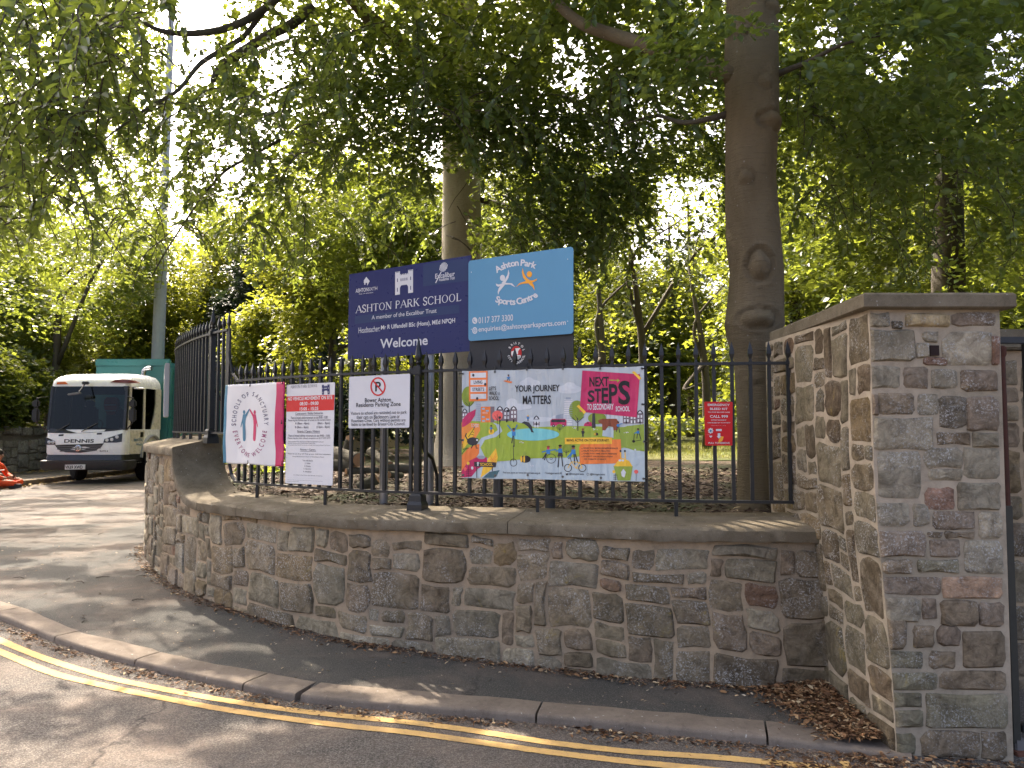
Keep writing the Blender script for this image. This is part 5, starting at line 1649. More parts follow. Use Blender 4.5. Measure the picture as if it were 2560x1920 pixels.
# eyelets and ties
M['brass'] = m_plain('dull_eyelet', (0.25, 0.25, 0.24, 1), 0.4, 0.5, 0.8)
for k, (x, y) in enumerate([(242, 135), (590, 118), (930, 95), (1300, 90), (1670, 92), (2070, 90), (238, 475), (238, 822), (238, 1182), (590, 1186), (937, 1182), (1297, 1197), (1677, 1208), (2085, 1215), (2075, 458), (2090, 838)]):
    u, v = q.uv(x, y); p = q.P(u, v, 0.004)
    mb = MB(); mb.lathe([(0.0075, 0.0), (0.0085, -0.003), (0.005, -0.003), (0.004, 0.0)], (0, 0, 0), 10, axis='y')
    o = mb.build('eyelet', M['brass'], r); o.location = p; o.matrix_parent_inverse = inv
    if k < 9 or k > 12:
        mb = MB()
        if 0 < k < 5: mb.tube([(0, -0.006, -0.002), (0.002, -0.008, 0.018), (0, 0.03, 0.045)], 0.0035, 5)
        else:
            sx = -1 if x < 1000 else 1
            mb.tube([(0, -0.006, 0), (sx * 0.012, -0.008, 0), (sx * 0.03, 0.035, 0.002)], 0.0035, 5)
        o = mb.build('cable_tie', M['iron'], r); o.location = p; o.matrix_parent_inverse = inv
# ------------------------------------------------------------------ foliage
DENS = 2.4
def unit(a): return a / np.maximum(1e-9, np.linalg.norm(a, axis=1, keepdims=True))
def leaf_arrays(P, D, N, L, W, fine):
    D = unit(D); S = unit(np.cross(D, N)); N = unit(np.cross(S, D))
    n = len(P); L = L[:, None]; W = W[:, None]
    if fine:
        f = 0.10 * W
        pts = [P, P + 0.32 * L * D + 0.48 * W * S + f * N, P + 0.72 * L * D + 0.34 * W * S + f * N, P + L * D - 0.10 * L * N,
               P + 0.72 * L * D - 0.34 * W * S + f * N, P + 0.32 * L * D - 0.48 * W * S + f * N]
        V = np.stack(pts, 1).reshape(-1, 3)
        b = np.arange(n)[:, None] * 6
        Fq = np.concatenate([b + np.array([[0, 1, 2, 3]]), b + np.array([[0, 3, 4, 5]])], 0)
    else:
        f = 0.14 * W
        pts = [P, P + 0.45 * L * D + 0.5 * W * S + f * N, P + L * D, P + 0.45 * L * D - 0.5 * W * S + f * N]
        V = np.stack(pts, 1).reshape(-1, 3)
        Fq = np.arange(n)[:, None] * 4 + np.array([[0, 1, 2, 3]])
    return V, Fq
def spray_leaves(C, az, R, k, leaf, rng, droop=(0.05, 0.5), jn=0.45, wr=0.72):
    """flat leafy sprays: C centres, az heading, R reach, k leaves each"""
    m = len(C)
    dr = rng.uniform(droop[0], droop[1], m)
    A = np.stack([np.cos(az) * np.cos(dr), np.sin(az) * np.cos(dr), -np.sin(dr)], 1)
    up = np.stack([rng.normal(0, .25, m), rng.normal(0, .25, m), np.ones(m)], 1)
    B = unit(np.cross(up, A)); N = np.cross(A, B)
    t = rng.uniform(0, 1, (m, k)); w = rng.uniform(-1, 1, (m, k)) * (0.6 - 0.35 * t)
    hgt = rng.normal(0, .07, (m, k))
    R2 = R[:, None]
    P = C[:, None, :] + A[:, None, :] * (R2 * (t - .5))[..., None] + B[:, None, :] * (R2 * w)[..., None] + N[:, None, :] * (R2 * hgt)[..., None]
    D = A[:, None, :] * 0.7 + B[:, None, :] * np.sign(w)[..., None] * 0.75 + rng.normal(0, .35, (m, k, 3))
    Nn = N[:, None, :] + rng.normal(0, jn, (m, k, 3))
    L = leaf * rng.uniform(.65, 1.25, (m, k))
    return P.reshape(-1, 3), D.reshape(-1, 3), Nn.reshape(-1, 3), L.ravel(), (L * wr).ravel()
# parts of the view that real gaps keep open: (x0, y0, x1, y1, nearest depth, farthest depth, share removed)
GAPS = [(860, 560, 1445, 960, 0, 7.0, 1.0), (540, 760, 2560, 1300, 0, 9.0, 1.0), (0, 640, 560, 1300, 0, 18.0, 1.0), (1965, 660, 2560, 1920, 0, 7.5, 1.0),
        (1808, 90, 1965, 1280, 0, 5.9, 1.0), (1700, 400, 1850, 760, 0, 8, .7),
        (1095, 430, 1170, 660, 0, 11.6, 1.0), (1170, 480, 1210, 660, 0, 11.6, .5), (1040, 640, 1260, 1180, 0, 11.8, 1.0),
        (395, -60, 560, 70, 6.2, 90, .97), (430, 60, 545, 215, 6.0, 90, .88), (412, 30, 452, 640, 4.5, 26, .7), (340, 60, 480, 560, 6.0, 90, .2), (640, 130, 730, 230, 0, 90, .7), (500, 360, 620, 480, 6.2, 90, .55), (400, 470, 500, 700, 6.2, 60, .35), (370, 640, 450, 930, 0, 25.0, .75),
        (1380, 90, 1470, 230, 0, 90, .75), (1640, 440, 1800, 600, 0, 90, .7), (1560, 540, 1760, 660, 0, 60, .4), (2030, 60, 2110, 120, 0, 90, .7), (2460, 70, 2560, 220, 0, 90, .7), (2160, 100, 2280, 200, 0, 90, .6), (1980, 380, 2090, 560, 0, 90, .35),
        (1700, 1080, 1850, 1260, 0, 30, 1.0), (860, 1040, 1120, 1300, 0, 14, 1.0), (2330, 420, 2420, 760, 0, 12.6, .75)]
# openings in the canopy: (ground x, y, z, radius x, radius y, share of the leaves missing along the sun's path)
SUNNY = [(-7.0, 11.0, .1, 4.5, 3.2, .62), (-4.2, 7.2, .1, 2.0, 1.6, .5), (-2.6, 5.6, .1, 1.6, .8, .5), (-1.5, 4.75, .1, 1.3, .5, .6), (-.45, 5.55, 1.0, .55, .3, .93), (1.4, 4.9, 1.0, .5, .25, .6), (-2.6, 3.9, .0, 1.8, .7, .36),
         (5.0, 15.0, 1.1, 4.0, 3.4, .85), (-11, 17, .1, 3, 4, .6), (-.85, 11.4, 5.0, .8, .8, .8), (-.85, 11.4, 2.5, .8, .8, .7)]
def sun_keep(P, rng):
    """holes in the canopy hang together, so the light comes through in patches"""
    ok = np.ones(len(P), bool); r = rng.uniform(0, 1, len(P))
    for gx, gy, gz, rx, ry, sh in SUNNY:
        t = (P[:, 2] - gz) / sun_dir.z
        x = P[:, 0] - sun_dir.x * t; y = P[:, 1] - sun_dir.y * t
        idx = np.nonzero((t > 1.0) & (((x - gx) / rx) ** 2 + ((y - gy) / ry) ** 2 < 1) & (r < .97))[0]
        thr = interp(sh, [.3, .5, .6, .72, .85, .95], [.16, .02, -.06, -.15, -.28, -.5])
        for i in idx:
            if mnoise.noise(Vector((x[i] * .8, y[i] * 1.9, 4.2))) + .6 * mnoise.noise(Vector((x[i] * 2.6, y[i] * 5.0, 1.1))) > thr: ok[i] = False
    return ok
SUNCUT = [(5.0, 15.4, 1.1, 3.8, 3.4, .96), (-.45, 5.52, 1.0, .62, .26, 1.0), (.02, 4.2, .05, .26, .16, 1.0), (1.45, 4.85, 1.0, .3, .14, .97), (-1.05, 11.5, 3.2, .45, .5, .9), (-1.05, 11.5, 5.0, .45, .5, .9)]
def cut_keep(P, rng):
    ok = np.ones(len(P), bool); r = rng.uniform(0, 1, len(P))
    for gx, gy, gz, rx, ry, sh in SUNCUT:
        t = (P[:, 2] - gz) / sun_dir.z
        x = P[:, 0] - sun_dir.x * t; y = P[:, 1] - sun_dir.y * t
        ok &= ~((t > 1.0) & (((x - gx) / rx) ** 2 + ((y - gy) / ry) ** 2 < 1) & (r < sh))
    return ok
def keep(P, rng):
    px, py, dep = proj_np(P)
    ok = np.ones(len(P), bool)
    r = rng.uniform(0, 1, len(P))
    for x0, y0, x1, y1, d0, d1, sh in GAPS:
        ok &= ~((px > x0) & (px < x1) & (py > y0) & (py < y1) & (dep > d0) & (dep < d1) & (r < sh))
    # never inside the camera's own space
    ok &= ~((np.linalg.norm(P - np.array([0, 0, EYE]), axis=1) < 2.6))
    return ok
def clump(P, sc, thr, seed):
    return np.array([mnoise.noise(Vector((p[0] * sc + seed, p[1] * sc, p[2] * sc * 1.4))) > thr for p in P])
def crown(parent, inv, blobs, leaf, mat, rng, R=(0.5, 1.0), k=26, thr=-0.12, csc=0.55, fine=False, heading=None, shell=0.0, name='crown', droop=(0.05, 0.5), leafkeep=True):
    Vs = []; Fs = []; off = 0
    for bi, (cx, cy, cz, rx, ry, rz, n) in enumerate(blobs):
        n = int(n * DENS)
        d = unit(rng.normal(0, 1, (n, 3))); rad = rng.uniform(shell ** 3, 1, n) ** (1 / 3)
        C = np.array([cx, cy, cz]) + d * rad[:, None] * np.array([rx, ry, rz])
        C = C[clump(C, csc, thr, bi * 3.7 + cx)]
        C = C[keep(C, rng)]
        if not len(C): continue
        if heading is None: az = np.arctan2(C[:, 1] - cy, C[:, 0] - cx) + rng.normal(0, .7, len(C))
        else: az = np.arctan2(C[:, 1] - heading[1], C[:, 0] - heading[0]) + rng.normal(0, .6, len(C))
        P, D, N, L, W = spray_leaves(C, az, rng.uniform(R[0], R[1], len(C)), k, leaf, rng, droop)
        if leafkeep:
            kk = keep(P, rng) & cut_keep(P, rng) & sun_keep(P, rng); P, D, N, L, W = P[kk], D[kk], N[kk], L[kk], W[kk]
        V, Fq = leaf_arrays(P, D, N, L, W, fine)
        Vs.append(V); Fs.append(Fq + off); off += len(V)
    if not Vs: return None
    me = np_mesh(name, np.concatenate(Vs), np.concatenate(Fs))
    o = mesh_obj(name, me, parent, mat)
    o.matrix_parent_inverse = inv
    return o
def wood(parent, inv, pts, rads, mat, name='limb', n=10, rough=0.12, step=4):
    c = catmull(pts, step)
    rr = np.interp(np.linspace(0, len(rads) - 1, len(c)), range(len(rads)), rads)
    mb = MB(); mb.tube(c, list(rr), n)
    vs = []
    for v in mb.v:
        vv = Vector(v); j = mnoise.noise(vv * 5.0) * rough * 0.25 * float(np.mean(rads))
        vs.append((vv.x + j, vv.y + j * 0.6, vv.z + j * 0.5))
    mb.v = vs
    o = mb.build(name, mat, parent, True); o.matrix_parent_inverse = inv
    return o
def trunk_mesh(parent, inv, rows, Y, mat, knots=(), flare=0.0, name='trunk', seg=40, nr=130):
    """rows: (py, left px, right px) read off the photograph; the trunk stands at distance Y"""
    rows = sorted(rows)
    pys = [r[0] for r in rows]
    mb = MB(); rings = []
    for py in np.linspace(pys[0], pys[-1], nr):
        l = interp(py, pys, [r[1] for r in rows]); rgt = interp(py, pys, [r[2] for r in rows])
        a = PY(l, py, Y); b = PY(rgt, py, Y)
        c = (a + b) / 2; rad = (b - a).length / 2
        ring = []
        for k in range(seg):
            an = 2 * math.pi * k / seg
            dirv = Vector((math.cos(an), math.sin(an), 0))
            p = c + dirv * rad
            dsp = 0.035 * rad * mnoise.noise(Vector((dirv.x * 1.6, dirv.y * 1.6, c.z * 0.9))) * 2 + 0.012 * rad * mnoise.noise(Vector((p.x * 9, p.y * 9, p.z * 5)))
            for (kx, ky, kr, kh) in knots:
                kc = PY(kx, ky, Y)
                dx = (p.x - kc.x) * (0.8 + 0.3 * math.sin(kx)); dz = (p.z - kc.z) * (1.0 + 0.25 * math.cos(ky)) + 0.02 * mnoise.noise(Vector((p.x * 14, p.z * 14, kx)))
                front = max(0.0, -dirv.y)
                d2 = math.sqrt(dx * dx + dz * dz) / kr
                if front > 0 and d2 < 1.6:
                    dsp += front * kh * (math.exp(-d2 * d2 * 2.2) - 0.45 * math.exp(-((d2 - 1.05) / 0.16) ** 2) + 0.25 * math.exp(-((d2 - 1.32) / 0.14) ** 2))
            ring.append(p + dirv * dsp)
        rings.append(ring)
    mb.loft(rings[::-1])
    o = mb.build(name, mat, parent, True); o.matrix_parent_inverse = inv
    return o

rngl = np.random.default_rng(21)
# --- right hand beech, close behind the railing
ab = Vector((1.95, 5.85, 0.98))
A = thing('beech_tree', 'beech with thick knotted olive brown trunk close behind the railing', 'tree', ab)
ai = Matrix.Translation(-ab)
YA = 5.85
trunk_mesh(A, ai, [(-1500, 1850, 1925), (-900, 1838, 1935), (-300, 1822, 1942), (0, 1817, 1941), (150, 1812, 1941), (300, 1813, 1944), (449, 1814, 1938), (598, 1817, 1950), (682, 1828, 1957), (760, 1822, 1958), (813, 1814, 1960), (860, 1824, 1962), (897, 1836, 1965), (1075, 1846, 1974), (1278, 1846, 1984), (1330, 1838, 1996)], YA, M['bark'],
           knots=[(1848, 463, 0.055, 0.05), (1880, 676, 0.09, 0.075), (1876, 805, 0.085, 0.065), (1832, 100, 0.06, 0.05), (1922, 320, 0.085, 0.07), (1895, 230, 0.045, 0.03), (1922, 42, 0.05, 0.045), (1905, 540, 0.04, 0.02), (1870, 950, 0.05, 0.02)], seg=72, nr=420)
def limbp(lst): return [tuple(PY(px, py, y)) for px, py, y in lst]
wood(A, ai, limbp([(1838, 190, 5.8), (1740, 158, 6.0), (1664, 130, 6.2), (1501, 77, 6.6), (1440, 50, 6.8), (1379, -10, 7.0), (1300, -120, 7.4)]), [0.075, 0.068, 0.064, 0.056, 0.05, 0.045, 0.03], M['bark'])
wood(A, ai, limbp([(1930, 192, 5.85), (1975, 172, 5.7), (2018, 155, 5.6), (2110, 110, 5.4), (2200, 90, 5.2)]), [0.03, 0.022, 0.018, 0.012, 0.006], M['bark_dark'], n=7)
wood(A, ai, limbp([(1820, 285, 5.85), (1760, 300, 6.1), (1705, 306, 6.3), (1640, 290, 6.6), (1560, 310, 6.9)]), [0.03, 0.022, 0.02, 0.013, 0.006], M['bark_dark'], n=7)
wood(A, ai, [(1.85, 5.85, 7.2), (3.0, 6.0, 8.8), (4.6, 6.4, 10.0), (6.0, 6.9, 10.6)], [0.10, 0.08, 0.05, 0.02], M['bark'])
wood(A, ai, [(1.85, 5.85, 8.0), (0.9, 6.6, 9.6), (-0.8, 7.4, 10.8), (-2.2, 8, 11.2)], [0.09, 0.07, 0.05, 0.02], M['bark'])
crown(A, ai, [(2.3, 6.6, 9.4, 5.4, 4.6, 3.2, 900), (4.6, 7.4, 6.0, 2.4, 1.8, 1.7, 170), (0.6, 7.6, 6.4, 2.2, 1.6, 1.3, 120)], 0.095, M['leaf'], rngl, k=32, heading=(1.9, 5.85))
crown(A, ai, [(1.55, 5.35, 4.25, 0.55, 0.3, 0.35, 26), (2.9, 5.0, 4.3, 0.9, 0.5, 0.5, 40), (3.6, 6.2, 4.3, 1.2, 0.8, 0.8, 60)], 0.075, M['leaf_near'], rngl, R=(0.35, 0.7), k=24, thr=-1, fine=True, heading=(1.9, 5.85), name='low_foliage')

# --- middle beech with the pale trunk
bb = Vector((-0.78, 11.6, 1.05))
Bt = thing('beech_tree', 'tall beech with pale sunlit trunk rising behind the two sign boards', 'tree', bb)
bi_ = Matrix.Translation(-bb)
trunk_mesh(Bt, bi_, [(-1200, 1115, 1175), (-400, 1108, 1190), (0, 1104, 1196), (200, 1104, 1198), (400, 1105, 1200), (640, 1104, 1203), (900, 1100, 1204), (1050, 1094, 1204), (1110, 1086, 1208), (1140, 1072, 1222), (1162, 1050, 1246), (1180, 1040, 1256)], 11.6, M['bark_pale_sunlit'])
wood(Bt, bi_, limbp([(1120, 262, 11.4), (1085, 225, 11.1), (1052, 178, 10.8), (990, 100, 10.3), (928, 48, 9.8), (870, -20, 9.4), (800, -140, 9.0)]), [0.16, 0.14, 0.12, 0.105, 0.10, 0.09, 0.05], M['bark'])
wood(Bt, bi_, limbp([(1068, 205, 10.9), (1100, 170, 10.8), (1143, 122, 10.7), (1158, 70, 10.6), (1150, 0, 10.5)]), [0.10, 0.08, 0.07, 0.055, 0.04], M['bark'])
wood(Bt, bi_, limbp([(1010, 190, 10.6), (980, 200, 10.4), (962, 225, 10.2), (958, 260, 10.1)]), [0.05, 0.045, 0.04, 0.02], M['bark'], n=8)
wood(Bt, bi_, limbp([(800, -140, 9.0), (740, -60, 8.6), (688, 0, 8.2), (620, 48, 7.8), (549, 75, 7.5), (468, 84, 7.2), (400, 76, 7.0), (342, 48, 6.8), (280, 30, 6.6)]), [0.05, 0.045, 0.042, 0.040, 0.037, 0.030, 0.022, 0.015, 0.008], M['bark_dark'])
wood(Bt, bi_, limbp([(690, -10, 8.2), (650, 40, 8.0), (610, 90, 7.8), (560, 122, 7.5), (500, 160, 7.2), (447, 224, 6.9), (390, 258, 6.6), (310, 310, 6.3), (228, 378, 6.0)]), [0.03, 0.03, 0.028, 0.026, 0.024, 0.018, 0.014, 0.010, 0.005], M['bark_dark'], n=8)
wood(Bt, bi_, limbp([(780, 20, 9.0), (730, 60, 8.8), (684, 82, 8.6), (610, 126, 8.3), (561, 160, 8.1), (535, 192, 8.0), (525, 240, 7.9)]), [0.06, 0.06, 0.06, 0.052, 0.048, 0.03, 0.012], M['bark_dark'])
wood(Bt, bi_, limbp([(1035, 1120, 15.0), (900, 320, 12.0), (850, 170, 11.5), (855, 60, 11)]), [0.02, 0.05, 0.06, 0.05], M['bark_dark'], n=7) if False else None
wood(Bt, bi_, limbp([(1200, 500, 11.6), (1280, 520, 11.2), (1370, 545, 10.8), (1460, 562, 10.5), (1560, 570, 10.2)]), [0.05, 0.05, 0.045, 0.035, 0.015], M['bark_dark'], n=8)
wood(Bt, bi_, limbp([(850, 260, 9.5), (770, 205, 9.3), (700, 225, 9.1), (640, 262, 9.0), (560, 330, 8.8)]), [0.02, 0.02, 0.018, 0.014, 0.006], M['bark_dark'], n=7)
wood(Bt, bi_, limbp([(700, 350, 9.2), (620, 395, 9.0), (560, 430, 8.8), (500, 500, 8.6), (420, 620, 8.4), (380, 690, 8.3)]), [0.022, 0.02, 0.017, 0.013, 0.009, 0.005], M['bark_dark'], n=7)
wood(Bt, bi_, [(-0.8, 11.6, 9.0), (0.6, 10.8, 11.0), (2.2, 9.9, 12.4), (3.4, 9.2, 13)], [0.15, 0.12, 0.08, 0.03], M['bark'])
wood(Bt, bi_, [(-0.8, 11.6, 8.0), (-2.4, 12.4, 10.0), (-4.6, 12.6, 11.2), (-6.2, 12.2, 11.6)], [0.15, 0.12, 0.08, 0.03], M['bark'])
crown(Bt, bi_, [(-1.2, 11.2, 12.2, 7.2, 6.2, 4.6, 1450), (-3.2, 9.0, 7.0, 3.4, 2.6, 1.7, 330), (1.4, 9.8, 6.6, 3.2, 2.2, 1.9, 330), (-6.0, 11.5, 9.0, 3.0, 3.0, 2.4, 260)], 0.095, M['leaf'], rngl, k=32, heading=(-.8, 11.6))
crown(Bt, bi_, [(0.2, 9.8, 4.9, 1.5, 1.2, 1.3, 150), (-1.6, 9.4, 5.6, 1.6, 1.2, 1.0, 120), (1.7, 9.2, 4.9, 1.6, 1.0, 1.3, 130), (-3.2, 8.4, 5.0, 1.3, 1.0, 0.9, 90)], 0.08, M['leaf_near'], rngl, R=(0.4, 0.8), k=26, thr=-0.25, csc=0.9, fine=True, heading=(-.8, 11.6), name='low_foliage')
# hanging branchlets of the long low limb, close to the viewer on the left
def hanging(parent, inv, starts, rng, leaf=0.075, nl=30):
    P = []; D = []; N = []; L = []; tw = MB()
    for (p0, ln, out) in starts:
        d = Vector(out).normalized()
        pts = [Vector(p0)]
        v = d * 0.9 + Vector((0, 0, -0.15))
        for i in range(9):
            v = (v + Vector((rng.normal(0, .12), rng.normal(0, .12), -0.22))).normalized()
            pts.append(pts[-1] + v * ln / 9)
        tw.tube(pts, [0.006 * (1 - i / 11) + 0.0015 for i in range(10)], 4, cap=False)
        for i in range(nl):
            t = (i + 0.5) / nl * 8.9
            k = int(t); f = t - k
            p = pts[k].lerp(pts[k + 1], f); ax = (pts[k + 1] - pts[k]).normalized()
            sd = Vector((-ax.y, ax.x, 0))
            if sd.length < 0.05: sd = Vector((1, 0, 0))
            sd.normalize(); s = 1 if i % 2 else -1
            dd = ax * 0.5 + sd * s * 0.9 + Vector((0, 0, -0.35)) + Vector(rng.normal(0, .3, 3))
            P.append(p); D.append(dd); N.append(Vector((0, 0, 1)) + Vector(rng.normal(0, .5, 3))); L.append(leaf * rng.uniform(.6, 1.3))
    P = np.array(P); D = np.array(D); N = np.array(N); L = np.array(L)
    kk = keep(P, rng) & cut_keep(P, rng) & sun_keep(P, rng); P, D, N, L = P[kk], D[kk], N[kk], L[kk]
    V, Fq = leaf_arrays(P, D, N, L, L * 0.64, True)
    o = mesh_obj('hanging_foliage', np_mesh('hanging_foliage', V, Fq), parent, M['leaf_near']); o.matrix_parent_inverse = inv
    o = tw.build('twig', M['bark_dark'], parent); o.matrix_parent_inverse = inv
    tag(o, kind='stuff')
rh = np.random.default_rng(3)
starts = []
for i in range(150):
    px, py = rh.uniform(-150, 400), rh.uniform(-120, 330)
    if px > 260 and py > 170: continue
    y = rh.uniform(4.4, 6.6)
    starts.append((PY(px, py, y), rh.uniform(0.5, 1.0), (rh.normal(-0.3, .6), rh.normal(-0.3, .5), 0.05)))
for i in range(130):
    px, py = rh.uniform(-120, 330), rh.uniform(180, 560)
    if py > 620 - px * 0.9: continue
    y = rh.uniform(5.2, 7.6)
    starts.append((PY(px, py, y), rh.uniform(0.5, 0.9), (rh.normal(-0.2, .6), rh.normal(-0.3, .5), 0.05)))
for i in range(60):
    px, py = rh.uniform(250, 900), rh.uniform(60, 420); y = rh.uniform(6.2, 7.8)
    starts.append((PY(px, py, y), rh.uniform(0.4, 0.8), (rh.normal(-0.3, .6), rh.normal(-0.3, .5), 0.05)))
hanging(Bt, bi_, starts, rh)
starts = []
for i in range(110):
    px, py = rh.uniform(560, 1420), rh.uniform(-100, 330); y = rh.uniform(7.5, 10.5)
    starts.append((PY(px, py, y), rh.uniform(0.6, 1.1), (rh.normal(0, .6), rh.normal(-0.3, .5), 0.05)))
for i in range(110):
    px = rh.uniform(240, 660); py = rh.uniform(240, 600); y = rh.uniform(7.6, 10.5)
    starts.append((PY(px, py, y), rh.uniform(0.5, 1.0), (rh.normal(-.2, .6), rh.normal(-0.2, .6), 0.05)))
for i in range(280):
    px = rh.uniform(560, 1840); py = rh.uniform(180, 600); y = rh.uniform(8.5, 13.5)
    if px < 700 and py > 420: continue
    starts.append((PY(px, py, y), rh.uniform(0.6, 1.2), (rh.normal(0, .7), rh.normal(-0.2, .6), 0.05)))
for i in range(70):
    px = rh.uniform(1230, 1560); py = rh.uniform(430, 640); y = rh.uniform(8.5, 11)
    starts.append((PY(px, py, y), rh.uniform(0.5, 0.9), (rh.normal(0, .7), rh.normal(-0.2, .6), 0.05)))
hanging(Bt, bi_, starts, rh, 0.088, 34)
starts = []
for i in range(120):
    px, py = rh.uniform(1960, 2640), rh.uniform(-100, 470); y = rh.uniform(6.8, 9.5)
    starts.append((PY(px, py, y), rh.uniform(0.6, 1.1), (rh.normal(0.2, .6), rh.normal(-0.3, .5), 0.05)))
for i in range(170):
    px, py = rh.uniform(1965, 2660), rh.uniform(40, 600); y = rh.uniform(7.8, 12)
    starts.append((PY(px, py, y), rh.uniform(0.6, 1.1), (rh.normal(0.2, .6), rh.normal(-0.3, .5), 0.05)))
for i in range(40):
    px, py = rh.uniform(1400, 1820), rh.uniform(-80, 260); y = rh.uniform(6.5, 9)
    starts.append((PY(px, py, y), rh.uniform(0.5, 0.9), (rh.normal(-0.2, .6), rh.normal(-0.3, .5), 0.05)))
hanging(A, ai, starts, rh, 0.08, 32)

# --- right background tree with the ivy sleeve
cb = Vector((7.35, 13.0, 1.08))
Ct = thing('lime_tree', 'dark lime tree with furrowed trunk behind the stone pillar', 'tree', cb)
ci = Matrix.Translation(-cb)
trunk_mesh(Ct, ci, [(-500, 2352, 2400), (0, 2345, 2404), (400, 2338, 2404), (600, 2334, 2406), (760, 2330, 2410), (1050, 2322, 2418), (1180, 2310, 2430)], 13.0, M['bark_dark'])
wood(Ct, ci, limbp([(2370, 430, 13), (2420, 425, 12.6), (2490, 415, 12.2), (2600, 400, 11.8)]), [0.07, 0.06, 0.05, 0.02], M['bark_dark'], n=8)
wood(Ct, ci, limbp([(2380, 640, 13), (2440, 610, 12.4), (2500, 585, 12)]), [0.03, 0.025, 0.01], M['bark_dark'], n=7)
crown(Ct, ci, [(7.4, 12.6, 9.6, 4.6, 4.0, 4.2, 780), (6.0, 11.0, 5.4, 2.6, 1.8, 2.2, 260), (9.2, 11.4, 4.4, 2.4, 2.0, 2.0, 220)], 0.12, M['leaf'], rngl, k=32, heading=(7.35, 13))
# --- tree over the lane, its trunk out of view behind the far wall
db = Vector((-16.6, 17.5, 0.15))
Dt = thing('lane_tree', 'broad tree leaning over the lane from behind the far wall at the left', 'tree', db)
di = Matrix.Translation(-db)
wood(Dt, di, [(-16.6, 17.5, 0.0), (-16.4, 17.3, 3.0), (-15.6, 16.8, 6.0), (-14.0, 16.2, 8.5), (-11.5, 15.4, 10.0)], [0.42, 0.36, 0.30, 0.20, 0.08], M['bark_dark'], 'trunk', 16)
wood(Dt, di, [(-15.9, 17.0, 5.2), (-13.6, 15.8, 6.6), (-11.0, 14.6, 7.2), (-8.8, 13.6, 7.0)], [0.16, 0.12, 0.07, 0.02], M['bark_dark'])
crown(Dt, di, [(-12.0, 15.2, 9.6, 4.8, 4.2, 3.0, 620), (-9.4, 13.8, 7.0, 2.8, 2.2, 1.4, 190), (-13.4, 18.4, 6.0, 3.2, 3.0, 2.6, 300), (-8.2, 13.2, 5.4, 2.4, 1.6, 1.4, 170), (-11.0, 20.0, 8.0, 3.4, 2.4, 2.6, 220)], 0.12, M['leaf'], rngl, k=32, heading=(-15, 17))

# --- background trees and shrubs, each its own
DENS_KEEP = DENS
def bg_tree(name, label, cat, base, blobs, leaf, mat, trunk_r=0.15, trunk_top=None, k=22, R=(0.6, 1.2), thr=-0.05, csc=0.45, bark='bark_dark'):
    b = Vector(base); r = thing(name, label, cat, b); iv = Matrix.Translation(-b)
    top = trunk_top or (blobs[0][0], blobs[0][1], blobs[0][2] + blobs[0][5] * 0.5)
    mid = (lerp(b.x, top[0], .45) + .15, lerp(b.y, top[1], .45), lerp(b.z, top[2], .45))
    wood(r, iv, [(b.x, b.y, b.z - 0.1), mid, top], [trunk_r, trunk_r * .75, trunk_r * .2], M[bark], 'trunk', 10)
    for bl in blobs[:3]:
        wood(r, iv, [mid, (lerp(mid[0], bl[0], .6), lerp(mid[1], bl[1], .6), lerp(mid[2], bl[2], .75)), (bl[0] + bl[3] * .5, bl[1], bl[2] + bl[5] * .3)], [trunk_r * .5, trunk_r * .32, trunk_r * .08], M[bark], 'limb', 7)
    crown(r, iv, [b_[:6] + (int(b_[6] * 1.7),) for b_ in blobs], leaf, M[mat], rngl, R=R, k=k, thr=thr, csc=csc)
    return r
bg_tree('young_ash', 'bright yellow green young tree behind the tall curved railing', 'tree', (-6.7, 21.5, 0.15), [(-6.9, 21.5, 3.3, 1.1, 1.0, 2.0, 150), (-6.5, 21.3, 1.9, 1.0, 0.9, 1.0, 80)], 0.15, 'leaf_lime', 0.08, R=(0.5, 0.9))
bg_tree('holly_tree', 'dense dark blue green evergreen between the bright trees left of the school board', 'tree', (-9.0, 29.5, 0.15), [(-9.2, 29.5, 5.0, 2.2, 1.8, 4.6, 620), (-8.0, 28.6, 2.6, 2.0, 1.6, 2.0, 200)], 0.17, 'leaf_dark', 0.25, thr=-0.3)
bg_tree('sunlit_tree', 'sunlit yellow green tree with drooping sprays just left of the school board', 'tree', (-4.6, 19.0, 1.1), [(-4.6, 19.0, 6.2, 1.7, 1.5, 2.4, 200), (-4.2, 18.6, 3.4, 1.5, 1.2, 1.6, 130)], 0.14, 'leaf_lime', 0.12)
bg_tree('roadside_tree', 'tall yellow green tree behind the truck and the lamp column', 'tree', (-13.2, 36.0, 0.15), [(-13.4, 36.0, 6.0, 3.4, 2.6, 4.0, 330), (-11.2, 35.0, 3.4, 2.6, 2.0, 2.4, 180)], 0.22, 'leaf_lime', 0.22)
bg_tree('roadside_tree', 'tall yellow green tree between the lamp column and the dark evergreen', 'tree', (-12.4, 34.0, 0.15), [(-12.2, 34.0, 8.4, 2.4, 2.0, 4.2, 260), (-11.2, 33.4, 4.0, 2.0, 1.8, 2.4, 150)], 0.19, 'leaf_lime', 0.18)
bg_tree('hedgerow_tree', 'green tree behind the far stone wall left of the truck', 'tree', (-18.6, 27.0, 0.15), [(-18.6, 27.0, 5.6, 3.0, 2.6, 3.8, 420), (-16.8, 25.6, 3.0, 1.8, 1.6, 1.6, 160)], 0.16, 'leaf_far', 0.2)
bg_tree('bushy_tree', 'bushy yellow green tree rising directly behind the truck cab', 'tree', (-15.6, 30.5, 0.15), [(-15.6, 30.5, 4.4, 2.6, 2.2, 3.4, 320), (-14.2, 29.6, 7.6, 2.2, 2.0, 2.2, 150)], 0.18, 'leaf_lime', 0.16)
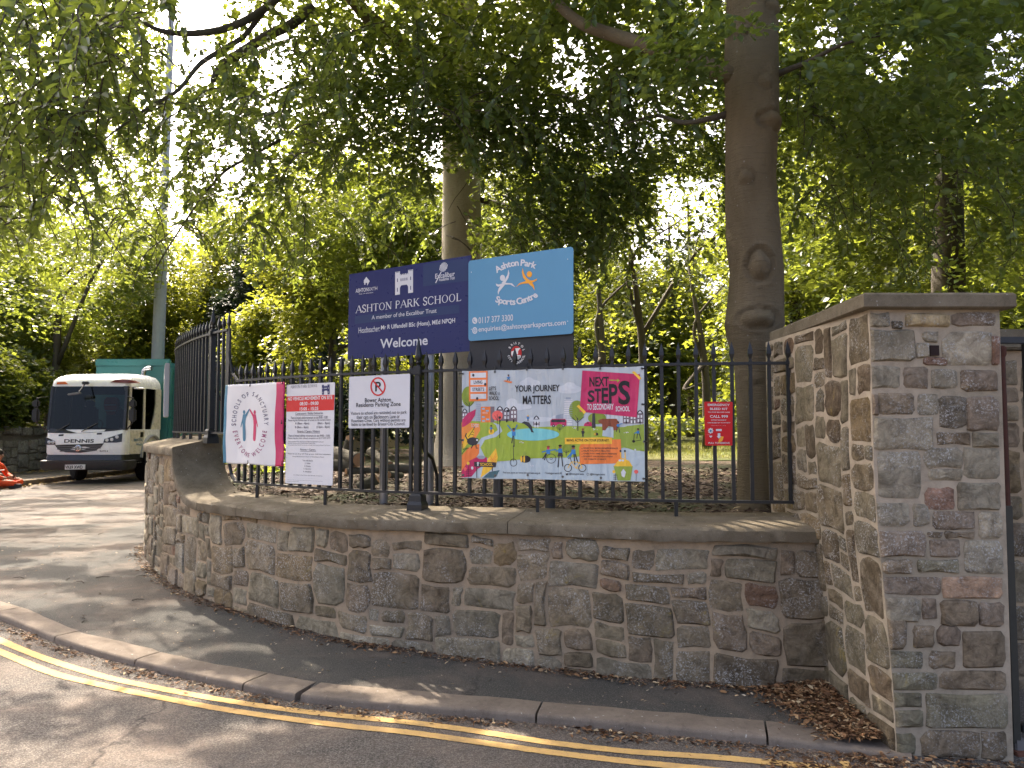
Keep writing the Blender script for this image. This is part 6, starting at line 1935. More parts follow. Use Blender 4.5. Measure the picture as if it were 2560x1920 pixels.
bg_tree('lane_end_tree', 'mid green tree at the far end of the lane right of the lamp column', 'tree', (-11.0, 40.0, 0.15), [(-11.0, 40.0, 5.2, 3.4, 2.6, 4.6, 330), (-9.0, 38.0, 9.0, 2.6, 2.2, 2.6, 140)], 0.24, 'leaf_far', 0.22)
bg_tree('woodland_tree', 'backlit tree behind the gap between the school board and the evergreen', 'tree', (-2.6, 23.5, 1.1), [(-2.6, 23.5, 6.2, 2.6, 2.0, 3.6, 300), (-3.4, 22.0, 3.0, 1.6, 1.4, 1.5, 110)], 0.16, 'leaf_far', 0.16)
bg_tree('woodland_tree', 'backlit yellow tree low behind the sports centre board', 'tree', (2.2, 20.0, 1.1), [(2.2, 20.0, 5.0, 2.4, 1.8, 2.6, 300), (1.6, 19.0, 2.7, 2.2, 1.4, 1.4, 190)], 0.14, 'leaf_lime', 0.14)
bg_tree('woodland_tree', 'leafy tree seen through the railing left of the red box', 'tree', (4.6, 18.2, 1.1), [(4.2, 18.2, 4.4, 1.9, 1.6, 2.4, 240), (3.6, 17.6, 2.3, 1.5, 1.2, 1.1, 130)], 0.13, 'leaf_far', 0.12)
bg_tree('woodland_tree', 'tree with bright lower leaves between the big trunk and the pillar cap', 'tree', (8.0, 21.5, 1.1), [(7.8, 21.5, 5.6, 2.8, 2.0, 3.6, 340), (7.0, 20.4, 2.6, 1.8, 1.4, 1.3, 130)], 0.15, 'leaf_far', 0.18)
bg_tree('woodland_tree', 'shaded tree above the right end of the pillar cap', 'tree', (13.0, 19.5, 1.1), [(13.0, 19.5, 6.0, 3.2, 2.6, 4.2, 420)], 0.16, 'leaf_far', 0.22)
bg_tree('woodland_tree', 'tall thin crowned tree far behind the pale trunk', 'tree', (-0.4, 30.0, 1.1), [(-0.4, 30.0, 8.6, 3.2, 2.4, 4.4, 300)], 0.2, 'leaf_far', 0.2)
bg_tree('woodland_tree', 'tall far tree left of the big right hand trunk', 'tree', (6.4, 31.0, 1.1), [(6.4, 31.0, 7.6, 3.6, 2.4, 4.8, 330), (4.6, 30.0, 4.0, 2.6, 2.0, 2.2, 160)], 0.2, 'leaf_far', 0.2)
bg_tree('woodland_tree', 'tall far tree right of the big right hand trunk', 'tree', (13.6, 32.0, 1.1), [(13.6, 32.0, 8.0, 4.2, 2.6, 5.0, 360)], 0.2, 'leaf_far', 0.22)
bg_tree('woodland_tree', 'far tree above the navy school board', 'tree', (-5.8, 33.0, 1.1), [(-5.8, 33.0, 7.6, 3.0, 2.4, 4.4, 300)], 0.2, 'leaf_far', 0.2)
for nm, lb, x, y, h, rx in [('hazy tree far up the lane above the truck body', 'l', -20.5, 34.0, 13.0, 4.4), ('broad tree at the far left edge behind the wall', 'l', -25.0, 31.0, 14.0, 4.6), ('far tree left of the lamp column above the hedge', 'l', -17.5, 45.0, 14.5, 5.0),
                            ('tall wood tree far behind the sports board', 'l', 2.0, 38.0, 16.5, 4.6), ('tall wood tree far right of the sports board', 'l', 9.5, 41.0, 17.0, 4.8), ('tall tree far behind the pillar cap centre', 'l', 17.5, 31.0, 15.5, 4.6), ('tall tree at the far right edge', 'l', 23.0, 36.0, 16.0, 5.0),
                            ('tall far tree above the evergreen', 'l', -7.5, 44.0, 15.5, 4.4), ('slender tree just right of the big trunk', 'l', 10.8, 25.5, 12.5, 3.2), ('leaning tree behind the right end of the pillar', 'l', 17.0, 22.5, 12.0, 3.6)]:
    bg_tree('woodland_tree', nm, 'tree', (x, y, 1.05 if x > -8 else .15), [(x, y, h * .66, rx, rx * .7, h * .36, 330), (x - 1.2, y - 1.0, h * .33, rx * .8, rx * .6, h * .22, 170)], 0.2, 'leaf_far', 0.24, R=(0.8, 1.6))
bg_tree('understorey_tree', 'shaded leafy tree directly behind the sports board and the banner', 'tree', (2.6, 15.2, 1.1), [(2.2, 15.2, 5.4, 2.8, 1.4, 1.7, 240), (4.6, 15.6, 5.8, 1.8, 1.2, 1.5, 120)], 0.11, 'leaf', 0.1)
bg_tree('understorey_tree', 'shaded leafy tree left of the pale trunk above the school board', 'tree', (-3.0, 15.8, 1.1), [(-3.0, 15.8, 6.2, 2.2, 1.3, 2.0, 230), (-1.6, 15.2, 5.0, 1.2, .9, 1.2, 70)], 0.11, 'leaf', 0.1)
bg_tree('understorey_tree', 'dark leafy tree over the lane between truck and lamp column', 'tree', (-15.9, 26.2, 0.15), [(-15.4, 26.0, 6.6, 3.0, 1.6, 2.6, 300), (-12.6, 25.4, 8.6, 2.4, 1.6, 1.8, 130)], 0.15, 'leaf', 0.16)
# shrubs hanging over the far wall and under the trees
bg_tree('shrub', 'leafy shrub spilling over the far stone wall at the left edge', 'shrub', (-15.9, 22.8, 0.2), [(-15.7, 22.6, 2.6, 1.2, 1.1, 1.3, 200), (-15.9, 24.2, 2.8, 1.2, 1.0, 1.3, 140)], 0.14, 'leaf_far', 0.05, R=(0.4, 0.8), thr=-0.5)
bg_tree('shrub', 'low sunlit yellow shrub inside the tall railing beside the banner', 'shrub', (-4.1, 14.6, 1.1), [(-4.0, 14.6, 1.75, 0.7, 0.6, 0.55, 60)], 0.11, 'leaf_lime', 0.03, R=(0.3, 0.6), thr=-0.5)
bg_tree('shrub', 'dark ground shrub beside the pale trunk behind the parking notice', 'shrub', (-2.4, 13.6, 1.05), [(-2.4, 13.6, 1.6, 1.1, 0.7, 0.7, 110)], 0.11, 'leaf_dark', 0.03, R=(0.3, 0.6), thr=-0.5)
bg_tree('shrub', 'shaded shrub at the foot of the tree behind the illustrated banner', 'shrub', (1.2, 16.2, 1.1), [(1.2, 16.2, 1.9, 1.6, 1.0, 0.9, 150)], 0.12, 'leaf_far', 0.03, R=(0.3, 0.7), thr=-0.5)
# distant wood that reads as one mass
iv0 = Matrix.Identity(4)
rngd = np.random.default_rng(9)
blobs = []
for i in range(26):
    a = lerp(-1.15, 1.0, i / 25) + rngd.normal(0, .02)
    dist = rngd.uniform(52, 64)
    x, y = dist * math.sin(a), dist * math.cos(a)
    hgt = rngd.uniform(8, 13.0) * (0.6 if -0.52 < a < -0.34 else 1)
    blobs.append((x, y, hgt * 0.62, 5.0, 3.0, hgt * 0.62, 460))
far_wood = crown(None, iv0, blobs, 0.34, M['leaf_far'], rngd, R=(1.2, 2.2), k=20, thr=-0.25, csc=0.2, name='distant_wood', leafkeep=False)
far_wood.parent = None
tag(far_wood, 'distant hazy green woodland closing the view behind the trees', 'woodland', kind='stuff')

ug = []
ru = np.random.default_rng(31)
for i in range(70):
    x = ru.uniform(-3.6, 4.0); y = ru.uniform(8.0, 13.0)
    if y < 8.8 and x < 0.5: continue
    if x > 1.0: continue
    h = ru.uniform(.06, .2)
    ug.append((x, y, fl_z(x, y) + h * .8, ru.uniform(.2, .5), ru.uniform(.2, .4), h, 4))
under = crown(None, iv0, ug, 0.09, M['leaf'], ru, R=(0.15, 0.35), k=16, thr=-2, name='undergrowth', leafkeep=False)
tag(under, 'low green ivy and weeds over the leaf litter behind the railing', 'undergrowth', kind='stuff')
# ------------------------------------------------------------------ far wall, kerb and lamp column on the lane
fw = thing('far_wall', 'grey rubble stone wall on the far side of the lane behind the truck', 'wall', (-15.0, 24, 0.2))
fwo = Matrix.Translation(-Vector((-15.0, 24, 0.2)))
FX = -15.0
mb = MB(); mb.box((FX - 0.2, 26, 0.8), (0.4, 22, 1.5)); o = mb.build('mortar_core', m_mortar('dark_mortar', (0.13, 0.115, 0.09, 1), (0.09, 0.08, 0.065, 1)), fw); o.matrix_parent_inverse = fwo
rf = random.Random(3)
def fw_frame(t, z, d): return Vector((FX + d, 18 + t, z))
cnt = 0
for (a, b, c, d) in pack(12.0, 1.15, 0.11, rf, (2, 5), (1, 3)):
    if cnt >= 290: break
    if a < 2.5: continue
    poly = rough_poly(a + .02, b - .02, c + .17, d + .13, rf, 0.03)
    o = mesh_obj('stone', stone_mesh(poly, fw_frame, rf, rf.uniform(0.02, 0.06)), fw, M['stone']); o.matrix_parent_inverse = fwo
    f = rf.uniform(.8, 1.25); o.color = (0.19 * f, 0.185 * f, 0.165 * f, 1); cnt += 1
t = 0.0
while t < 14:
    L = rf.uniform(0.5, 0.9); mb = MB()
    mb.box((FX - 0.15, 18 + t + L / 2, 1.5 + rf.uniform(-.03, .05)), (0.5, L - 0.03, 0.24), bev=0.03)
    o = mb.build('cope_stone', M['stone'], fw); o.matrix_parent_inverse = fwo; f = rf.uniform(.8, 1.2); o.color = (0.17 * f, 0.16 * f, 0.14 * f, 1)
    t += L
fpav = sheet('far_pavement', lambda x, y: (x, y, 0.262), list(np.linspace(-15.1, -12.55, 6)), list(np.linspace(8, 40, 20)), M['pavement'])
tag(fpav, 'grey pavement between the far kerb and the stone wall', kind='structure')
for i in range(24):
    mb = MB(); mb.box((-12.47, 11 + i * 1.0, 0.195), (0.16, 0.985, 0.14), bev=0.012)
    mb.build('kerb_stone', M['kerb'], fpav)

mc = PY(404, 900, 27.0)
mast = thing('lamp_column', 'tall tapering grey steel column rising behind the truck', 'lamp column', (mc.x, mc.y, 0.15))
mo = Matrix.Translation(-Vector((mc.x, mc.y, 0.15)))
M['mast'] = m_plain('galvanised_column', (0.34, 0.35, 0.355, 1), 0.5, 0.4, 0.0, dirt=0.25)
pb = PY(393, 930, 27); pm = PY(397, 655, 27); pt_ = PY(430, 0, 27)
def mp(t): return Vector((lerp(pb.x, pt_.x, t), 27.0, lerp(pb.z, pt_.z, t)))
mb = MB(); mb.tube([(pb.x - 0.06, 27, 0.1), mp(0), mp(0.31)], [0.235, 0.215, 0.195], 12)
o = mb.build('lower_shaft', M['mast'], mast); o.matrix_parent_inverse = mo; auto_smooth(o, 20)
mb = MB(); mb.tube([mp(0.31), mp(0.7), mp(1.0), mp(1.15)], [0.155, 0.13, 0.10, 0.09], 12)
o = mb.build('upper_shaft', M['mast'], mast); o.matrix_parent_inverse = mo; auto_smooth(o, 20)
mb = MB(); mb.lathe([(0.2, 0), (0.22, 0.02), (0.22, 0.10), (0.17, 0.13)], tuple(mp(0.305)), 12)
o = mb.build('joint_collar', M['mast'], mast); o.matrix_parent_inverse = mo
top = mp(1.15)
mb = MB(); mb.box((top.x, 26.6, top.z), (0.3, 1.1, 0.12), bev=0.04); o = mb.build('lantern', M['mast'], mast); o.matrix_parent_inverse = mo

# ------------------------------------------------------------------ refuse truck facing us down the lane
TX, TY, TZ = -11.27, 20.3, 0.14
truck = thing('refuse_truck', 'white and teal refuse collection truck parked facing down the lane', 'truck', (TX, TY, TZ))
SZ = .002164
def tx(zx): return (zx - 740) * SZ
def tz(zy): return 1.6 + (927 - zy) * SZ - TZ
WH = m_plain('truck_white', (0.78, 0.78, 0.79, 1), 0.25, 0.5, dirt=0.08, dscale=3)
WH_TINT = m_plain('truck_white_light_tint', (0.62, 0.58, 0.50, 1), 0.3, 0.5, dirt=0.1, dscale=3)  # white of the cab sides, with the light's cream tint put in
TE = m_plain('truck_teal', (0.045, 0.19, 0.20, 1), 0.35, 0.5, dirt=0.2, dscale=2)
DK = m_plain('truck_plastic', (0.022, 0.022, 0.023, 1), 0.5, 0.4, dirt=0.2)
BK = m_plain('truck_black', (0.008, 0.008, 0.009, 1), 0.35, 0.5)
TY_ = m_plain('tyre_rubber', (0.012, 0.012, 0.012, 1), 0.85, 0.2, bump=0.3, bscale=40)
CH = m_plain('truck_chrome', (0.45, 0.45, 0.45, 1), 0.25, 0.5, 0.9)
AM = m_plain('amber_lens', (0.55, 0.12, 0.02, 1), 0.2, 0.5); RD = m_plain('dark_lens', (0.16, 0.03, 0.02, 1), 0.15, 0.6)
LN = m_plain('clear_lens', (0.55, 0.56, 0.58, 1), 0.08, 0.8, 0.3)
def m_glass():
    t = NT('truck_glass')
    g = t.n('ShaderNodeBsdfGlossy'); g.inputs['Roughness'].default_value = 0.03; g.inputs['Color'].default_value = (0.9, 0.95, 0.95, 1)
    tr = t.n('ShaderNodeBsdfTransparent'); tr.inputs['Color'].default_value = (0.14, 0.155, 0.155, 1)
    fr = t.n('ShaderNodeFresnel'); fr.inputs['IOR'].default_value = 1.33
    mx = t.n('ShaderNodeMixShader'); t.l(fr.outputs[0], mx.inputs[0]); t.l(tr.outputs[0], mx.inputs[1]); t.l(g.outputs[0], mx.inputs[2])
    return t.done(mx.outputs[0])
GL = m_glass()
def rrect(hw, yf, yb, z, r=0.12, n=5, bow=0.05):
    pts = []
    for cx, cy, a0 in ((hw - r, yf + r, -90), (hw - r, yb - r * .5, 0), (-hw + r, yb - r * .5, 90), (-hw + r, yf + r, 180)):
        rr_ = r if cy < (yf + yb) / 2 else r * .5
        ccx = math.copysign(hw - rr_, cx)
        for k in range(n + 1):
            a = math.radians(a0 + 90 * k / n)
            pts.append([ccx + rr_ * math.cos(a), cy + rr_ * math.sin(a), z])
    out = []
    for x, y, z_ in pts:
        if y < yf + 0.3: y += bow * (x / hw) ** 2
        out.append(Vector((x, y, z_)))
    # a finer front edge for the bow
    res = []
    for i, p in enumerate(out):
        res.append(p)
        nx = out[(i + 1) % len(out)]
        if i == len(out) - 1:
            for k in range(1, 8):
                x = lerp(p.x, nx.x, k / 8); res.append(Vector((x, yf + bow * (x / hw) ** 2, z)))
    return res
HW = 1.055
mb = MB(); mb.loft([rrect(HW - .02, .03, 2.1, tz(1262)), rrect(HW, 0.0, 2.1, tz(1225)), rrect(HW, 0.0, 2.1, tz(1100)), rrect(HW, 0.03, 2.1, tz(985)), rrect(HW - .005, 0.06, 2.1, tz(945))])
auto_smooth(mb.build('cab_body', WH, truck), 50)
mb = MB(); mb.loft([rrect(HW - .005, 0.16, 2.1, tz(418)), rrect(HW - .01, 0.165, 2.1, tz(385)), rrect(HW - .025, 0.19, 2.1, tz(345)), rrect(HW - .06, 0.32, 2.06, tz(298)), rrect(HW - .12, .58, 2.0, tz(262)), rrect(HW - .25, .9, 1.9, tz(238)), rrect(.4, 1.2, 1.7, tz(229))])
auto_smooth(mb.build('roof', WH, truck), 60)
def post(p, q_, w, d, mat, name):
    mb = MB(); p, q_ = Vector(p), Vector(q_)
    mb.loft([[c + Vector((sx * w / 2, sy * d / 2, 0)) for sx, sy in ((-1, -1), (1, -1), (1, 1), (-1, 1))] for c in (p, q_)])
    return mb.build(name, mat, truck)
zl, zh = tz(950), tz(412)
for s in (-1, 1):
    post((s * (HW - .05), .13, zl), (s * (HW - .06), .24, zh), .07, .09, BK, 'windscreen_pillar')
    post((s * (HW - .03), .26, zl), (s * (HW - .04), .34, zh), .05, .12, WH_TINT, 'door_pillar')
    post((s * (HW - .03), 1.12, zl), (s * (HW - .04), 1.12, zh), .05, .09, WH_TINT, 'middle_pillar')
    mb = MB()
    yz = [(1.55, zl), (2.1, zl), (2.1, zh), (1.78, zh), (1.80, tz(600)), (1.72, tz(760))]
    mb.loft([[Vector((s * (HW - .055), y, z)) for y, z in yz], [Vector((s * (HW - .005), y, z)) for y, z in yz]])
    mb.build('rear_panel', WH_TINT, truck)
    # side glass
    mb = MB(); mb.loft([[Vector((s * (HW - .04), y, z)) for y, z in ((.28, zl), (1.1, zl), (1.1, zh), (.34, zh))], [Vector((s * (HW - .035), y, z)) for y, z in ((.28, zl), (1.1, zl), (1.1, zh), (.34, zh))]])
    mb.build('door_glass', GL, truck)
    mb = MB(); yz = [(1.15, zl), (1.6, zl), (1.78, tz(760)), (1.84, zh), (1.15, zh)]
    mb.loft([[Vector((s * (HW - .04), y, z)) for y, z in yz], [Vector((s * (HW - .035), y, z)) for y, z in yz]])
    mb.build('quarter_glass', GL, truck)
    # lower door skin in light-tinted white, sill and step
    mb = MB(); mb.box((s * HW, .72, (tz(955) + tz(1250)) / 2), (.012, .80, tz(955) - tz(1250)), bev=.004); d_ = mb.build('door', WH_TINT, truck)
    mb = MB(); mb.box((s * (HW + .012), .95, tz(1010)), (.02, .16, .14), bev=.01); mb.build('handle', BK, d_)
    mb = MB(); mb.box((s * (HW - .08), .9, tz(1300)), (.16, 1.0, .20)); mb.build('step', BK, truck)
    mb = MB(); mb.box((s * (HW + .005), .9, tz(1362)), (.06, 1.0, .025), bev=.005); mb.build('step_rail', CH, truck)
    # wheel arch
    mb = MB(); pts = [(s * (HW + .02), 1.55 + .62 * math.cos(a), .62 + .62 * math.sin(a)) for a in np.linspace(0.05, math.pi - 0.05, 14)]
    mb.tube(pts, .05, 6); mb.build('wheel_arch', m_plain('arch_grey', (.3, .3, .3, 1), .5), truck)
# dark void behind the arch and rear wall of the cab with windows
mb = MB(); mb.box((0, 2.06, (tz(950) + tz(1200)) / 2 - .1), (2.0, .04, .7)); mb.box((0, 2.06, zh - .05), (2.0, .04, .2)); mb.box((0.55, 2.06, (zl + zh) / 2), (.9, .04, 1.1))
mb.build('cab_back', BK, truck)
# windscreen: one curved pane
rows = []
for z, yf in ((tz(985), .035), (tz(940), .055), (tz(800), .085), (tz(600), .125), (tz(415), .165)):
    rows.append([Vector((x, yf + .05 * (x / HW) ** 2 - .006, z)) for x in np.linspace(-(HW - .06), HW - .06, 13)])
mb = MB(); V = [p for r_ in rows[1:] for p in r_]; n = 13
mb.add(V, [(j * n + i, j * n + i + 1, (j + 1) * n + i + 1, (j + 1) * n + i) for j in range(3) for i in range(n - 1)])
auto_smooth(mb.build('windscreen', GL, truck), 80)
def front_y(z, x): return interp(z, [tz(1262), tz(1225), tz(1100), tz(985), tz(945), tz(415)], [.03, 0, 0, .03, .06, .165]) + .05 * (x / HW) ** 2
def front_patch(name, pts, mat, off=.012, parent=None, th=.03):
    """pts in picture coordinates on the front face"""
    mb = MB()
    P = [(tx(a), tz(b)) for a, b in pts]
    mb.loft([[Vector((x, front_y(z, x) + th, z)) for x, z in P], [Vector((x, front_y(z, x) - off, z)) for x, z in P]])
    return mb.build(name, mat, parent or truck)
front_patch('scuttle', [(275, 985), (305, 925), (1200, 918), (1190, 945), (1080, 962), (800, 985), (560, 992)], BK, .01)
front_patch('sun_strip', [(322, 432), (1186, 410), (1186, 470), (900, 505), (600, 520), (322, 545)], BK, .008, th=.0)
front_patch('headlight', [(258, 1035), (380, 1085), (392, 1130), (258, 1130)], BK, .008)
front_patch('headlight', [(975, 1105), (985, 1060), (1190, 990), (1190, 1095), (1130, 1105)], BK, .008)
for zx, zy in ((310, 1100), (358, 1100), (1018, 1073), (1074, 1067), (1132, 1035)):
    x, z = tx(zx), tz(zy); mb = MB(); mb.lathe([(.045, front_y(z, x) + .0), (.045, front_y(z, x) - .016), (.03, front_y(z, x) - .022)], (x, 0, z), 14, axis='y'); mb.build('lamp_lens', LN, truck)
g = front_patch('grille', [(385, 1135), (500, 1128), (860, 1120), (982, 1112), (950, 1160), (880, 1205), (700, 1228), (520, 1222), (430, 1190)], DK, .010)
for k, (a, b) in enumerate(((402, 962), (415, 945), (450, 900))):
    front_patch('grille_bar', [(a, 1150 + k * 26), (b, 1138 + k * 26), (b, 1150 + k * 26), (a, 1162 + k * 26)], m_plain('grille_bar', (.10, .10, .105, 1), .4), .020, g)
x, z = tx(678), tz(1172); mb = MB(); mb.lathe([(.085, -.008), (.085, -.03), (.06, -.036)], (x, 0, z), 20, axis='y'); em = mb.build('emblem', CH, truck)
for k in range(8):
    a = k * math.pi / 4; mb = MB(); mb.box((x + .045 * math.cos(a), -.037, z + .045 * math.sin(a)), (.05, .004, .012), rot=Matrix.Rotation(-a, 3, 'Y')); mb.build('emblem_leaf', DK, em)
# bumper
mb = MB(); mb.loft([rrect(1.14, -.06, .5, tz(1435), .14), rrect(1.16, -.10, .55, tz(1400), .14), rrect(1.16, -.10, .55, tz(1325), .14), rrect(1.12, -.06, .5, tz(1318), .14)])
auto_smooth(mb.build('bumper', DK, truck), 40)
mb = MB(); mb.loft([rrect(1.06, -.02, .5, tz(1322), .1), rrect(1.04, .02, .5, tz(1252), .1)])
mb.build('bumper_top', BK, truck)
pl = front_patch('number_plate', [(554, 1370), (795, 1366), (795, 1424), (554, 1428)], m_plain('plate_white', (.72, .72, .70, 1), .4), .0)
pl.location.y = -.165
class TQ:   # printing straight on to the truck front, given in picture coordinates
    def __init__(self, y): self.y = y
    def uv(self, a, b): return (a, b)
    def P(self, u, v, off): return Vector((tx(u), (front_y(tz(v), tx(u)) if self.y is None else self.y) - off, tz(v)))
def tprint(body, tl, br, mat, parent, y=None, bold=.03, off=.004):
    pr = Print(TQ(y), off); pr.text(body, tl, br, mat, bold, 1); return pr.build('lettering', parent)
tprint('DENNIS', (497, 1062), (862, 1106), K['grey'], truck, None, .05)
tprint('ELITE 6', (936, 1197), (1034, 1216), K['grey'], truck, None, .04)
o = tprint('VK69 XWD', (570, 1376), (780, 1418), K['black'], truck, -.155, .05, .02); 
for zx, zy in ((452, 1014), (920, 996)):
    front_patch('washer_cover', [(zx - 30, zy - 8), (zx + 28, zy - 11), (zx + 28, zy + 10), (zx - 30, zy + 12)], BK, .01)
front_patch('marker_light', [(332, 390), (345, 362), (440, 358), (478, 388)], AM, .02, th=.1)
front_patch('marker_light', [(1000, 365), (1060, 335), (1160, 325), (1260, 338), (1326, 372), (1180, 372)], RD, .02, th=.15)
# wipers, mirrors, roof mirror
for a, b in (((365, 985), (545, 880)), ((705, 970), (890, 865))):
    mb = MB(); p, q_ = a, b
    mb.tube([(tx(p[0]), front_y(tz(p[1]), 0) - .03, tz(p[1])), (tx(q_[0]), front_y(tz(q_[1]), 0) - .025, tz(q_[1]))], .012, 5); mb.build('wiper', BK, truck)
mb = MB(); mb.box((tx(733), .02, tz(378)), (.16, .12, .08), bev=.02); mb.tube([(tx(733), .0, tz(390)), (tx(720), -.22, tz(490))], .015, 6); mb.build('mirror_arm', BK, truck)
mb = MB(); mb.box((tx(670), -.25, tz(515)), (.34, .10, .05), rot=Matrix.Rotation(math.radians(-8), 3, 'Y'), bev=.02); mb.build('kerb_mirror', m_plain('mirror_grey', (.2, .2, .21, 1), .4), truck)
for s in (-1, 1):
    xx = s * (HW + .22)
    for zc, hh in ((tz(630), .20), (tz(770), .36)):
        mb = MB(); mb.box((xx, -.02, zc), (.19, .12, hh), bev=.04); auto_smooth(mb.build('side_mirror', DK, truck), 60)
    mb = MB(); mb.tube([(s * HW, .15, tz(540)), (xx, .0, tz(560)), (xx, .0, tz(860)), (s * HW, .12, tz(950))], .018, 6); mb.build('mirror_arm', BK, truck)
mb = MB(); mb.tube([(HW, .5, tz(420)), (HW + .18, .3, tz(425))], .012, 5); mb.lathe([(.02, 0), (.15, .01), (.15, .03), (.05, .06)], (HW + .24, .3, tz(450)), 14); mb.build('blind_spot_mirror', m_plain('mirror_pale', (.6, .6, .6, 1), .2), truck)
# interior: dashboard, seats with an orange jacket, wheel
mb = MB(); mb.box((0, .36, zl - .02), (1.95, .45, .16), bev=.05); mb.build('dashboard', BK, truck)
for xx in (-.6, 0.1, .62):
    mb = MB(); mb.box((xx, 1.35, zl + .25), (.46, .16, .78), bev=.06); mb.box((xx, 1.35, zl + .72), (.26, .12, .20), bev=.04); mb.build('seat', DK, truck)
JK = m_plain('hi_vis_orange', (.62, .08, .018, 1), .8, .2); SV = m_plain('reflective_tape', (.5, .5, .48, 1), .4, .5)
jx = tx(945)
mb = MB(); mb.loft([[Vector((jx + a * w, .50 + b * .05, tz(zz))) for a, b in ((-1, -1), (0, -1.4), (1, -1), (1, 1), (0, 1.2), (-1, 1))] for w, zz in ((.09, 760), (.16, 700), (.19, 640), (.18, 580), (.12, 545))])
jk = mb.build('hanging_jacket', JK, truck)
for zz in (640, 712):
    mb = MB(); mb.box((jx, .415, tz(zz)), (.30, .02, .03)); mb.build('tape', SV, jk)
mb = MB(); a_ = [(tx(740) + .2 * math.cos(t_), .52 + .08 * math.sin(t_), zl + .12 + .16 * math.sin(t_)) for t_ in np.linspace(0, 2 * math.pi, 20)]; mb.tube(a_, .015, 6); mb.build('steering_wheel', BK, truck)
# door lettering
class SQ:
    def __init__(self): pass
    def uv(self, a, b): return (a, b)
    def P(self, u, v, off): return Vector((HW + .008 + off, lerp(.36, 1.12, (u - 1235) / (1420 - 1235)), tz(v) + 0.02))
pr = Print(SQ(), .002); pr.text('BRISTOL', (1275, 1070), (1395, 1104), K['teal'], .02, 1); pr.text('Waste', (1305, 1126), (1390, 1156), K['teal'], .01, 1); pr.build('lettering', truck)
# chassis and wheels
mb = MB(); mb.box((0, 4.6, .75), (0.9, 8.0, .35)); mb.build('chassis', BK, truck)
def wheel(x, y, r=.5, w=.30, steer=0.0, front=True):
    e = MB(); e.lathe([(r * .58, -w / 2), (r * .9, -w / 2), (r * .985, -w * .38), (r, -w * .2), (r, w * .2), (r * .985, w * .38), (r * .9, w / 2), (r * .58, w / 2)], (0, 0, 0), 32, axis='x')
    t_ = e.build('tyre', TY_, truck); t_.location = (x, y, r); t_.rotation_euler = (0, 0, steer); auto_smooth(t_, 40)
    e = MB(); e.lathe([(r * .58, -w * .42), (r * .5, -w * .3), (.16, -w * .1), (.10, -w * .45), (.10, w * .45), (.16, w * .1), (r * .5, w * .3), (r * .58, w * .42)], (0, 0, 0), 24, axis='x')
    m_ = e.build('rim', CH, t_); auto_smooth(m_, 40)
for s in (-1, 1):
    wheel(s * .93, 1.45, steer=math.radians(42))
    wheel(s * .95, 5.4); wheel(s * .95, 6.7)
# exhaust stack
mb = MB(); ep = [(tx(945), 2.25, tz(330)), (tx(945), 2.25, tz(180)), (tx(960), 2.25, tz(140)), (tx(1000), 2.22, tz(125)), (tx(1065), 2.2, tz(118))]
mb.tube(catmull(ep, 5), .07, 12); auto_smooth(mb.build('exhaust_stack', CH, truck), 60)
# refuse body
bw = 1.12
mb = MB(); mb.box((0, 5.6, (1.0 + 3.36) / 2), (2 * bw, 6.2, 2.36), bev=.06); mb.build('hopper_body', TE, truck)
mb = MB(); mb.box((0, 2.52, 3.40), (2 * bw, .10, .22), bev=.03); mb.box((0, 5.6, 3.38), (1.9, 6.0, .12), bev=.05); mb.build('roof_panel', TE, truck)
for y in (2.75, 3.7, 4.7, 5.7, 6.7, 7.7):
    mb = MB(); mb.box((bw + .03, y, 2.1), (.08, .10, 2.2), bev=.015); mb.build('body_rib', TE, truck)
mb = MB(); mb.box((bw + .05, 3.1, 1.35), (.12, .75, .75), bev=.03); mb.build('side_locker', m_plain('teal_locker', (0.10, .30, .29, 1), .35), truck)
mb = MB(); mb.box((bw + .115, 3.0, 1.4), (.006, .14, .24)); mb.build('warning_label', m_plain('warning_label', (.6, .5, .35, 1), .4), truck)
mb = MB(); mb.box((bw + .02, 2.62, 1.02), (.05, .10, .08), bev=.01); mb.build('marker_light', AM, truck)
mb = MB(); mb.box((bw - .12, 3.2, .85), (.10, 1.5, .12)); mb.build('side_guard', BK, truck)

# ------------------------------------------------------------------ worker in orange sitting on the road edge
wx, wy, wz = -12.52, 18.75, zr(-12.2, 18.75)
per = thing('person', 'seated worker in orange hi vis jacket and trousers beside the truck', 'person', (wx, wy, wz))
SK = m_plain('skin', (.30, .16, .10, 1), .5, .4); HR = m_plain('dark_hair', (.02, .016, .013, 1), .7, .3)
def skinned(name, nodes, edges, mat, sub=2, parent=None, root=0):
    me = bpy.data.meshes.new(name)
    me.from_pydata([n_[0] for n_ in nodes], edges, [])
    o = mesh_obj(name, me, parent, mat)
    m1 = o.modifiers.new('skin', 'SKIN'); m1.use_smooth_shade = True
    lay = me.skin_vertices[0].data
    for i, n_ in enumerate(nodes):
        r_ = n_[1]; lay[i].radius = r_ if isinstance(r_, tuple) else (r_, r_)
        lay[i].use_root = (i == root)
    m2 = o.modifiers.new('sub', 'SUBSURF'); m2.levels = sub; m2.render_levels = sub
    return o
